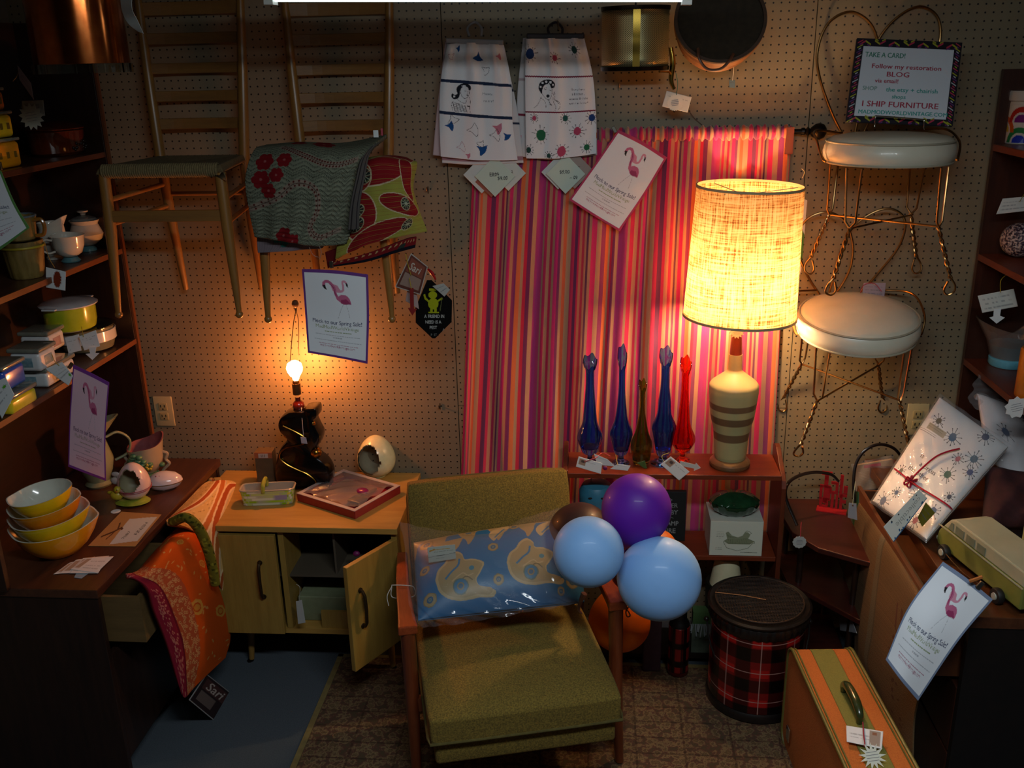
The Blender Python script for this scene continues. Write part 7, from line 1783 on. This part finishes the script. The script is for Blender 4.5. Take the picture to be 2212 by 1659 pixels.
cv = CV(.055, .034, 90, 'a8aca4'); cv.line([(.004, .009), (.014, .006)], .003, 'a8741c'); scrib(cv, .005, .007, .045, 1, .01, 'b08a3c', .0016, 3); scrib(cv, .012, .012, .035, 1, .01, '7c8078', .001, 4); cv.line([(0, .022), (.055, .020)], .0009, '2c3030'); scrib(cv, .016, .027, .02, 1, .01, '8a9084', .0008, 5)
pc_ = tq((923, 1183), (983, 1176), (985, 1207), (926, 1216), -.79)
sheet('care_label', quadS(*pc_), 90, 56, VP_, cv, .0007, parent=pil, world=True)['label'] = 'white printed card inside the clear bag'
MB().ctube([PY(1262, 1282, -.80), PY(1254, 1300, -.80), PY(1250, 1316, -.80), PY(1257, 1325, -.80)], [.010, .006, .005, .003], 8).build('bag_knot', mat('pinkish_film', '7a5048', rough=.3, coat=.6), pil, world=True)
# ================================================================== right hutch goods
rz1, rz2, rz3 = 1.121, 1.491, 1.851
p = PX(2212, 308, 1.90)
t = thing('canister', 'white lidded canister with rainbow arches on the top right shelf', 'canister', (1.885, PX(2200, 309, 1.885)[1]-.02, rz3), 0)
cR = .050; Hc = .155
cvr = CV(2*PI*cR, .12, 260, 'b4ada4')
for cx0, base_, cols_ in ((.10, .118, ('1d6a38', 'b4ada4', '1c2f9c', '1c2f9c')), (.165, .09, ('9c1f14', 'b4ada4', '5c1464', '5c1464')), (.04, .085, ('b04a14', 'b4ada4', 'b0921c', 'b0921c')), (.225, .118, ('1d6a38', 'b4ada4', '1c2f9c', '1c2f9c')), (.10, .055, ('9c1f14', 'b4ada4', '5c1464', '5c1464')), (.285, .085, ('b04a14', 'b4ada4', 'b0921c', 'b0921c'))):
    for r, c_ in zip((.042, .028, .022, .012), cols_): cvr.poly([(cx0+r*math.cos(a), base_-r*1.15*math.sin(a)) for a in np.linspace(0, PI, 18)], c_)
sheet('canister_body', lambda u, v: np.stack([cR*np.cos(-PI*.62+(u-.35)*2*PI), cR*np.sin(-PI*.62+(u-.35)*2*PI), .122-v*.120], -1), 260, 99, vcol('glazed_print', .2), cvr, .003, parent=t)
cwm = mat('canister_white', 'b0a9a0', rough=.25, coat=.4)
MB().lathe([(0, 0), (cR*.97, 0), (cR*.99, .002), (0, .002)], (0, 0, 0), 40).build('base', cwm, t)
MB().lathe([(0, .122), (cR*1.0, .122), (cR*.98, .130), (cR*1.10, .134), (cR*1.12, .138), (cR*1.12, .158), (cR*1.06, .164), (0, .166)], (0, 0, 0), 44).build('lid', cwm, t)
bp = PX(2206, 548, 1.90); t = thing('beaded_ball', 'round dark purple and white speckled beaded ball on the middle right shelf', 'ball', (1.90, PX(2195, 545, 1.90)[1]-.01, rz2+.056))
def spk():
    m, nt, b = _new('speckled_beads'); f = _noise(nt, _coord(nt), 130, 2, .6)
    nt.links.new(_ramp(nt, f, [(.40, '2a1c2a'), (.47, '4a3444'), (.53, '9c8c8c'), (.6, 'aa9c98')]), b.inputs['Base Color']); b.inputs['Roughness'].default_value = .4; _bump(nt, b, f, 1.0, .006); return m
MB().ball((0, 0, 0), .058, 26, (1, 1, .96)).build('beads', spk(), t)
price_tag('white tag on yellow ribbon lying over the speckled beaded ball', tq((2166, 429), (2214, 425), (2214, 456), (2152, 463), PX(2180, 445, 1.83)[1]), base='d2d0ca', seed=31, lines=3, strpts=[PX(2212, 420, 1.86), PX(2206, 430, 1.845), PX(2203, 436, 1.835)], scol='a08a1c')
gp_ = PX(2180, 785, 1.92)
t = thing('glass_bowl', 'flared clear glass bowl with a pale blue base on the lower right shelf', 'bowl', (1.92, PX(2178, 785, 1.92)[1], rz1))
bluf = mat('pale_blue_fill', '3f7c8a', '4a8a98', rough=.3)
MB().lathe([(0, 0), (.060, 0), (.064, .006), (.064, .026), (.058, .030), (0, .030)], (0, 0, 0), 48).build('base_ring', mat('pale_blue_base', '5aa0b4', '66acc0', rough=.25), t)
MB().lathe([(0, .0305), (.057, .031), (.068, .075), (0, .075)], (0, 0, 0), 48).build('blue_band', bluf, t)
smg = film('smoked_bowl_glass', '8c8480', .30, .06, .05, 8)
MB().lathe([(.062, .0305), (.078, .085), (.120, .150), (.1185, .1505), (.075, .086), (.060, .032)], (0, 0, 0), 56, None, lambda p, a, r, z: (p.x, p.y, z+(.012*math.cos(2*a) if z > .1 else 0))).build('glass_flare', smg, t)
t = thing('glass_jar', 'dark teal glass jar standing behind the flared glass bowl', 'jar', (2.02, PX(2178, 785, 1.92)[1]+.13, rz1))
MB().lathe([(0, 0), (.05, 0), (.055, .01), (.06, .12), (.056, .16), (.058, .175), (.0, .176)], (0, 0, 0), 36).build('jar_body', mat('teal_dark_glass', '1c2c30', rough=.06, coat=1), t)
price_tag('white printed tag on a gold ribbon hanging over the flared glass bowl', tq((2112, 639), (2190, 624), (2199, 662), (2122, 676), PX(2150, 650, 1.80)[1]-.0), base='d4d4cc', seed=33, lines=5, w=.07, h=.04, strpts=[PX(2176, 592, 1.83), PX(2162, 606, 1.81), PX(2161, 632, 1.80)], scol='a08a1c')
a_ = thing('arrow_tag', 'white arrow-tipped tag under the printed tag on the flared glass bowl', 'tag', tuple(PX(2153, 680, 1.795)))
MB().prism([(-.012, .022), (.010, .024), (.010, .0), (.026, -.006), (.003, -.026), (-.022, -.006), (-.010, -.002)], .0007, FM(PX(2153, 682, 1.793))).build('card', paper, a_, world=True, smooth=False)
t = thing('orange_canister', 'orange enamel canister cut off by the right edge on the lower right shelf', 'canister', (1.86, PX(2212, 835, 1.86)[1]-.055, rz1))
MB().lathe([(0, 0), (.045, 0), (.048, .004), (.048, .15), (.044, .156), (0, .157)], (0, 0, 0), 40).build('canister_body', mat('canister_orange', 'a8640c', 'b4701a', rough=.35), t)
star_tag('white torn-edged tag near the bagged towels at the right edge', PX(2196, 880, 1.78), .036, 9, R(15), 'dcdad8', r2=.8)
# ================================================================== wrapped tea towels on the right dresser
cv = CV(.23, .33, 330, 'e2e3e5')
for x, y, r, c, sd in ((.17, .02, .010, '22406a', 21), (.04, .06, .008, '4a4a3c', 22), (.10, .075, .011, '2c5a80', 23), (.185, .09, .010, '2c5a74', 24), (.15, .115, .007, 'a85468', 25), (.20, .125, .008, '24407a', 26), (.155, .165, .010, '2c5a44', 27), (.03, .225, .006, '3c4a3c', 28), (.20, .21, .006, '30384c', 29), (.06, .28, .006, '2a4a74', 30), (.19, .265, .010, '24507c', 31), (.165, .31, .008, '9c5464', 32), (.12, .255, .010, '24507c', 33), (.035, .315, .010, '3c5a80', 34)): burst(cv, x, y, r, c, 11, sd, 2.3)
cv.rect(.02, .075, .06, .018, 'a09c88'); scrib(cv, .022, .078, .05, 2, .006, '6c6448', .001, 7); cv.line([(.0, .098), (.06, .098)], .0008, '3a3c40'); cv.line([(.0, .103), (.06, .103)], .0008, '3a3c40')
for s_, x, y in (('is', .055, .168), ('a circus', .068, .188), ('the other', .045, .212)): cv.text(s_, x, y, .020, '34363c', 'l', .95, wt=.0004)
K = [PY(2030, 858, -.30), PY(2178, 965, -.46), PY(2002, 1166, -.72), PY(1885, 1082, -.46)]
bag1 = thing('towel_package', 'clear-bagged white tea towels printed a circus, tied with red ribbon', 'package', tuple(sum(K, Vector())/4))
fn = lambda a: (lambda u, v: a*((1-np.abs(2*u-1)**4)*(1-np.abs(2*v-1)**5))**.5)
def fnt(Kq, a, off=0):
    S = quadS(*Kq, lambda u, v: fn(a)(u, v)+off); m0 = np.asarray(S(np.array([[.5]]), np.array([[.5]])))[0, 0]; c0 = sum(Kq, Vector())/4
    return (S, 1) if m0[2] > c0.z else (quadS(*Kq, lambda u, v: -fn(a)(u, v)-off), -1)
S_f, sg_ = fnt(K, .034)
sheet('folded_towels', S_f, 300, 420, VF_, cv, .003, parent=bag1, world=True)
S_b = quadS(*K, lambda u, v: -sg_*(fn(.03)(u, v)+.004))
sheet('towel_backs', S_b, 30, 40, mat('towel_white', 'b0b0b2', rough=.9), None, .002, parent=bag1, world=True)
bf2 = film('towel_bag_film', 'ece4e4', .14, .07, .8, 26)
ct_ = sum(K, Vector())/4; K2 = [ct_+(k-ct_)*1.05 for k in K]
S_w = quadS(*K2, lambda u, v: sg_*(fn(.034)(u, v)+.006+.003*np.sin(u*25+v*11)+.002*np.sin(v*50-u*30)))
sheet('clear_bag', S_w, 90, 120, bf2, None, .0003, parent=bag1, world=True, noback=True)
def onS(pts, lift=.006):
    out = []
    if len(pts) > 1: pts = [tuple(q) for q in _cr(np.array(pts, float), np.linspace(0, 1, 30))]
    for u, v in pts:
        q = np.asarray(quadS(*K, lambda a, b: sg_*(fn(.034)(a, b)+lift))(np.array([[u]]), np.array([[v]])))[0, 0]; out.append(tuple(q))
    return out
rbm = mat('red_gift_ribbon', 'a0142e', rough=.25, coat=.5)
MB().tube(onS([(-.01, .70), (.15, .71), (.33, .72), (.5, .72), (.75, .71), (1.0, .70)], .014), .0028, 8).build('ribbon_band', rbm, bag1, world=True)
MB().tube(onS([(.33, .72), (.36, .6), (.42, .45), (.50, .36), (.60, .28)], .014), .0028, 8).build('ribbon_band', rbm, bag1, world=True)
b0_ = Vector(onS([(.33, .72)], .014)[0])
for k in range(6):
    a = k*PI/3; MB().ctube([b0_, b0_+Vector((.016*math.cos(a), -.004, .016*math.sin(a))), b0_+Vector((.020*math.cos(a+.5), -.010, .020*math.sin(a+.5))), b0_+Vector((.006*math.cos(a+.7), -.008, .006*math.sin(a+.7)))], .0032, 6).build('bow_loop', rbm, bag1, world=True)
cvb = CV(.15, .2, 120, 'd6d4d8')
for x, y, r, sd in ((.05, .10, .010, 41), (.11, .03, .010, 42), (.12, .15, .008, 43)): burst(cvb, x, y, r, '24507c', 9, sd, 2.2)
Kb = [PY(2110, 850, -.22), PY(2240, 900, -.24), PY(2250, 1080, -.44), PY(2130, 990, -.40)]
bag2 = thing('towel_package', 'second clear-bagged towel bundle with blue bursts, behind the ribboned one', 'package', tuple(sum(Kb, Vector())/4))
sheet('folded_towels', quadS(*Kb, lambda u, v: sg_*fn(.03)(u, v)), 90, 120, VF_, cvb, .02, parent=bag2, world=True)
sheet('clear_bag', quadS(*[ct2 for ct2 in Kb], lambda u, v: sg_*(fn(.03)(u, v)+.008+.004*np.sin(u*21+v*9))), 60, 70, bf2, None, .0003, parent=bag2, world=True, noback=True)
Kc = [PY(2112, 808, -.20), PY(2165, 850, -.20), PY(2150, 905, -.27), PY(2090, 870, -.27)]
sheet('bag_top', quadS(*Kc, lambda u, v: .008*np.sin(u*9+v*14)), 40, 40, bf2, None, .0003, parent=bag2, world=True, noback=True)
Kr = [PY(2130, 1010, -.50), PY(2260, 1040, -.50), PY(2260, 1150, -.66), PY(2120, 1140, -.70)]
t = thing('folded_cloth', 'dark red cloth bundle lying behind the toy van on the right dresser', 'cloth', tuple(sum(Kr, Vector())/4))
sheet('cloth', quadS(*Kr, lambda u, v: sg_*(fn(.05)(u, v)+.006*np.sin(u*14)*np.sin(v*9))), 50, 50, mat('dark_red_cloth', '2c0c10', '3c1418', rough=.9), None, .03, parent=t, world=True)
# dotted header card and olive tag of the package
cv = CV(.045, .13, 80, 'dcdad0')
rr = random.Random(6)
for i in range(16): cv.circ((rr.choice([rr.uniform(.003, .010), rr.uniform(.036, .043)]), rr.uniform(.004, .126)), .0022, rr.choice(['1c2430', '2a5a8a']), n=8)
cv.text('collectible', .017, .012, .020, '9a9a94', 'l', 1.1, ang=R(90))
cv.rect(.0425, 0, .0025, .13, '1f5a8a')
t = thing('header_card', 'white dotted card strip with a blue edge leaning on the wrapped towels', 'card', tuple(PY(1955, 1115, -.80)))
sheet('card', quadS(PY(1985, 1058, -.76), PY(2003, 1076, -.76), PY(1931, 1171, -.90), PY(1909, 1138, -.90)), 80, 230, VP_, cv, .0012, parent=t, world=True, back='1f5a8a')
price_tag('olive folded tag beside the dotted card strip', tq((2000, 1085), (2020, 1108), (1992, 1138), (1982, 1118), -.76), base='6c641e', lines=2, w=.04, h=.04, seed=44)
# ================================================================== toy van
A1, A2 = PZ(2045, 1206, .7255), PZ(2160, 1302, .7255)
dv_ = (A2-A1); wb_ = dv_.length; va = math.atan2(dv_.y, dv_.x)
tv = thing('toy_van', 'olive and cream wooden toy van with black wheels on the right dresser', 'toy van', (A1.x, A1.y, .7255), va)
vo = mat('van_olive', '686c2c', '787a38', rough=.5, scale=14); vc = mat('van_cream', '9a9a80', 'a6a68c', rough=.5, scale=10)
L0, L1_ = -.060, wb_+.075; Wv = .12
side = [(L0, .035), (L0+.006, .065), (L0+.020, .086), (L1_, .086), (L1_, .022), (L0+.01, .022)]
roofp = [(L0+.020, .0865), (L0+.050, .122), (L0+.075, .130), (L1_-.01, .130), (L1_, .118), (L1_, .0865)]
def vpr(poly, w0, w1, nm, m_, bev=.004): 
    M = Matrix(((1, 0, 0, 0), (0, 0, -1, w1), (0, 1, 0, 0), (0, 0, 0, 1)))
    return MB().prism(poly, w1-w0, M).build(nm, m_, tv, smooth=False, bevel=bev)
vpr(side, .0, Wv, 'lower_body', vo); vpr(roofp, .003, Wv-.003, 'cabin', vc)
vwin = mat('van_window', '6a705c', '767c68', rough=.3)
for i, (a, b) in enumerate(((.036, .068), (.080, .118), (.130, .168), (.180, .215))):
    if L0+b < L1_: vpr([(L0+a+(.010 if i == 0 else 0), .092), (L0+a+(.022 if i == 0 else 0), .116), (L0+b, .116), (L0+b, .092)], -.0005+.003-.0015, .0028, 'side_window', vwin, 0)
vpr([(L0, .084), (L1_, .084), (L1_, .088), (L0+.015, .088)], -.0022, -.0003, 'trim_line', vc, 0)
for x in (0, wb_):
    for y, s in ((-.0115, 1), (Wv+.0115, -1)):
        w_h = MB().lathe([(0, -.009), (.020, -.009), (.0225, -.005), (.0225, .005), (.020, .009), (0, .009)], (x, y, .0226), 30, rotm(R(90), 0, 0)).build('wheel', mat('tyre_black', '100e0d', rough=.6), tv)
        MB().lathe([(0, 0), (.0105, 0), (.0095, .003), (0, .0035)], (x, y-s*.0092, .0226), 20, rotm(R(90*s), 0, 0)).build('hubcap', mat('hub_white', 'a8a898', rough=.4), w_h)
MB().rbox((L0-.004, Wv/2, .036), (.008, Wv*.95, .012), .0035, 2).build('bumper', vc, tv)
for y in (.028, Wv-.028): MB().ball((L0+.002, y, .055), .010, 8, (.5, 1, 1)).build('headlight', mat('hub_white', 'a8a898'), tv)
ch_ = [Vector((wb_*(.12+.76*k/16), -.026, .034-.012*math.sin(PI*k/16)-.00*k)) for k in range(17)]
MB().tube(ch_, .0016, 6).build('bead_chain', mat('chain_metal', '6a665c', rough=.3, metal=1), tv)
t = thing('clothes_pin', 'small orange wooden peg clipping the flyer to the toy van chain', 'clothes peg', tuple(PY(2108, 1252, -1.06)))
MB().box(PY(2108, 1251, -1.12), (.034, .006, .007), rot=rotm(0, R(-25), 0)).build('peg', wood('peg_wood', 'a05a24', 'b87034', 0, .6), t, world=True, smooth=False, bevel=.001)
t = thing('cream_carton', 'pale yellow carton standing behind the toy van at the right edge', 'box', (1.80, -.80, .7255), R(28))
MB().b2((-.03, -.05, 0), (.16, .05, .19)).build('box_body', mat('pale_yellow_card', 'a0945c', 'aa9e68', rough=.7), t, smooth=False)
# ================================================================== burlap runner over the drawer
cv = CV(.30, .62, 260, '5c452b')
rr = random.Random(11)
for i in range(260): cv.rect(0, i*.0024, .30, .0007, '6a5236' if i % 2 else '523c26')
cv.rect(.115, .0, .014, .62, '5c5240'); cv.rect(.128, .0, .004, .62, '4c4030')
for i in range(26): x, y = rr.uniform(.19, .25), rr.uniform(.30, .60); cv.circ((x, y), rr.uniform(.004, .009), '4a2c1c', rr.uniform(.002, .006), rr.uniform(0, 3), 10)
for x in (.195, .212): cv.rect(x, .24, .006, .06, '4e2c1e')
t = thing('burlap_runner', 'tan burlap runner draped over the pulled-out drawer of the right dresser', 'runner', tuple(PX(1900, 1200, 1.43)))
G = pxX([[(1872, 1088, 1.470), (1915, 1135, 1.474), (1965, 1215, 1.476), (2020, 1300, 1.478)],
         [(1853, 1090, 1.436), (1893, 1150, 1.432), (1950, 1235, 1.430), (2006, 1330, 1.428)],
         [(1838, 1180, 1.425), (1880, 1230, 1.415), (1940, 1310, 1.415), (1995, 1400, 1.418)],
         [(1813, 1285, 1.42), (1865, 1340, 1.405), (1930, 1420, 1.405), (1985, 1500, 1.412)],
         [(1842, 1330, 1.415), (1860, 1400, 1.405), (1915, 1490, 1.40), (1975, 1560, 1.408)],
         [(1845, 1405, 1.41), (1865, 1440, 1.41), (1925, 1560, 1.405), (1972, 1640, 1.405)]])
sheet('cloth', gridS(G, lambda u, v: .006*np.sin(u*16+v*2)*v), 200, 360, vcol('burlap_weave', .95, 260, bump=.8), cv, .004, parent=t, world=True, back='5c482e')
price_tag('white tag hanging low at the burlap runner\'s left side', [PX(1812, 1326, 1.40), PX(1838, 1333, 1.40), PX(1851, 1368, 1.40), PX(1814, 1362, 1.40)], base='9a9aa0', lines=2, seed=51)
# ================================================================== step table goods
tz = .5605
cvt = None
p = PZ(1800, 1103, tz)
t = thing('letter_sign', 'red cut-out metal letter sign standing on the step table', 'sign', (p[0], p[1]+.02, tz), R(-18))
rs = mat('red_sign', '8c0f14', '961218', rough=.35)
MB().b2((-.052, -.045, 0), (.052, .0, .004)).build('base', mat('red_sign_base', 'a01418', rough=.35), t, smooth=False)
M = Matrix(((1, 0, 0, 0), (0, 0, -1, -.004), (0, 1, 0, .004), (0, 0, 0, 1)))
mb = MB()
def bx3(x, z, w_, h_): mb.b2((x, -.010, z), (x+w_, -.004, z+h_))
bx3(-.045, .132, .036, .014); bx3(-.034, .02, .014, .112)             # T
bx3(-.010, .100, .026, .010); bx3(.006, .07, .010, .03); bx3(-.012, .062, .028, .010); bx3(-.014, .07, .008, .014)
bx3(.020, .05, .011, .09)                                             # l
bx3(-.048, .035, .010, .055); bx3(-.020, .035, .010, .055); bx3(-.048, .082, .038, .010); bx3(-.048, .032, .038, .010)
bx3(-.046, .0045, .030, .008); bx3(-.046, .024, .030, .008); bx3(-.046, .010, .009, .016); bx3(-.024, .010, .009, .016)
bx3(-.006, .0045, .010, .060); bx3(.010, .0045, .008, .055); bx3(.024, .0045, .010, .060); bx3(.034, .07, .014, .028); bx3(.034, .03, .012, .012); bx3(.030, .055, .018, .012)
mb.build('cut_letters', rs, t, smooth=False)
hoopm = mat('dark_hoop', '140c0a', '1e1310', rough=.3, coat=.3)
t = thing('hoop_handle', 'dark curved hoop rising from the left end of the step table', 'handle', tuple(PZ(1740, 1110, tz)))
A = _cr(np.array([tuple(PY(x, y, Y)) for x, y, Y in ((1722, 1135, -.335), (1698, 1075, -.27), (1702, 1045, -.22), (1725, 1028, -.19), (1760, 1020, -.17), (1795, 1025, -.16), (1812, 1040, -.16))]), np.linspace(0, 1, 40))
MB().ctube([tuple(a) for a in A], .006, 10, sq=.6).build('hoop', hoopm, t, world=True)
t = thing('hoop_handle', 'dark hoop handle arching over the clear packet and green book beside the right drawer', 'handle', tuple(PZ(1830, 1080, tz)))
A = _cr(np.array([tuple(PY(x, y, Y)) for x, y, Y in ((1846, 1085, -.22), (1844, 1040, -.20), (1850, 1000, -.18), (1870, 972, -.17), (1900, 960, -.16), (1930, 968, -.155), (1948, 990, -.15), (1955, 1015, -.15))]), np.linspace(0, 1, 40))
MB().ctube([tuple(a) for a in A], .0055, 10, sq=.6).build('hoop', hoopm, t, world=True)
t = thing('clear_packet', 'glossy clear packet of tan cards with a red heading, behind the drawer corner', 'packet', tuple(PY(1890, 1040, -.10)))
cv = CV(.13, .10, 90, '9a7a58'); cv.rect(.03, .005, .06, .012, 'a03040'); rr = random.Random(8)
for i in range(10): cv.line([(.01, .03+i*.006), (.12, .022+i*.0065)], .0012, 'b89a78')
sheet('cards', quadS(PY(1846, 1006, -.10), PY(1928, 992, -.09), PY(1936, 1052, -.10), PY(1850, 1060, -.11)), 90, 69, VP_, cv, .012, parent=t, world=True)
sheet('clear_sleeve', quadS(PY(1838, 1002, -.115), PY(1930, 982, -.105), PY(1940, 1058, -.115), PY(1848, 1066, -.125), lambda u, v: .004*np.sin(u*15+v*8)), 40, 40, bf2, None, .0003, parent=t, world=True, noback=True)
t = thing('green_book', 'dark green book standing on the step table beside the red letter sign', 'book', tuple(PY(1856, 1120, -.24)))
MB().bar(PY(1856, 1062, -.20), PY(1850, 1210, -.30), .022, .05, Vector((0, 1, 0))).build('cover', mat('book_green', '12381e', '174524', rough=.5), t, world=True, smooth=False)
price_tag('white manila-style tag with a hole in front of the green book', tq((1834, 1086), (1850, 1088), (1852, 1124), (1831, 1118), -.36), w=.03, h=.06, lines=0, base='a4a0a2', nx=24, decor=lambda c: c.circ((.015, .009), .0038, '7a4a34', n=10), strpts=[PY(1848, 1040, -.30), PY(1845, 1062, -.34), PY(1842, 1090, -.361)], scol='8f9a84')
t = star_tag('white scalloped round tag on a red ribbon below the left hoop', PY(1727, 1171, -.42), .0235, 12, 0, 'a8aaa6', r2=.90, strpts=[PY(1731, 1128, -.36), PY(1730, 1142, -.41), PY(1729, 1160, -.422)], scol='9a2038')
# ================================================================== suitcase tags, stool tag
price_tag('white business card tied to the suitcase handle', [PZ(1828, 1567, .395), PZ(1908, 1580, .40), PZ(1905, 1618, .385), PZ(1829, 1602, .385)], base='dcdee2', seed=61, w=.085, h=.05, decor=lambda c: (c.rect(.055, .004, .026, .042, '9a8a80'), c.circ((.066, .012), .005, '8a5a44')))
star_tag('cream starburst tag hanging off the suitcase beside its business card', PZ(1885, 1634, .392), .036, 13, R(10), 'e0dece', r2=.5, pitch=R(-50))
t = thing('ribbon_tie', 'short red ribbon knot between the two suitcase tags', 'ribbon', tuple(PZ(1868, 1605, .40)))
MB().ctube([PZ(1864, 1560, .405), PZ(1866, 1590, .405), PZ(1868, 1605, .402), PZ(1867, 1612, .402)], .0018, 6).build('ribbon', mat('string_9a2038', '9a2038'), t, world=True)
price_tag('lilac-white tag on a pink ribbon behind the lower stool seat', tq((1866, 611), (1914, 611), (1910, 645), (1862, 640), -.10), base='9a8f9c', seed=62, lines=3, strpts=[PY(1858, 634, -.11), PY(1866, 616, -.105), PY(1888, 612, -.11), PY(1905, 630, -.13)], scol='9c2848')
